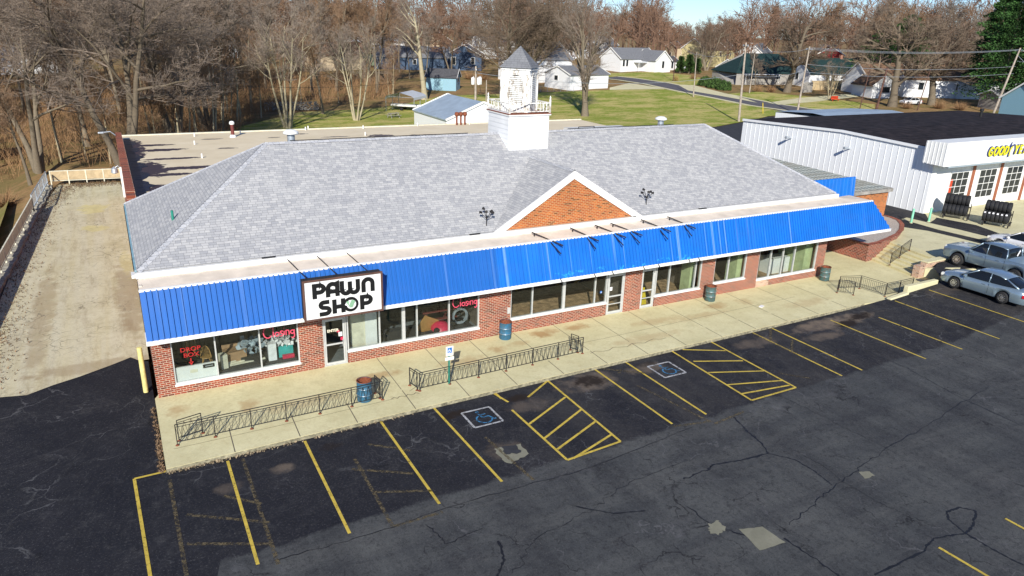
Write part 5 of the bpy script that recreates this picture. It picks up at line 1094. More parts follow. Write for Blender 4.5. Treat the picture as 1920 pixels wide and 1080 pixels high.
def car(name, label, paint_, L, W, top, belt, zsill, wb0, wb1, r, cab, glass='car_glass', bed=None, roofh=1.46, arch=1.13):
    """x runs from the nose (0) to the tail (L)"""
    t = proto(name, label, 'car' if bed is None else 'pickup truck')
    xs = sorted(set([0, .04, .12, .3] + [L * i / 26 for i in range(1, 26)] + [L - .25, L - .1, L - .03, L] + [wb + r * arch * q_ for wb in (wb0, wb1) for q_ in (-1.02, -.99, -.92, -.8, -.6, -.3, 0, .3, .6, .8, .92, .99, 1.02)]))
    st = []
    for x in xs:
        zb = zsill
        for wb in (wb0, wb1):
            d = abs(x - wb)
            if d < r * arch: zb = max(zb, r + sqrt((r * arch) ** 2 - d * d))
        e = min(x, L - x); k = 1 - (.20 if bed is None else .07) * max(0, 1 - e / .55) ** 2.2; w_ = W / 2 * k; zt = interp(top, x); zs = min(interp(belt, x), zt - .015)
        zb = min(zb, zs - .06); zb2 = zb + (.10 if e < .02 else 0)
        flare = .02 if any(abs(x - wb) < r * 1.3 for wb in (wb0, wb1)) else 0
        sec = [(w_ * .90, zb2), (w_ * .985 + flare, max(zb + .03, zb * .7 + zs * .3)), (w_ * 1.0 + flare, max(zb + .04, zb * .35 + zs * .65)), (w_ * .975, zs - .03), (w_ * .93, zs), (w_ * .80, zt - .01)]
        if bed and bed[0] < x < bed[1]: sec = sec[:5] + [(w_ * .86, zs), (w_ * .85, bed[2]), (0, bed[2])]
        elif bed: sec += [(w_ * .78, zt), (0, zt + .02)]; sec = sec[:5] + [(w_ * .86, zt - .005), (w_ * .80, zt), (0, zt + .02)]
        else: sec += [(w_ * .55, zt + .02), (0, zt + .035)]
        st.append((x, sec))
    mb = MB(); loft(mb, st); body = mb.build('body', paint_, t, smooth=2)
    MB().box(.25, -W / 2 * .8, zsill - .06, L - .25, W / 2 * .8, zsill + .16).build('underbody', 'dark', t)
    # greenhouse: (x, half width belt, z belt, half width roof, z roof)
    mb = MB(); loft(mb, [(x, [(wb_, zb_), (wr * .55 + wb_ * .45, zb_ * .45 + zr * .55), (wr, zr), (wr * .5, zr + .02), (0, zr + .025)]) for x, wb_, zb_, wr, zr in cab]); mb.build('windows', glass, t, smooth=2)
    rf = cab[2:-2] if len(cab) > 5 else cab[1:-1]
    mb = MB(); vs = []
    for x, wb_, zb_, wr, zr in rf: vs += [(x, wr + .012, zr - .03), (x, wr - .04, zr + .018), (x, wr * .5, zr + .042), (x, 0, zr + .048), (x, -wr * .5, zr + .042), (x, -wr + .04, zr + .018), (x, -wr - .012, zr - .03)]
    mb.add(vs, [(i * 7 + k, i * 7 + k + 1, i * 7 + 8 + k, i * 7 + 7 + k) for i in range(len(rf) - 1) for k in range(6)]); mb.build('roof', paint_, t, smooth=2)
    c_ = cab
    for s_ in (-1, 1):
        mb = MB()
        mb.tube([(c_[0][0], s_ * (c_[0][1] + .0), c_[0][2]), (c_[1][0], s_ * (c_[1][3] + .03), (c_[1][4] + c_[1][2]) / 2 + .06), (rf[0][0], s_ * (rf[0][3] + .004), rf[0][4] + .0)], .035, 6)
        mb.tube([(c_[-1][0], s_ * c_[-1][1], c_[-1][2]), (c_[-2][0], s_ * (c_[-2][3] + .03), (c_[-2][4] + c_[-2][2]) / 2 + .06), (rf[-1][0], s_ * (rf[-1][3] + .004), rf[-1][4])], .045, 6)
        xm = (c_[0][0] + c_[-1][0]) / 2; mid = [interp([(q_[0], q_[j]) for q_ in c_], xm) for j in range(1, 5)]
        mb.tube([(xm + .05, s_ * (mid[0] + .01), mid[1]), (xm, s_ * (mid[2] + .008), mid[3] - .01)], .03, 6)
        mb.tube([(q_[0], s_ * (q_[3] + .006), q_[4] - .012) for q_ in rf], .028, 6)
        mb.build('pillars', paint_, t, smooth=2)
    for x in (wb0, wb1):
        for s_ in (-1, 1): wheel(t, x, s_ * (W / 2 - .11), r, .22, s_)
    for s_ in (-1, 1):
        zz = interp(top, .15); MB().cbox((.10, s_ * W * .375, zz - .13), (.09, -s_ * .05, 0), (.04, s_ * .13, 0), (0, 0, .075)).build('headlight', 'headlamp', t, bevel=.02)
        zz = interp(belt, L - .05); MB().cbox((L - .09, s_ * W * .40, zz - .13), (.10, -s_ * .035, 0), (.03, s_ * .12, 0), (0, 0, .09)).build('taillight', 'tail_red', t, bevel=.02)
        MB().cbox((c_[0][0] + .38, s_ * (W / 2 + .07), c_[0][2] + .06), (.07, 0, 0), (0, .10, 0), (0, 0, .07)).build('mirror', paint_, t, bevel=.03)
        for q_ in (xm - .25, xm + .75): MB().box(q_, s_ * (W / 2 - .012), interp(belt, q_) - .14, q_ + .2, s_ * (W / 2 + .025), interp(belt, q_) - .105).build('door_handle', paint_, t)
        mb = MB()
        for q_ in (c_[0][0] + .28, xm + .1, min(wb1 - r * .5, c_[-1][0])): mb.bar((q_, s_ * (W / 2 + .003), zsill + .12), (q_ + .0, s_ * (W / 2 - .005), interp(belt, q_) - .03), .010, .006)
        mb.build('door_seam', 'dark', t)
    MB().box(-.005, -W * .2, .42, .03, W * .2, .58).build('grille', 'dark', t)
    return t
sed = car('silver_sedan', 'silver blue four-door sedan nosed up to the kerb wall at the right edge', 'car_paint_blue', 4.85, 1.82,
    [(0, .62), (.1, .76), (.5, .86), (1.35, .96), (4.0, 1.02), (4.6, 1.0), (4.85, .84)], [(0, .55), (.3, .74), (1.3, .88), (2.5, .92), (4.0, .98), (4.6, .95), (4.85, .80)], .22, .93, 3.70, .335,
    [(1.15, .78, .93), (1.5, .76, .95), (2.05, .74, .95), (2.6, .74, .97), (3.2, .74, .98), (3.75, .74, .99), (4.15, .70, 1.0), (4.40, .66, 1.02)] and
    [(1.15, .80, .93, .76, .95), (1.62, .82, .94, .66, 1.24), (2.05, .83, .94, .60, 1.42), (2.6, .83, .95, .60, 1.47), (3.2, .82, .97, .59, 1.43), (3.62, .81, .98, .60, 1.33), (4.05, .76, 1.0, .62, 1.14), (4.38, .70, 1.01, .66, 1.03)], 'car_glass')
def nose_to(o, x, y, rz, s=1): place(o, (x, y, H(x, y - 2) ), rz, s)   # nose points to +y: local +x (tail) to -y
nose_to(sed, 43.55, -5.3, -pi / 2)
tr_ = car('pickup_truck', 'blue grey crew-cab pickup parked on the far side of the silver sedan', 'car_paint_grey', 5.8, 2.02,
    [(0, 1.08), (.08, 1.18), (.6, 1.24), (1.5, 1.27), (1.9, 1.22), (4.0, 1.26), (5.8, 1.26)], [(0, 1.02), (.3, 1.14), (1.5, 1.18), (3.9, 1.2), (5.8, 1.27)], .42, 1.02, 4.60, .41,
    [(1.42, .86, 1.17, .80, 1.19), (1.85, .88, 1.18, .76, 1.52), (2.25, .89, 1.18, .70, 1.82), (2.9, .89, 1.2, .70, 1.88), (3.5, .89, 1.2, .70, 1.86), (3.80, .88, 1.2, .72, 1.80), (3.86, .88, 1.2, .74, 1.5), (3.90, .88, 1.2, .86, 1.22)], 'car_glass', bed=(4.05, 5.68, .78), arch=1.2)
for s_ in (-.3, 0, .3, .55, -.55): MB().cbox((2.35, s_, 1.915), (.07, 0, 0), (0, .06, 0), (0, 0, .02)).build('roof_light', 'dark', tr_)
MB().cbox((3.93, .25, 1.52), (.004, 0, 0), (0, .10, .17), (0, .05, -.03)).build('window_sticker', 'paper', tr_)
nose_to(tr_, 47.65, -2.9, -pi / 2 - .03)
wc = dup(sed, label='white car parked beyond the pickup, mostly hidden behind it')
wc.name = 'white_car'
for ch in [c for c in bpy.data.objects if c.parent == wc]:
    if ch.data and ch.data.materials[0].name.startswith('car_paint'):
        ch.data = ch.data.copy(); ch.data.materials[0] = MATS['car_paint_white']
wx = (53.5, -1.5); nose_to(wc, wx[0] + .9, wx[1] - .3, -pi / 2 - .05)

for k, (q_, rz_) in enumerate((((156.73, 149.46), .3), ((115.85, 215.48), 1.2), ((196.76, 293.63), .6), ((152.51, 73.55), -.2))):
    fc = dup(wc if k != 1 else sed, (q_[0], q_[1], H(*q_) + .05), rz_, 1., ['small pale car by the round pine bushes', 'grey-blue car on the drive right of the blue house', 'white car in a drive beyond the white houses', 'white car in front of the brown-roofed cottage'][k])
    fc.name = 'parked_car'
# ================================================================== LEFT FENCES
def panel_fence(name, label, pts, h, zf, mat_post, mat_fill, gap=.25, wire=False):
    t = thing(name, (pts[0][0], pts[0][1], zf(*pts[0])), label, 'fence'); a = MB(); f = MB()
    for i, q_ in enumerate(pts):
        z = zf(*q_); MB().bar((q_[0], q_[1], z - .4), (q_[0], q_[1], z + h), .09).build('post', mat_post, t)
    for p0, p1 in zip(pts, pts[1:]):
        z0, z1 = zf(*p0), zf(*p1); a.bar(p0 + (z0 + h - .04,), p1 + (z1 + h - .04,), .08, .06); a.bar(p0 + (z0 + gap,), p1 + (z1 + gap,), .07, .06)
        if not wire: f.bar(p0 + (z0 + (h + gap) / 2,), p1 + (z1 + (h + gap) / 2,), .03, h - gap - .12)
        else:
            L = (Vector(p1) - Vector(p0)).length; k = int(L / .14)
            for j in range(k): f.bar((p0[0] + (p1[0] - p0[0]) * j / k, p0[1] + (p1[1] - p0[1]) * j / k, z0 + gap), (p0[0] + (p1[0] - p0[0]) * (j + 1) / k, p0[1] + (p1[1] - p0[1]) * (j + 1) / k, z0 + h - .05), .012)
    a.build('rails', mat_post, t); f.build('panels', mat_fill, t); return t
panel_fence('rail_fence', 'cream fence with tan wood panels across the end of the driveway', ln((-5.55, 46.4), (.0, 45.9), 4), 1.15, lambda x, y: 0.05, 'cream', 'wood_new')
FP = [(-5.8, 45.6), (-6.3, 36), (-6.65, 28), (-7.0, 20), (-7.35, 12), (-7.8, 4), (-8.4, -6)]
def fl(t):
    k = min(len(FP) - 2, int(t)); u = t - k; return (FP[k][0] + (FP[k + 1][0] - FP[k][0]) * u, FP[k][1] + (FP[k + 1][1] - FP[k][1]) * u)
panel_fence('board_fence', 'long low fence of tan boards on a stone wall down the left of the driveway', [fl(1 + i * .25) for i in range(20)], 1.05, lambda x, y: .05, 'cream', 'cream')
panel_fence('wire_fence', 'grey wire mesh fence at the far corner of the driveway', [fl(i * .25) for i in range(5)], 1.25, lambda x, y: .05, 'galv', 'galv', wire=True)
rw = thing('stone_wall', (-7, 20, 0), 'rough stone retaining wall under the driveway fence', 'wall'); mb = MB()
for i in range(60):
    a, b = fl(i * .1), fl(i * .1 + .1); z = .02 + R.uniform(-.05, .1); mb.prism([(a[0] + .38 + R.uniform(-.05, .1), a[1], -2.8), (b[0] + .38, b[1], -2.8), (b[0] - .12, b[1], -2.8), (a[0] - .12, a[1], -2.8)], (0, 0, 2.8 + z))
mb.build('stonework', 'stone', rw)

# ================================================================== HOUSES
def house(name, label, p, rz, L, W, eave, ridge, wall, roofm, wins=(), cat='house', over=.35, chimney=None, hip=0, porch=None, z=None, doors=()):
    """ridge along local x; origin at the middle of the footprint"""
    z0 = (H(*p) - .1) if z is None else z
    t = thing(name, (p[0], p[1], z0), label, cat, rz=rz); a, b = L / 2, W / 2
    mb = MB(); mb.add([(-a, -b, -1), (a, -b, -1), (a, b, -1), (-a, b, -1), (-a, -b, eave), (a, -b, eave), (a, b, eave), (-a, b, eave), (-a + hip, 0, ridge - .05), (a - hip, 0, ridge - .05)],
        [(0, 1, 5, 4), (2, 3, 7, 6), (1, 2, 6, 9, 5), (3, 0, 4, 8, 7)]); mb.build('wall', wall, t)
    s_ = (ridge - eave) / b; o = over; th = .14; zo = eave - s_ * o
    mb = MB(); A_ = [(-a - o, -b - o, zo), (a + o, -b - o, zo), (a + o, b + o, zo), (-a - o, b + o, zo), (-a - o + hip * 1.15, 0, ridge), (a + o - hip * 1.15, 0, ridge)]
    mb.add(A_ + [(x, y, q_ - th) for x, y, q_ in A_], [(0, 1, 5, 4), (2, 3, 4, 5), (6, 10, 11, 7), (8, 11, 10, 9), (0, 6, 7, 1), (2, 8, 9, 3)] + ([(1, 2, 5), (3, 0, 4), (1, 7, 8, 2), (3, 9, 6, 0)] if hip else []))
    rf = mb.build('roof', roofm, t)
    if not hip:
        for x in (-a - o, a + o):
            mb = MB()
            for s2 in (-1, 1): mb.bar((x, s2 * (b + o), zo - .03), (x, 0, ridge - .03), .06, .26)
            mb.build('barge_board', 'white_trim', rf)
    if chimney: B(chimney[0] - .35, chimney[1] - .35, eave, chimney[0] + .35, chimney[1] + .35, ridge + .8).build('chimney', 'brick_red', rf)
    for (f, u, zc, w_, h_) in wins:      # face: f front(-y) k back(+y) l left(-x) r right(+x)
        dx, dy = (1, 0) if f in 'fk' else (0, 1); n_ = {'f': (0, -1), 'k': (0, 1), 'l': (-1, 0), 'r': (1, 0)}[f]; c_ = Vector(((u if dx else n_[0] * a), (u if dy else n_[1] * b), zc)); nn = Vector(n_ + (0,)); uu = Vector((dx, dy, 0))
        wn = MB().cbox(c_ + nn * .02, uu * (w_ / 2 + .08), nn * .03, Vector((0, 0, h_ / 2 + .08))).build('window', 'white_trim', t); MB().cbox(c_ + nn * .045, uu * w_ / 2, nn * .02, Vector((0, 0, h_ / 2))).build('pane', 'window_dark', wn)
    for (f, u, w_, h_, m) in doors:
        n_ = {'f': (0, -1), 'k': (0, 1), 'l': (-1, 0), 'r': (1, 0)}[f]; dx, dy = (1, 0) if f in 'fk' else (0, 1); c_ = Vector(((u if dx else n_[0] * a), (u if dy else n_[1] * b), h_ / 2)); nn = Vector(n_ + (0,))
        MB().cbox(c_ + nn * .03, Vector((dx, dy, 0)) * w_ / 2, nn * .03, Vector((0, 0, h_ / 2))).build('door', m, t)
    if porch:
        x0, x1, d = porch; pr_ = MB().cbox(((x0 + x1) / 2, -b - d / 2, 2.45), ((x1 - x0) / 2, 0, 0), (0, d / 2, 0), (0, 0, .08)).build('porch_roof', 'metal_roof_white', t)
        for x in (x0 + .1, x1 - .1): MB().bar((x, -b - d + .1, 0), (x, -b - d + .1, 2.4), .1).build('post', 'white_trim', t)
    return t
# white metal shed right behind the shop
house('metal_shed', 'white metal shed with pale blue-grey metal roof beside the transformer pole', (40.4, 58.1), pi / 2, 10.7, 9.8, 3.85, 5.8, 'metal_white', 'metal_roof_blue', cat='shed', over=.15)
house('storage_shed', 'small pale blue garden shed with dark roof under the trees', (65.5, 123.5), -.62, 6.6, 4.6, 2.9, 4.4, 'lap_pale_blue', 'shingle_dark', [('r', .2, 2.2, .9, .9)], 'shed', .3, doors=[('f', 0, 1.0, 2.0, 'siding_pale_blue')])
house('blue_house', 'long deep blue house wing with grey roof left of the yellowish tree trunk', (76.0, 170.0), -.42, 20, 8.0, 3.4, 6.0, 'lap_blue', 'shingle_mid', [('l', 0, 2.2, 1, 1.3), ('f', -5, 2.0, .9, 1.2), ('f', 1, 2.0, .9, 1.2)])
house('blue_house', 'deep blue gabled house with white-framed windows right of the yellowish tree trunk', (91.5, 168.0), 1.05, 13, 10.0, 3.8, 6.6, 'lap_blue', 'shingle_mid', [('l', -2.6, 2.4, 1.0, 1.6), ('l', 2.8, 2.2, 1.2, 2.0)])
house('garage', 'white garage with grey roof and small dark window behind the bare tree', (97.8, 119.5), .20, 12.5, 8.5, 3.3, 5.0, 'lap_white', 'shingle_mid', [('l', .4, 2.3, 1.1, 1.0)], 'garage', .3)
house('white_house', 'tall white two-storey house shaded by branches behind the white garage', (96.0, 136.0), .20, 15, 11, 5.4, 9.2, 'lap_white', 'shingle_mid', [('l', -2, 2.6, 1.1, 1.5), ('l', 2, 2.6, 1.1, 1.5), ('f', 3, 3, 1, 1.5)])
house('white_bungalow', 'white bungalow with grey roof and porch across the street from the lawn', (139.5, 155.0), .16, 15.5, 8.5, 3.6, 6.4, 'lap_white', 'shingle_mid', [('f', 5.8, 2.2, .9, 1.9), ('f', -5.2, 2.2, .8, 1.7), ('f', -6.6, 2.2, .8, 1.7), ('r', .2, 2.3, 1, 1.8)], porch=(-2.5, 2.8, 2.2))
house('white_bungalow', 'white gabled front wing of the bungalow with one tall window', (144.8, 150.3), .16 + pi / 2, 8, 6.8, 3.4, 6.0, 'lap_white', 'shingle_mid', [('l', 0, 2.1, .9, 1.9)])
house('small_shed', 'small white shed with dark roof between the bungalow and the round pine bushes', (153.5, 154), .2, 5, 4.2, 2.7, 4.0, 'lap_white', 'shingle_dark', [('f', -.3, 1.4, .9, 1.8)], 'shed', .3)
house('yellow_house', 'pale yellow house behind the street pole', (176, 163), .3, 13, 9, 5.5, 8.6, 'lap_yellow', 'shingle_brown', [('f', -3, 4, 1, 1.4), ('f', 3, 4, 1, 1.4)])
house('white_cottage', 'low white cottage with dark roof left of the dark green house', (159.5, 128.5), .05, 12, 8, 2.9, 5.0, 'lap_white', 'shingle_dark', [('f', 0, 1.7, 1, 1.0), ('f', 3, 1.7, 1, 1.0)])
house('green_house', 'long low house with dark green roof behind the hedge', (155.0, 118.0), -.22, 21, 12, 3.0, 7.4, 'board_grey', 'shingle_green', [('f', 2, 1.8, 1.2, 1.2), ('f', -6, 1.8, 1.2, 1.2)], porch=(-9, 1, 2.0), hip=5)
house('green_house', 'white-walled wing with dark green roof and a pair of windows', (169.5, 107.5), -.22, 19, 10, 3.4, 7.0, 'lap_white', 'shingle_green', [('f', -4, 2.2, 1.0, 1.7), ('f', -2.4, 2.2, 1.0, 1.7), ('l', 0, 2.4, 1, 1.8), ('f', 3, 2.2, 1, 1.5)], chimney=(3, 0))
house('brown_roof_house', 'white cottage with brown roof and gabled porch right of the brown pole', (167.0, 91.0), -.25, 12, 10, 3.3, 7.2, 'lap_white', 'shingle_brown', [('f', -1, 2.0, 2.2, 1.3), ('l', 0, 2.2, 1.2, 1.4)])
house('brown_roof_house', 'smaller gabled front of the brown-roofed cottage with a wide window', (160.5, 86.5), -.25 + pi / 2, 7, 7, 2.9, 5.4, 'lap_white', 'shingle_brown', [('l', 0, 1.8, 2.4, 1.3)])
house('white_long_house', 'long white house behind the second big tree', (177.5, 83.5), -.5, 18, 9, 4.2, 6.8, 'lap_white', 'shingle_brown', [('f', -5, 2.4, 1.2, 1.6), ('f', -2, 2.4, 1.2, 1.6), ('f', 4, 2.4, 1.2, 1.4)], chimney=(0, 0))
house('flat_white_building', 'low flat white building at the far right behind the wires', (189, 76), -.5, 20, 8, 3.4, 3.9, 'lap_white', 'metal_roof_white', over=.2)
house('open_shed', 'grey board shed with a sagging roof at the right edge', (170.5, 62.0), -.3, 7.5, 6, 2.8, 4.0, 'board_grey', 'shingle_mid', [('f', -2.3, 1.4, 2.2, 2.2)], 'shed', .4)
house('blue_building', 'tall blue building cut by the right edge of the picture', (147.5, 43.5), -.2, 9, 8, 5.0, 7.8, 'lap_pale_blue', 'shingle_mid', cat='building')
house('distant_white_barn', 'long white building glimpsed through the trees at the far left', (-22, 175), .3, 24, 10, 4, 6.5, 'metal_white', 'metal_roof_white', cat='barn')
house('distant_white_house', 'white flat building behind the blue house wing', (74, 199), .1, 18, 10, 5.5, 6.5, 'lap_white', 'metal_roof_white')
house('tan_house', 'tan house with brown roof in the trees left of the multi-stemmed tree', (52, 172), .1, 18, 9, 4.0, 7.0, 'lap_tan', 'shingle_brown', [('f', -4, 2.2, 1.4, 1.4), ('f', 4, 2.2, 1.4, 1.4)])
house('green_cottage', 'pale green cottage in the trees left of the white flat building', (62, 184), .1, 13, 8, 3.6, 6.0, 'lap_green', 'shingle_brown', [('f', 0, 2, 1.4, 1.3)])
house('orange_shed', 'ochre shed glimpsed through the brush at the left', (-19, 78), .2, 12, 6, 2.4, 3.6, 'lap_yellow', 'shingle_brown', cat='shed')
RH = [(118, 205, 'lap_white', 'shingle_mid'), (104, 222, 'lap_tan', 'shingle_brown'), (128, 232, 'lap_white', 'shingle_dark'), (150, 205, 'lap_white', 'shingle_mid'), (168, 226, 'lap_yellow', 'shingle_brown'), (196, 196, 'lap_tan', 'shingle_brown'), (215, 178, 'lap_white', 'shingle_mid'), (190, 240, 'lap_white', 'shingle_mid'),
      (232, 160, 'siding_red', 'shingle_brown'), (222, 205, 'lap_yellow', 'shingle_dark'), (250, 140, 'lap_white', 'shingle_brown'), (90, 240, 'lap_tan', 'shingle_mid'), (30, 215, 'lap_white', 'shingle_mid'), (262, 185, 'lap_tan', 'shingle_mid'), (142, 262, 'lap_white', 'shingle_brown'), (240, 232, 'lap_white', 'shingle_mid')]
KD = {'lap_white': 'white', 'lap_tan': 'tan', 'lap_yellow': 'pale yellow', 'siding_red': 'red', 'shingle_mid': 'grey', 'shingle_brown': 'brown', 'shingle_dark': 'black'}
for k, (x, y, wl, rf_) in enumerate(RH):
    g_ = 'far ' + KD[wl] + ' houses with ' + KD[rf_] + ' roofs beyond the lawns'
    h_ = house('distant_house', 'far %s house with %s roof among the bare trees' % (KD[wl], KD[rf_]), (x, y), R.uniform(-.6, .9), R.uniform(11, 16), R.uniform(8, 10), R.uniform(3.2, 4.6), R.uniform(6, 8), wl, rf_, [('f', -3, 2, 1.2, 1.4), ('f', 3, 2, 1.2, 1.4), ('l', 0, 2, 1.2, 1.4)]); h_['group'] = g_
# carport with a boat, picnic table, wood pile
cp_ = (46.06, 94.68); t = thing('carport', (cp_[0], cp_[1], H(*cp_)), 'open metal carport with pale rounded roof on the rear lawn', 'carport', rz=-.75)
mb = MB(); pr = [(-2.7, 2.1), (-2.6, 2.5), (-2.2, 2.75), (0, 3.25), (2.2, 2.75), (2.6, 2.5), (2.7, 2.1)]
mb.add([(x, -3.0, z) for x, z in pr] + [(x, 3.0, z) for x, z in pr], [(i, i + 1, i + 8, i + 7) for i in range(6)]); mb.build('roof', 'metal_roof_white', t)
for x in (-2.6, 2.6):
    for y in (-2.8, 0, 2.8): MB().bar((x, y, 0), (x, y, 2.5), .08).build('post', 'galv', t)
mb = MB()
for y in (-2.8, 2.8): mb.bar((-2.6, y, 2.5), (2.6, y, 2.5), .06); mb.bar((0, y, 2.5), (0, y, 3.2), .05)
mb.build('truss', 'galv', t)
bt = thing('boat', (cp_[0], cp_[1], H(*cp_)), 'low pale boat on a trailer under the carport', 'boat', rz=-.75)
MB().prism([(-2.6, -.9, .7), (2.0, -.9, .7), (3.0, 0, .8), (2.0, .9, .7), (-2.6, .9, .7)], (0, 0, .35)).build('hull', 'white_boat', bt, bevel=.1); MB().bar((-2.5, 0, .5), (3.4, 0, .5), .1).build('trailer', 'dark', bt)
for s_ in (-1, 1): MB().lathe([(0, -.1), (.3, -.1), (.3, .1), (0, .1)], (-.6, s_ * .8, .3), 12, 'Y').build('wheel', 'tyre', bt)
p_ = (40.26, 85.04); t = thing('picnic_table', (p_[0], p_[1], H(*p_)), 'weathered picnic table on the rear lawn', 'table', rz=.3)
for k in range(4): B(-1.0, -.36 + k * .19, .73, 1.0, -.20 + k * .19, .77).build('top_board', 'wood_grey', t)
for y in (-.75, .75): B(-1.0, y - .13, .42, 1.0, y + .13, .46).build('bench_seat', 'wood_grey', t)
for x in (-.75, .75): MB().bar((x, -.6, 0), (x, -.2, .73), .09).bar((x, .6, 0), (x, .2, .73), .09).bar((x, -.8, .40), (x, .8, .40), .08).build('leg', 'wood_grey', t)
a, b = (22.93, 99.74), (31.58, 98.68); t = thing('wood_pile', (a[0], a[1], H(*a)), 'long stack of split firewood at the edge of the woods', 'wood pile'); mb = MB(); d = Vector((b[0] - a[0], b[1] - a[1], 0)); u = d.normalized(); n_ = Vector((-u.y, u.x, 0))
for k in range(420):
    s_ = R.random() * d.length; z = .1 + .17 * R.randrange(8); c_ = Vector((a[0], a[1], H(*a) + z)) + u * s_; mb.tube([c_ - n_ * .3, c_ + n_ * .3], R.uniform(.07, .11), 5)
mb.build('split_logs', 'wood_grey', t)
t = thing('wood_fence', (168.2, 94.97) + (1.5,), 'new pale board fence behind the trees across the street', 'fence'); mb = MB(); a, b = (155.15, 100.39), (170.39, 99.02)
mb.bar((a[0], a[1], H(*a) + 1.0), (b[0], b[1], H(*b) + 1.0), .08, 2.2); mb.build('boards', 'board_wood', t)
for q_ in ln(a, b, 8): MB().bar((q_[0], q_[1] - .1, H(*q_) - .2), (q_[0], q_[1] - .1, H(*q_) + 2.15), .12).build('post', 'wood_new', t)
t = thing('board_screen', (149.74, 97.32) + (1.5,), 'grey weathered board screen left of the pale fence', 'fence'); a, b = (147.78, 96.75), (151.48, 96.89); MB().bar((a[0], a[1], H(*a) + 1.0), (b[0], b[1], H(*b) + 1.0), .08, 2.5).build('boards', 'board_grey', t)
t = thing('garden_chairs', (139.71, 80.58) + (1.2,), 'low red garden bench on the verge across the street', 'bench'); p_ = (141.33, 81.9); z = H(*p_)
MB().box(p_[0] - .9, p_[1] - .3, z + .4, p_[0] + 1.3, p_[1] + .4, z + .5).box(p_[0] - .9, p_[1] + .3, z + .5, p_[0] + 1.3, p_[1] + .4, z + 1.1).build('seat', 'orange_red', t); MB().bar((p_[0] - .7, p_[1], z - .1), (p_[0] - .7, p_[1], z + .5), .1).bar((p_[0] + 1.1, p_[1], z - .1), (p_[0] + 1.1, p_[1], z + .5), .1).build('leg', 'orange_red', t)
# chain-link fence in front of the garage
cl = ln((77, 115.34), (94.98, 110.89), 12); t = thing('chain_fence', cl[0] + (H(*cl[0]),), 'thin chain-link fence in front of the white garage', 'fence'); mb = MB(); m2 = MB()
for q_ in cl: m2.bar((q_[0], q_[1], H(*q_)), (q_[0], q_[1], H(*q_) + 1.2), .05)
for i in range(12): mb.bar(cl[i] + (H(*cl[i]) + 1.2,), cl[i + 1] + (H(*cl[i + 1]) + 1.2,), .035); mb.bar(cl[i] + (H(*cl[i]) + .15,), cl[i + 1] + (H(*cl[i + 1]) + .15,), .02)
m2.build('posts', 'galv', t); mb.build('rails', 'galv', t)

# ================================================================== POLES AND WIRES
TOPS = {}
def pole(key, p, h, label, mat='pole_wood', r=.17, arm=True, lean=(0, 0), ins=True, cat='utility pole', nm='utility_pole', az=1.2):
    z = H(*p) - .1; t = thing(nm, (p[0], p[1], z), label, cat); top = Vector((p[0] + lean[0], p[1] + lean[1], z + h)); MB().tube([(p[0], p[1], z), top], [r, r * .62], 9).build('pole', mat, t)
    TOPS[key] = top
    if arm:
        u = Vector((cos(az), sin(az), 0)); c_ = top - Vector((0, 0, .6)); a = MB().bar(c_ - u * 1.1, c_ + u * 1.1, .12).build('crossarm', 'pole_wood', t)
        if ins:
            for s_ in (-1, -.55, .55, 1): e = c_ + u * s_; MB().lathe([(.05, .06), (.08, .12), (.05, .2), (.07, .26), (0, .3)], tuple(e), 8).build('insulator', 'galv', a)
    return t
pole('A', (96.86, 65.82), 13.2, 'tall pale utility pole at the edge of the rear lawn', r=.22, lean=(.3, 1.0))
pole('B', (115.6, 69.58), 12.5, 'utility pole beside the street, left of the garage annex', lean=(.9, .3), r=.2)
pole('C', (113.6, 96.58), 9.5, 'slim pole at the corner of the lawn by the street', lean=(.1, .6), r=.14, ins=False)
pole('D', (132.38, 98.54), 8.8, 'short pale pole across the street behind the tall one', r=.13, arm=False)
pole('E', (158.76, 57.33), 13.0, 'leaning utility pole at the right edge with wires and a lamp arm', lean=(2.3, -.8), r=.24)
pole('F', (136.3, 71.59), 9.0, 'thin dark pole left of the brown pole', 'pole_dark', .11, arm=False, lean=(1.0, 0))
pole('G', (138.54, 69.38), 8.6, 'thick reddish brown pole in front of the brown-roofed cottage', 'pole_dark', .24, arm=False, lean=(.9, 0))
pole('H', (147.91, 66.65), 8.8, 'thin leaning pole in front of the second big tree', 'pole_dark', .11, arm=False, lean=(1.6, 0))
pole('I', (131.63, 124.97), 10.5, 'slim brown pole beside the dry grass clump', 'pole_dark', .12, arm=True, ins=False)
tp = pole('T', (50.9, 76.8), 8.6, 'thick utility pole carrying three white transformer cans left of the cupola', r=.21, arm=True, lean=(.2, .4))
pole('U', (52.5, 76.2), 6.6, 'short second pole right beside the transformer pole', r=.12, arm=False)
b0 = TOPS['T'] - Vector((0, 0, 2.2))
for k, (dx, dy) in enumerate(((-.55, -.15), (.32, -.45), (.72, -.1))):
    o = MB().lathe([(0, -.55), (.26, -.55), (.27, -.5), (.27, .45), (.22, .52), (0, .55)], (b0.x + dx, b0.y + dy, b0.z), 14).build('transformer', 'white_paint', tp, smooth=2)
    MB().lathe([(.05, .52), (.06, .6), (.04, .7), (0, .75)], (b0.x + dx + .08, b0.y + dy, b0.z), 8).build('bushing', 'galv', o)
MB().tube([b0 + Vector((-.5, 0, -1.0)), b0 + Vector((-.9, 0, -.2)), b0 + Vector((-.6, 0, .9)), b0 + Vector((-.1, 0, 2.0))], .03, 5).tube([b0 + Vector((.7, 0, -.6)), b0 + Vector((.9, 0, -1.6)), b0 + Vector((.3, 0, -2.6)), b0 + Vector((0, 0, -3.6))], .03, 5).build('cable', 'dark', tp)
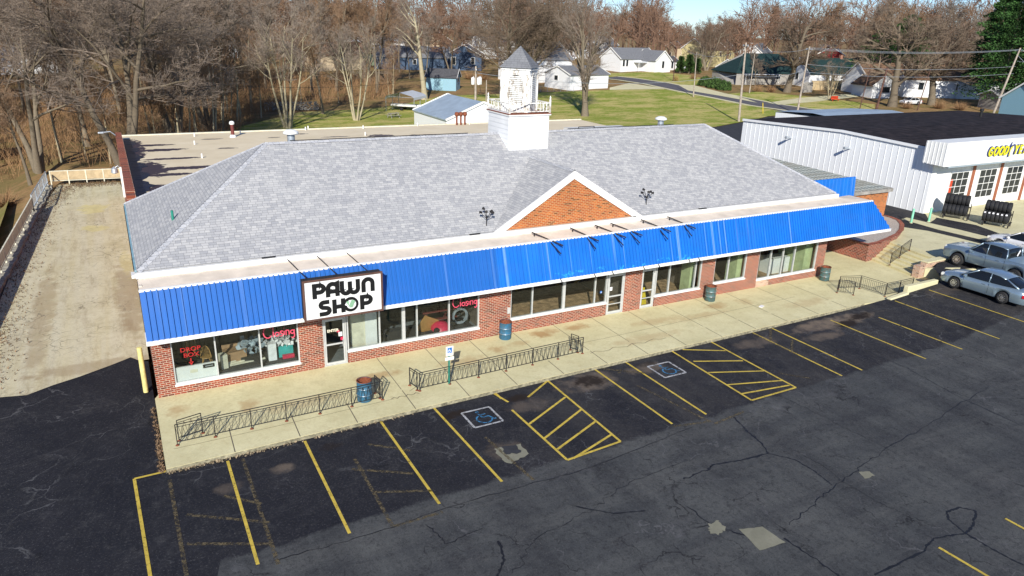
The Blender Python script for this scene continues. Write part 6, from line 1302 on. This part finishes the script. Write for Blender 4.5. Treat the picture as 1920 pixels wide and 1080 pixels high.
def wire(a, b, sag, label, r=.022, n=14, mat='galv'):
    a, b = Vector(a), Vector(b); P = [a.lerp(b, i / n) - Vector((0, 0, sag * 4 * (i / n) * (1 - i / n))) for i in range(n + 1)]
    t = MB().tube(P, r, 4, False).build('power_line', mat, uv=False); tag(t, label, 'power line', 'overhead wires')
up_ = Vector((0, 0, 1))
FAR_R = Vector((230, 25, 16)); 
for k, dz in enumerate((-.2, -.35, -.5)): wire(TOPS['B'] + up_ * dz + Vector((0, .5 * k, 0)), TOPS['E'] + up_ * (dz - .0) + Vector((0, .5 * k - .5, 0)), .7, ['upper', 'middle', 'lower'][k] + ' of three wires between the street pole and the leaning pole')
for k, dz in enumerate((-3.2, -4.6)): wire(TOPS['B'] + up_ * dz, TOPS['E'] + up_ * (dz - .3), .8, ['higher', 'lower'][k] + ' communication cable below the three wires at the right', .03)
wire(TOPS['A'] - up_ * .5, TOPS['B'] - up_ * .4, .8, 'wire from the tall pale pole to the street pole'); wire(TOPS['C'] - up_ * .3, TOPS['A'] - up_ * .9, 1.0, 'wire from the slim corner pole to the tall pale pole'); wire(TOPS['I'] - up_ * .3, TOPS['C'] - up_ * .5, .6, 'wire from the slim brown pole to the corner pole')
wire(TOPS['T'] - up_ * 1.0, TOPS['A'] - up_ * 5.2, 1.6, 'long wire sagging over the lawn from the transformer pole', .03); wire(TOPS['A'] - up_ * 5.2, TOPS['B'] - up_ * 4.2, .8, 'cable continuing from the tall pale pole to the street pole', .03)
wire(TOPS['T'] - up_ * .8, (10, 66, 7), 1.2, 'wire from the transformer pole towards the woods', .02, mat='dark'); wire(TOPS['E'] - up_ * 2.5, (185, 30, 10), .8, 'wire leaving the leaning pole to the right'); wire(TOPS['E'] - up_ * 1.5, (165.5, 45, .8), 0, 'guy wire down from the leaning pole', .03)
t = thing('marker_post', (108.85, 71.61) + (0,), 'thin yellow marker post at the edge of the lawn', 'post'); p_ = (109.95, 72.67); MB().tube([(p_[0], p_[1], 0), (p_[0] - .5, p_[1], 2.3)], .07, 6).build('tube', 'yellow', t)

# ================================================================== TREES
def perp(d):
    q_ = Vector((R.gauss(0, 1), R.gauss(0, 1), R.gauss(0, 1))); return (q_ - d * q_.dot(d)).normalized()
def tri_tube(mb, a, b, ra_, rb_, n=3):
    d = (b - a); 
    if d.length < 1e-4: return
    d.normalize(); q_ = Vector((0, 0, 1)) if abs(d.z) < .9 else Vector((1, 0, 0)); u = d.cross(q_).normalized(); v = d.cross(u); k = len(mb.v)
    for (c_, r_) in ((a, ra_), (b, rb_)):
        for i in range(n): t_ = 2 * pi * i / n; o = u * (cos(t_) * r_) + v * (sin(t_) * r_); mb.v.append((c_.x + o.x, c_.y + o.y, c_.z + o.z))
    for i in range(n): mb.f.append((k + i, k + (i + 1) % n, k + n + (i + 1) % n, k + n + i)); mb.mi.append(0)
def grow(tr, cr, p, d, L, r, lv, S):
    """one limb: bends, sheds side limbs, ends in a fan of twigs"""
    last = S['lv']; seg = S['seg'][min(lv, len(S['seg']) - 1)]; pts = [p]; dirs = [d]
    for i in range(seg):
        d = (d + perp(d) * S['jit'] * (1 if lv else .45) + Vector((0, 0, S['up'] if lv else .02)) * .5).normalized(); p = p + d * (L / seg); pts.append(p); dirs.append(d)
    if lv == last:
        u = perp(dirs[0]); w_ = S['tw']
        for i in range(seg):
            a, b = pts[i], pts[i + 1]; wa = w_ * (1 - i / seg * .6); wb = w_ * (1 - (i + 1) / seg * .6); k = len(cr.v)
            cr.v += [tuple(a - u * wa), tuple(a + u * wa), tuple(b + u * wb), tuple(b - u * wb)]; cr.f.append((k, k + 1, k + 2, k + 3)); cr.mi.append(0)
        return
    tgt = tr if lv < S['trlv'] else cr; n = 8 if lv == 0 else (5 if lv == 1 else 3)
    for i in range(seg):
        f0, f1 = 1 - .75 * i / seg, 1 - .75 * (i + 1) / seg; tri_tube(tgt, pts[i], pts[i + 1], r * f0 * (1.35 if lv == 0 and i == 0 else 1), r * f1, n)
    nk = S['kids'][lv]; st = S['start'][lv]
    for k in range(nk):
        t_ = st + (1 - st) * (k + R.random() * .7) / nk; i = min(seg - 1, int(t_ * seg)); q_ = pts[i].lerp(pts[i + 1], t_ * seg - i)
        an = radians(R.uniform(*S['ang'][lv])); dd = (dirs[i] * cos(an) + perp(dirs[i]) * sin(an)).normalized()
        if dd.z < S['minz']: dd.z = S['minz'] + abs(dd.z) * .3; dd.normalize()
        grow(tr, cr, q_, dd, L * S['rat'][lv] * R.uniform(.75, 1.2) * (1.15 - .45 * t_), r * (1 - .7 * t_) * S['rr'], lv + 1, S)
BASE = dict(lv=4, seg=[6, 5, 3, 2, 2], jit=.16, up=.10, trlv=2, kids=[9, 7, 6, 7], start=[.35, .2, .15, .1], ang=[(25, 60), (25, 60), (25, 65), (20, 70)], rat=[.55, .5, .48, .55], rr=.62, tw=.02, minz=-.2)
def tree_proto(name, label, h, r, bark_m, twig_m, stems=1, spread=.25, cat='tree', **k):
    S = dict(BASE); S.update(k); t = proto(name, label, cat); tr, cr = MB(), MB()
    for s_ in range(stems):
        a = 2 * pi * s_ / stems + R.random(); d = Vector((cos(a) * spread * (stems > 1), sin(a) * spread * (stems > 1), 1)).normalized()
        grow(tr, cr, Vector((cos(a) * .25 * (stems > 1), sin(a) * .25 * (stems > 1), -.3)), d, h * (.78 if S.get('full') is None else .95) * R.uniform(.88, 1.05), r / (stems ** .35), 0, S)
    tr.build('trunk', bark_m, t, smooth=2, uv=False); cr.build('crown', twig_m, t, uv=False); return t
P = {}
P['tall1'] = tree_proto('bare_tree', 'x', 19, .24, 'bark_grey', 'twig_brown', kids=[11, 8, 8, 8], start=[.34, .2, .15, .1], rat=[.40, .5, .5, .6], tw=.018, up=.22)
P['tall2'] = tree_proto('bare_tree', 'x', 17, .18, 'bark_grey', 'twig_grey', kids=[12, 8, 7, 8], start=[.30, .2, .15, .1], rat=[.36, .5, .5, .6], tw=.018, up=.3)
P['thin'] = tree_proto('slender_tree', 'x', 13, .10, 'bark_pale', 'twig_brown', lv=3, kids=[16, 8, 9], start=[.3, .2, .1], rat=[.30, .5, .6], ang=[(30, 55), (25, 60), (20, 60)], tw=.014, up=.25, trlv=1)
P['round'] = tree_proto('spreading_tree', 'x', 17, .45, 'bark_grey', 'twig_dark', stems=3, spread=.38, kids=[9, 8, 8, 8], start=[.22, .2, .15, .1], rat=[.60, .52, .5, .5], ang=[(25, 60), (30, 65), (25, 65), (20, 70)], tw=.022, up=.06, jit=.2)
P['multi'] = tree_proto('multi_stem_tree', 'x', 17, .30, 'bark_pale', 'twig_grey', stems=5, spread=.28, kids=[6, 6, 6, 8], start=[.5, .25, .15, .1], rat=[.40, .5, .5, .6], tw=.016, up=.2)
P['big'] = tree_proto('big_bare_tree', 'x', 23, .52, 'bark_grey', 'twig_grey', lv=5, seg=[6, 5, 4, 3, 2, 2], stems=3, spread=.20, kids=[7, 6, 6, 5, 7], start=[.36, .2, .15, .1, .1], rat=[.50, .56, .56, .56, .6], ang=[(30, 70), (30, 65), (25, 65), (20, 75), (20, 70)], tw=.014, up=.03, jit=.2)
P['red'] = tree_proto('far_tree', 'x', 15, .28, 'bark_grey', 'twig_red', stems=2, spread=.3, kids=[8, 7, 7, 7], start=[.3, .2, .15, .1], rat=[.55, .52, .52, .6], tw=.034, up=.1)
P['far'] = tree_proto('far_tree', 'x', 16, .26, 'bark_grey', 'twig_brown', stems=2, spread=.25, kids=[8, 7, 7, 7], start=[.3, .2, .15, .1], rat=[.55, .52, .52, .6], tw=.032, up=.14)
P['lawn'] = tree_proto('lawn_tree', 'x', 19, .62, 'bark_grey', 'twig_grey', stems=1, kids=[12, 9, 7, 8], start=[.17, .25, .15, .1], rat=[.62, .5, .48, .55], ang=[(14, 38), (20, 50), (25, 60), (20, 65)], tw=.017, up=.24, trlv=2)
P['oak'] = tree_proto('street_tree', 'x', 17, .62, 'bark_grey', 'twig_dark', stems=1, kids=[11, 9, 8, 9], start=[.25, .2, .15, .1], rat=[.62, .52, .5, .5], ang=[(30, 70), (30, 60), (25, 65), (20, 70)], tw=.02, up=.05, jit=.24)
P['col'] = tree_proto('yellow_trunk_tree', 'x', 22, .60, 'bark_pale', 'twig_grey', stems=1, kids=[9, 7, 6, 6], start=[.5, .2, .15, .1], rat=[.40, .5, .48, .55], tw=.016, up=.12)
used = set(); COUNT = 0
def plant(key, p, rz, s, label, group=None):
    global COUNT; COUNT += 1; o = P[key]; z = H(p[0], p[1]) - .12
    if key in used: return dup(o, (p[0], p[1], z), rz, s, label, group=group)
    used.add(key); place(o, (p[0], p[1], z), rz, s); o['label'] = label
    if group: o['group'] = group
    return o
# the ones you can point at
plant('big', (.6, 50.5), .4, 1.08, 'huge grey multi-trunked tree right behind the end of the driveway')
plant('big', (-7.0, 55.0), 2.2, .85, 'big leaning grey tree left of the huge one behind the driveway')
plant('tall1', (-7.3, 48.2), 1.1, .62, 'dark-trunked small tree at the far corner of the driveway fence')
plant('lawn', (73.57, 79.33), .2, .93, 'large bare tree alone on the lawn right of the cupola')
plant('round', (68.5, 98.0), 1.0, 1.3, 'wide spreading dark tree right behind the transformer pole')
plant('round', (90, 130), 2.4, 1.25, 'spreading tree over the white two-storey house')
plant('col', (55.08, 108.61), .3, 1.0, 'tall tree with smooth yellowish trunk behind the carport')
plant('multi', (33.52, 83.2), .9, .95, 'pale tree with five stems fanning from one base on the rear lawn')
plant('multi', (21.8, 77.2), 2.3, 1.05, 'pale multi-stemmed tree seen just above the mushroom vent')
plant('tall1', (30.79, 92.49), .5, .85, 'single bare tree between the wood pile and the five-stemmed tree')
plant('oak', (144.71, 98.57), .4, 1.3, 'big dark forked tree in front of the dark green house')
plant('oak', (147.6, 72.3), 2.0, 1.4, 'big dark tree just right of the brown pole'); plant('oak', (160, 71.5), 3.7, 1.25, 'big leaning tree in front of the long white house')
plant('round', (164, 148), 3.0, .88, 'vase-shaped bare tree beside the round pine bushes'); plant('multi', (141.68, 83.61), 1.0, .55, 'small multi-stemmed tree on the verge by the red bench')
plant('tall2', (142.51, 106.8), .6, .6, 'small pale bare tree behind the short pole'); plant('tall2', (182, 92), .2, 1.2, 'tall tree behind the long white house')
def in_poly(x, y, P_):
    c_ = False; j = len(P_) - 1
    for i in range(len(P_)):
        if (P_[i][1] > y) != (P_[j][1] > y) and x < (P_[j][0] - P_[i][0]) * (y - P_[i][1]) / (P_[j][1] - P_[i][1]) + P_[i][0]: c_ = not c_
        j = i
    return c_
WOOD = [(-70, 60), (-38, 62), (-22, 60), (-12, 62), (4, 55), (12, 62), (14, 82), (22, 104), (36, 112), (52, 118), (58, 135), (46, 150), (20, 165), (-20, 160), (-90, 170)]
spots = []
def scatter(n, poly, dmin, x0, x1, y0, y1, avoid=()):
    out = []
    for _ in range(n * 60):
        if len(out) >= n: break
        x, y = R.uniform(x0, x1), R.uniform(y0, y1)
        if not in_poly(x, y, poly) or any((x - a) ** 2 + (y - b) ** 2 < dmin ** 2 for a, b in spots) or any((x - a) ** 2 + (y - b) ** 2 < r_ * r_ for a, b, r_ in avoid): continue
        spots.append((x, y)); out.append((x, y))
    return out
for (x, y) in scatter(105, WOOD, 3.6, -80, 62, 48, 170):
    k = R.choice(['tall1', 'tall1', 'tall2', 'tall2', 'thin', 'big' if R.random() < .25 else 'tall1']); s_ = R.uniform(1.1, 1.5) * (.75 if k == 'big' else 1)
    plant(k, (x, y), R.random() * 6.3, s_, 'tall bare tree in the dense wood at the left', 'bare trees of the wood')
EDGE = [(4, 52), (12, 60), (16, 80), (26, 101), (38, 108), (50, 112), (52, 118), (36, 114), (20, 106), (10, 84), (6, 62), (-8, 60), (-8, 56)]
for (x, y) in scatter(34, EDGE, 1.5, -10, 55, 50, 120): plant('thin', (x, y), R.random() * 6.3, R.uniform(.7, 1.4), 'slender pale tree along the edge of the wood', 'slender pale trees of the wood edge')
HOUSES = [(o.location.x, o.location.y, 9.5) for o in bpy.data.objects if o.get('category') in ('house', 'shed', 'garage', 'barn') and o.location.y > 60]
FARP = [(-90, 172), (60, 178), (66, 212), (110, 190), (120, 178), (178, 176), (190, 150), (205, 128), (215, 100), (240, 90), (300, 60), (380, 60), (380, 330), (-120, 330)]
for (x, y) in scatter(95, FARP, 7, -120, 380, 60, 330, HOUSES):
    k = 'red' if R.random() < .55 else 'far'; plant(k, (x, y), R.random() * 6.3, R.uniform(1.05, 1.55) * (.8 if 39.5 < math.degrees(atan2(x + .2, y + 29.5)) < 45 else 1), 'far bare tree among the distant houses', 'bare trees among the distant houses')
MID = [(60, 140), (84, 146), (112, 146), (125, 160), (118, 190), (66, 206), (56, 160)]
for (x, y) in scatter(14, MID, 6, 56, 126, 138, 206, HOUSES): plant('red' if R.random() < .5 else 'tall2', (x, y), R.random() * 6.3, R.uniform(.9, 1.25), 'bare tree behind the blue and white houses', 'bare trees behind the blue and white houses')
RIGHT = [(176, 110), (200, 112), (215, 98), (216, 60), (200, 66), (190, 92), (176, 100)]
for (x, y) in scatter(16, RIGHT, 5, 170, 220, 58, 115): plant(R.choice(['tall2', 'far', 'tall1']), (x, y), R.random() * 6.3, R.uniform(1.1, 1.5), 'bare tree behind the white houses at the right', 'bare trees at the right')
# evergreens: needle sprays on whorled branches
def conifer(h, r, mat, n=2600, shape=1.0):
    t = proto('pine_tree', 'x', 'tree'); MB().tube([(0, 0, -.3), (0, 0, h * .95)], [.3, .05], 8).build('trunk', 'bark_grey', t); mb = MB()
    for k in range(n):
        z = h * (.08 + .92 * R.random() ** .8); f = (1 - (z / h)) ** shape; rr = r * f * (R.random() ** .45) * (1 + .25 * sin(z * 3.1)); a = R.random() * 6.283; rr *= 1 + .22 * sin(a * 3 + z)
        c_ = Vector((cos(a) * rr, sin(a) * rr, z + R.gauss(0, .1))); o = Vector((cos(a), sin(a), R.uniform(-.3, .5))).normalized(); s_ = perp(o); L = R.uniform(.25, .6)
        mb.add([c_ - s_ * .16, c_ + s_ * .16, c_ + o * L], [(0, 1, 2)])
    mb.build('crown', mat, t, uv=False); return t
c1 = conifer(24, 6.6, 'needle_green', 16000, .55); place(c1, (170, 63, H(170, 63)), 0); c1['label'] = 'tall dark green pine at the top right corner'
c2 = dup(c1, (184, 74, H(184, 74)), 1.0, 1.0, 'second dark green pine left of the corner one'); dup(c1, (171, 57, H(171, 57)), 2.0, 1.1, 'dark pine cut by the right edge')
dup(c1, (177, 98, H(177, 98)), 3.0, (1.1, 1.1, .62), 'green pine behind the brown-roofed cottage'); dup(c1, (182, 95, H(182, 95)), .6, (1.1, 1.1, .75), 'lower green pine left of the brown-roofed cottage')
c3 = conifer(4.6, 1.2, 'leaf_green', 2600, .35); q_ = (149.1, 142.73); place(c3, (q_[0], q_[1], H(*q_)), 0); c3['label'] = 'left of the three round-topped evergreen bushes by the white shed'; c3['category'] = 'bush'; c3.name = 'evergreen_bush'
dup(c3, (q_[0] + 2.6, q_[1] - .8, H(*q_)), 1, 1.1, 'middle one of the three round-topped evergreen bushes by the white shed'); dup(c3, (q_[0] + 4.8, q_[1] - 1.8, H(*q_)), 2, .9, 'right of the three round-topped evergreen bushes by the white shed')
def bush(r, h, mat, n, nm='hedge_bush', twiggy=False):
    t = proto(nm, 'x', 'bush'); mb = MB()
    for k in range(n):
        d = Vector((R.gauss(0, 1), R.gauss(0, 1), abs(R.gauss(0, 1)))).normalized()
        if twiggy:
            a = Vector((d.x * r * .2, d.y * r * .2, 0)); b = Vector((d.x * r, d.y * r, (d.z + .25) * h)) * R.uniform(.6, 1); u = perp(d) * .02; m_ = a.lerp(b, .5) + perp(d) * .1
            mb.add([a - u, a + u, m_ + u * .7, m_ - u * .7, b], [(0, 1, 2, 3), (3, 2, 4)])
        else:
            c_ = Vector((d.x * r, d.y * r, d.z * h)) * (.75 + .25 * R.random()) * (1 + .12 * sin(d.x * 7 + d.y * 5)); u = perp(d); v = perp(u); mb.add([c_ - u * .14, c_ + u * .14, c_ + v * .22], [(0, 1, 2)])
    if not twiggy: MB().tube([(0, 0, -.2), (0, 0, h * .6)], .08, 6).build('stem', 'bark_grey', t)
    mb.build('foliage', mat, t, uv=False); return t
hb = bush(1.7, 1.9, 'leaf_green', 2400)
for k, (q_, s_) in enumerate((((133.41, 114.71), 1.1), ((132.53, 110.29), 1.2), ((131.68, 106.06), 1.1))):
    lb = 'clipped green bush, %s from the left in the row before the dark green house' % ORD[k]
    if k == 0: place(hb, (q_[0], q_[1], H(*q_)), 0, s_); hb['label'] = lb; hb['group'] = 'clipped green bushes'
    else: dup(hb, (q_[0], q_[1], H(*q_)), k, s_, lb, group='clipped green bushes')
dg = bush(1.1, 1.8, 'dry_grass', 500, 'dry_grass_clump', True); q_ = (132.4, 124.8); place(dg, (q_[0], q_[1], H(*q_)), 0); dg['label'] = 'golden clump of tall dry grass by the slim brown pole'
tw_ = bush(1.6, 1.5, 'brush', 260, 'bare_bush', True); n_ = 0
for q_, s_, lb in (((141.41, 128.19), 1.1, 'bare brown bush left of the clipped bushes'), ((136.95, 100.49), 1.2, 'low brown bush below the dark green house'), ((140.46, 99.62), 1.2, 'low brown bush right of the small pale tree'), ((147.87, 69.05), 1.2, 'bare bush left of the big leaning tree'), ((155.44, 66.87), 1.3, 'bare bush right of the big leaning tree'), ((157.91, 63.74), 1.3, 'bare bush before the grey board shed'),
                  ((-9.5, 47), 1.2, 'bare bush at the far end of the mesh fence'), ((82.25, 137.96), 1.6, 'dark bare bush right of the pale blue shed'), ((80, 140.9), 1.5, 'bare bush beside the pale blue shed'), ((73.94, 197.58), 2, 'bare thicket left of the blue house'), ((86.44, 120.08), 1.5, 'bare bush behind the chain-link fence')):
    if not n_: place(tw_, (q_[0], q_[1], H(*q_)), 0, s_); tw_['label'] = lb; n_ = 1
    else: dup(tw_, (q_[0], q_[1], H(*q_)), R.random() * 6, s_, lb)
vt_ = MB()
for k in range(900):
    z = R.uniform(5, 12); a = R.random() * 6.28; r_ = .3 + R.random() * .9 * (1 - abs(z - 8.5) / 5); c_ = Vector((cos(a) * r_ + .6, sin(a) * r_, z)); u, v = perp(up_), perp(up_); vt_.add([c_ - u * .12, c_ + u * .12, c_ + v * .25], [(0, 1, 2)])
q_ = (55.08, 108.61); vo = vt_.build('ivy', 'vine_green', uv=False); vo.location = (q_[0], q_[1], H(*q_)); tag(vo, 'green ivy climbing the yellowish-trunked tree', 'ivy')
# undergrowth of the wood: nobody could count it
mb = MB(); cnt = 0
while cnt < 5200:
    x, y = R.uniform(-75, 60), R.uniform(47, 165)
    if not (in_poly(x, y, WOOD) or in_poly(x, y, EDGE)): continue
    cnt += 1; z = H(x, y) - .1; hh = R.uniform(1.2, 4.2)
    for k in range(7):
        d = Vector((R.gauss(0, .35), R.gauss(0, .35), 1)).normalized(); u = perp(d) * .022; a = Vector((x + R.gauss(0, .3), y + R.gauss(0, .3), z)); m_ = a + d * hh * .5; b = m_ + (d + perp(d) * .5).normalized() * hh * .5
        mb.add([a - u, a + u, m_ + u * .7, m_ - u * .7, b], [(0, 1, 2, 3), (3, 2, 4)])
        if k % 2: e = m_ + (d + perp(d) * 1.1).normalized() * hh * .4; mb.add([m_ - u * .6, m_ + u * .6, e], [(0, 1, 2)])
tag(mb.build('undergrowth', 'brush', uv=False), 'dense brown brush and saplings on the floor of the wood', kind='stuff')
# the far wood that closes the horizon, one mass
tr, cr = MB(), MB()
S = dict(BASE); S.update(lv=2, seg=[3, 2, 1], trlv=0, kids=[9, 10], start=[.25, .1], rat=[.42, .55], tw=.09, up=.12)
for k in range(620):
    a = radians(R.uniform(-14, 74)); dd = R.uniform(235, 430); x, y = -.2 + sin(a) * dd, -29.5 + cos(a) * dd
    grow(cr, cr, Vector((x, y, H(x, y) - .5)), Vector((R.gauss(0, .08), R.gauss(0, .08), 1)).normalized(), (R.uniform(10, 13) if radians(39.5) < a < radians(45) else R.uniform(15, 24)), .25, 0, S)
tag(cr.build('distant_woods', 'twig_red', uv=False), 'far reddish-brown bare woods along the horizon', kind='stuff')
for k in list(P):
    if k not in used:
        for c_ in kids(P[k]): bpy.data.objects.remove(c_)
        bpy.data.objects.remove(P[k])
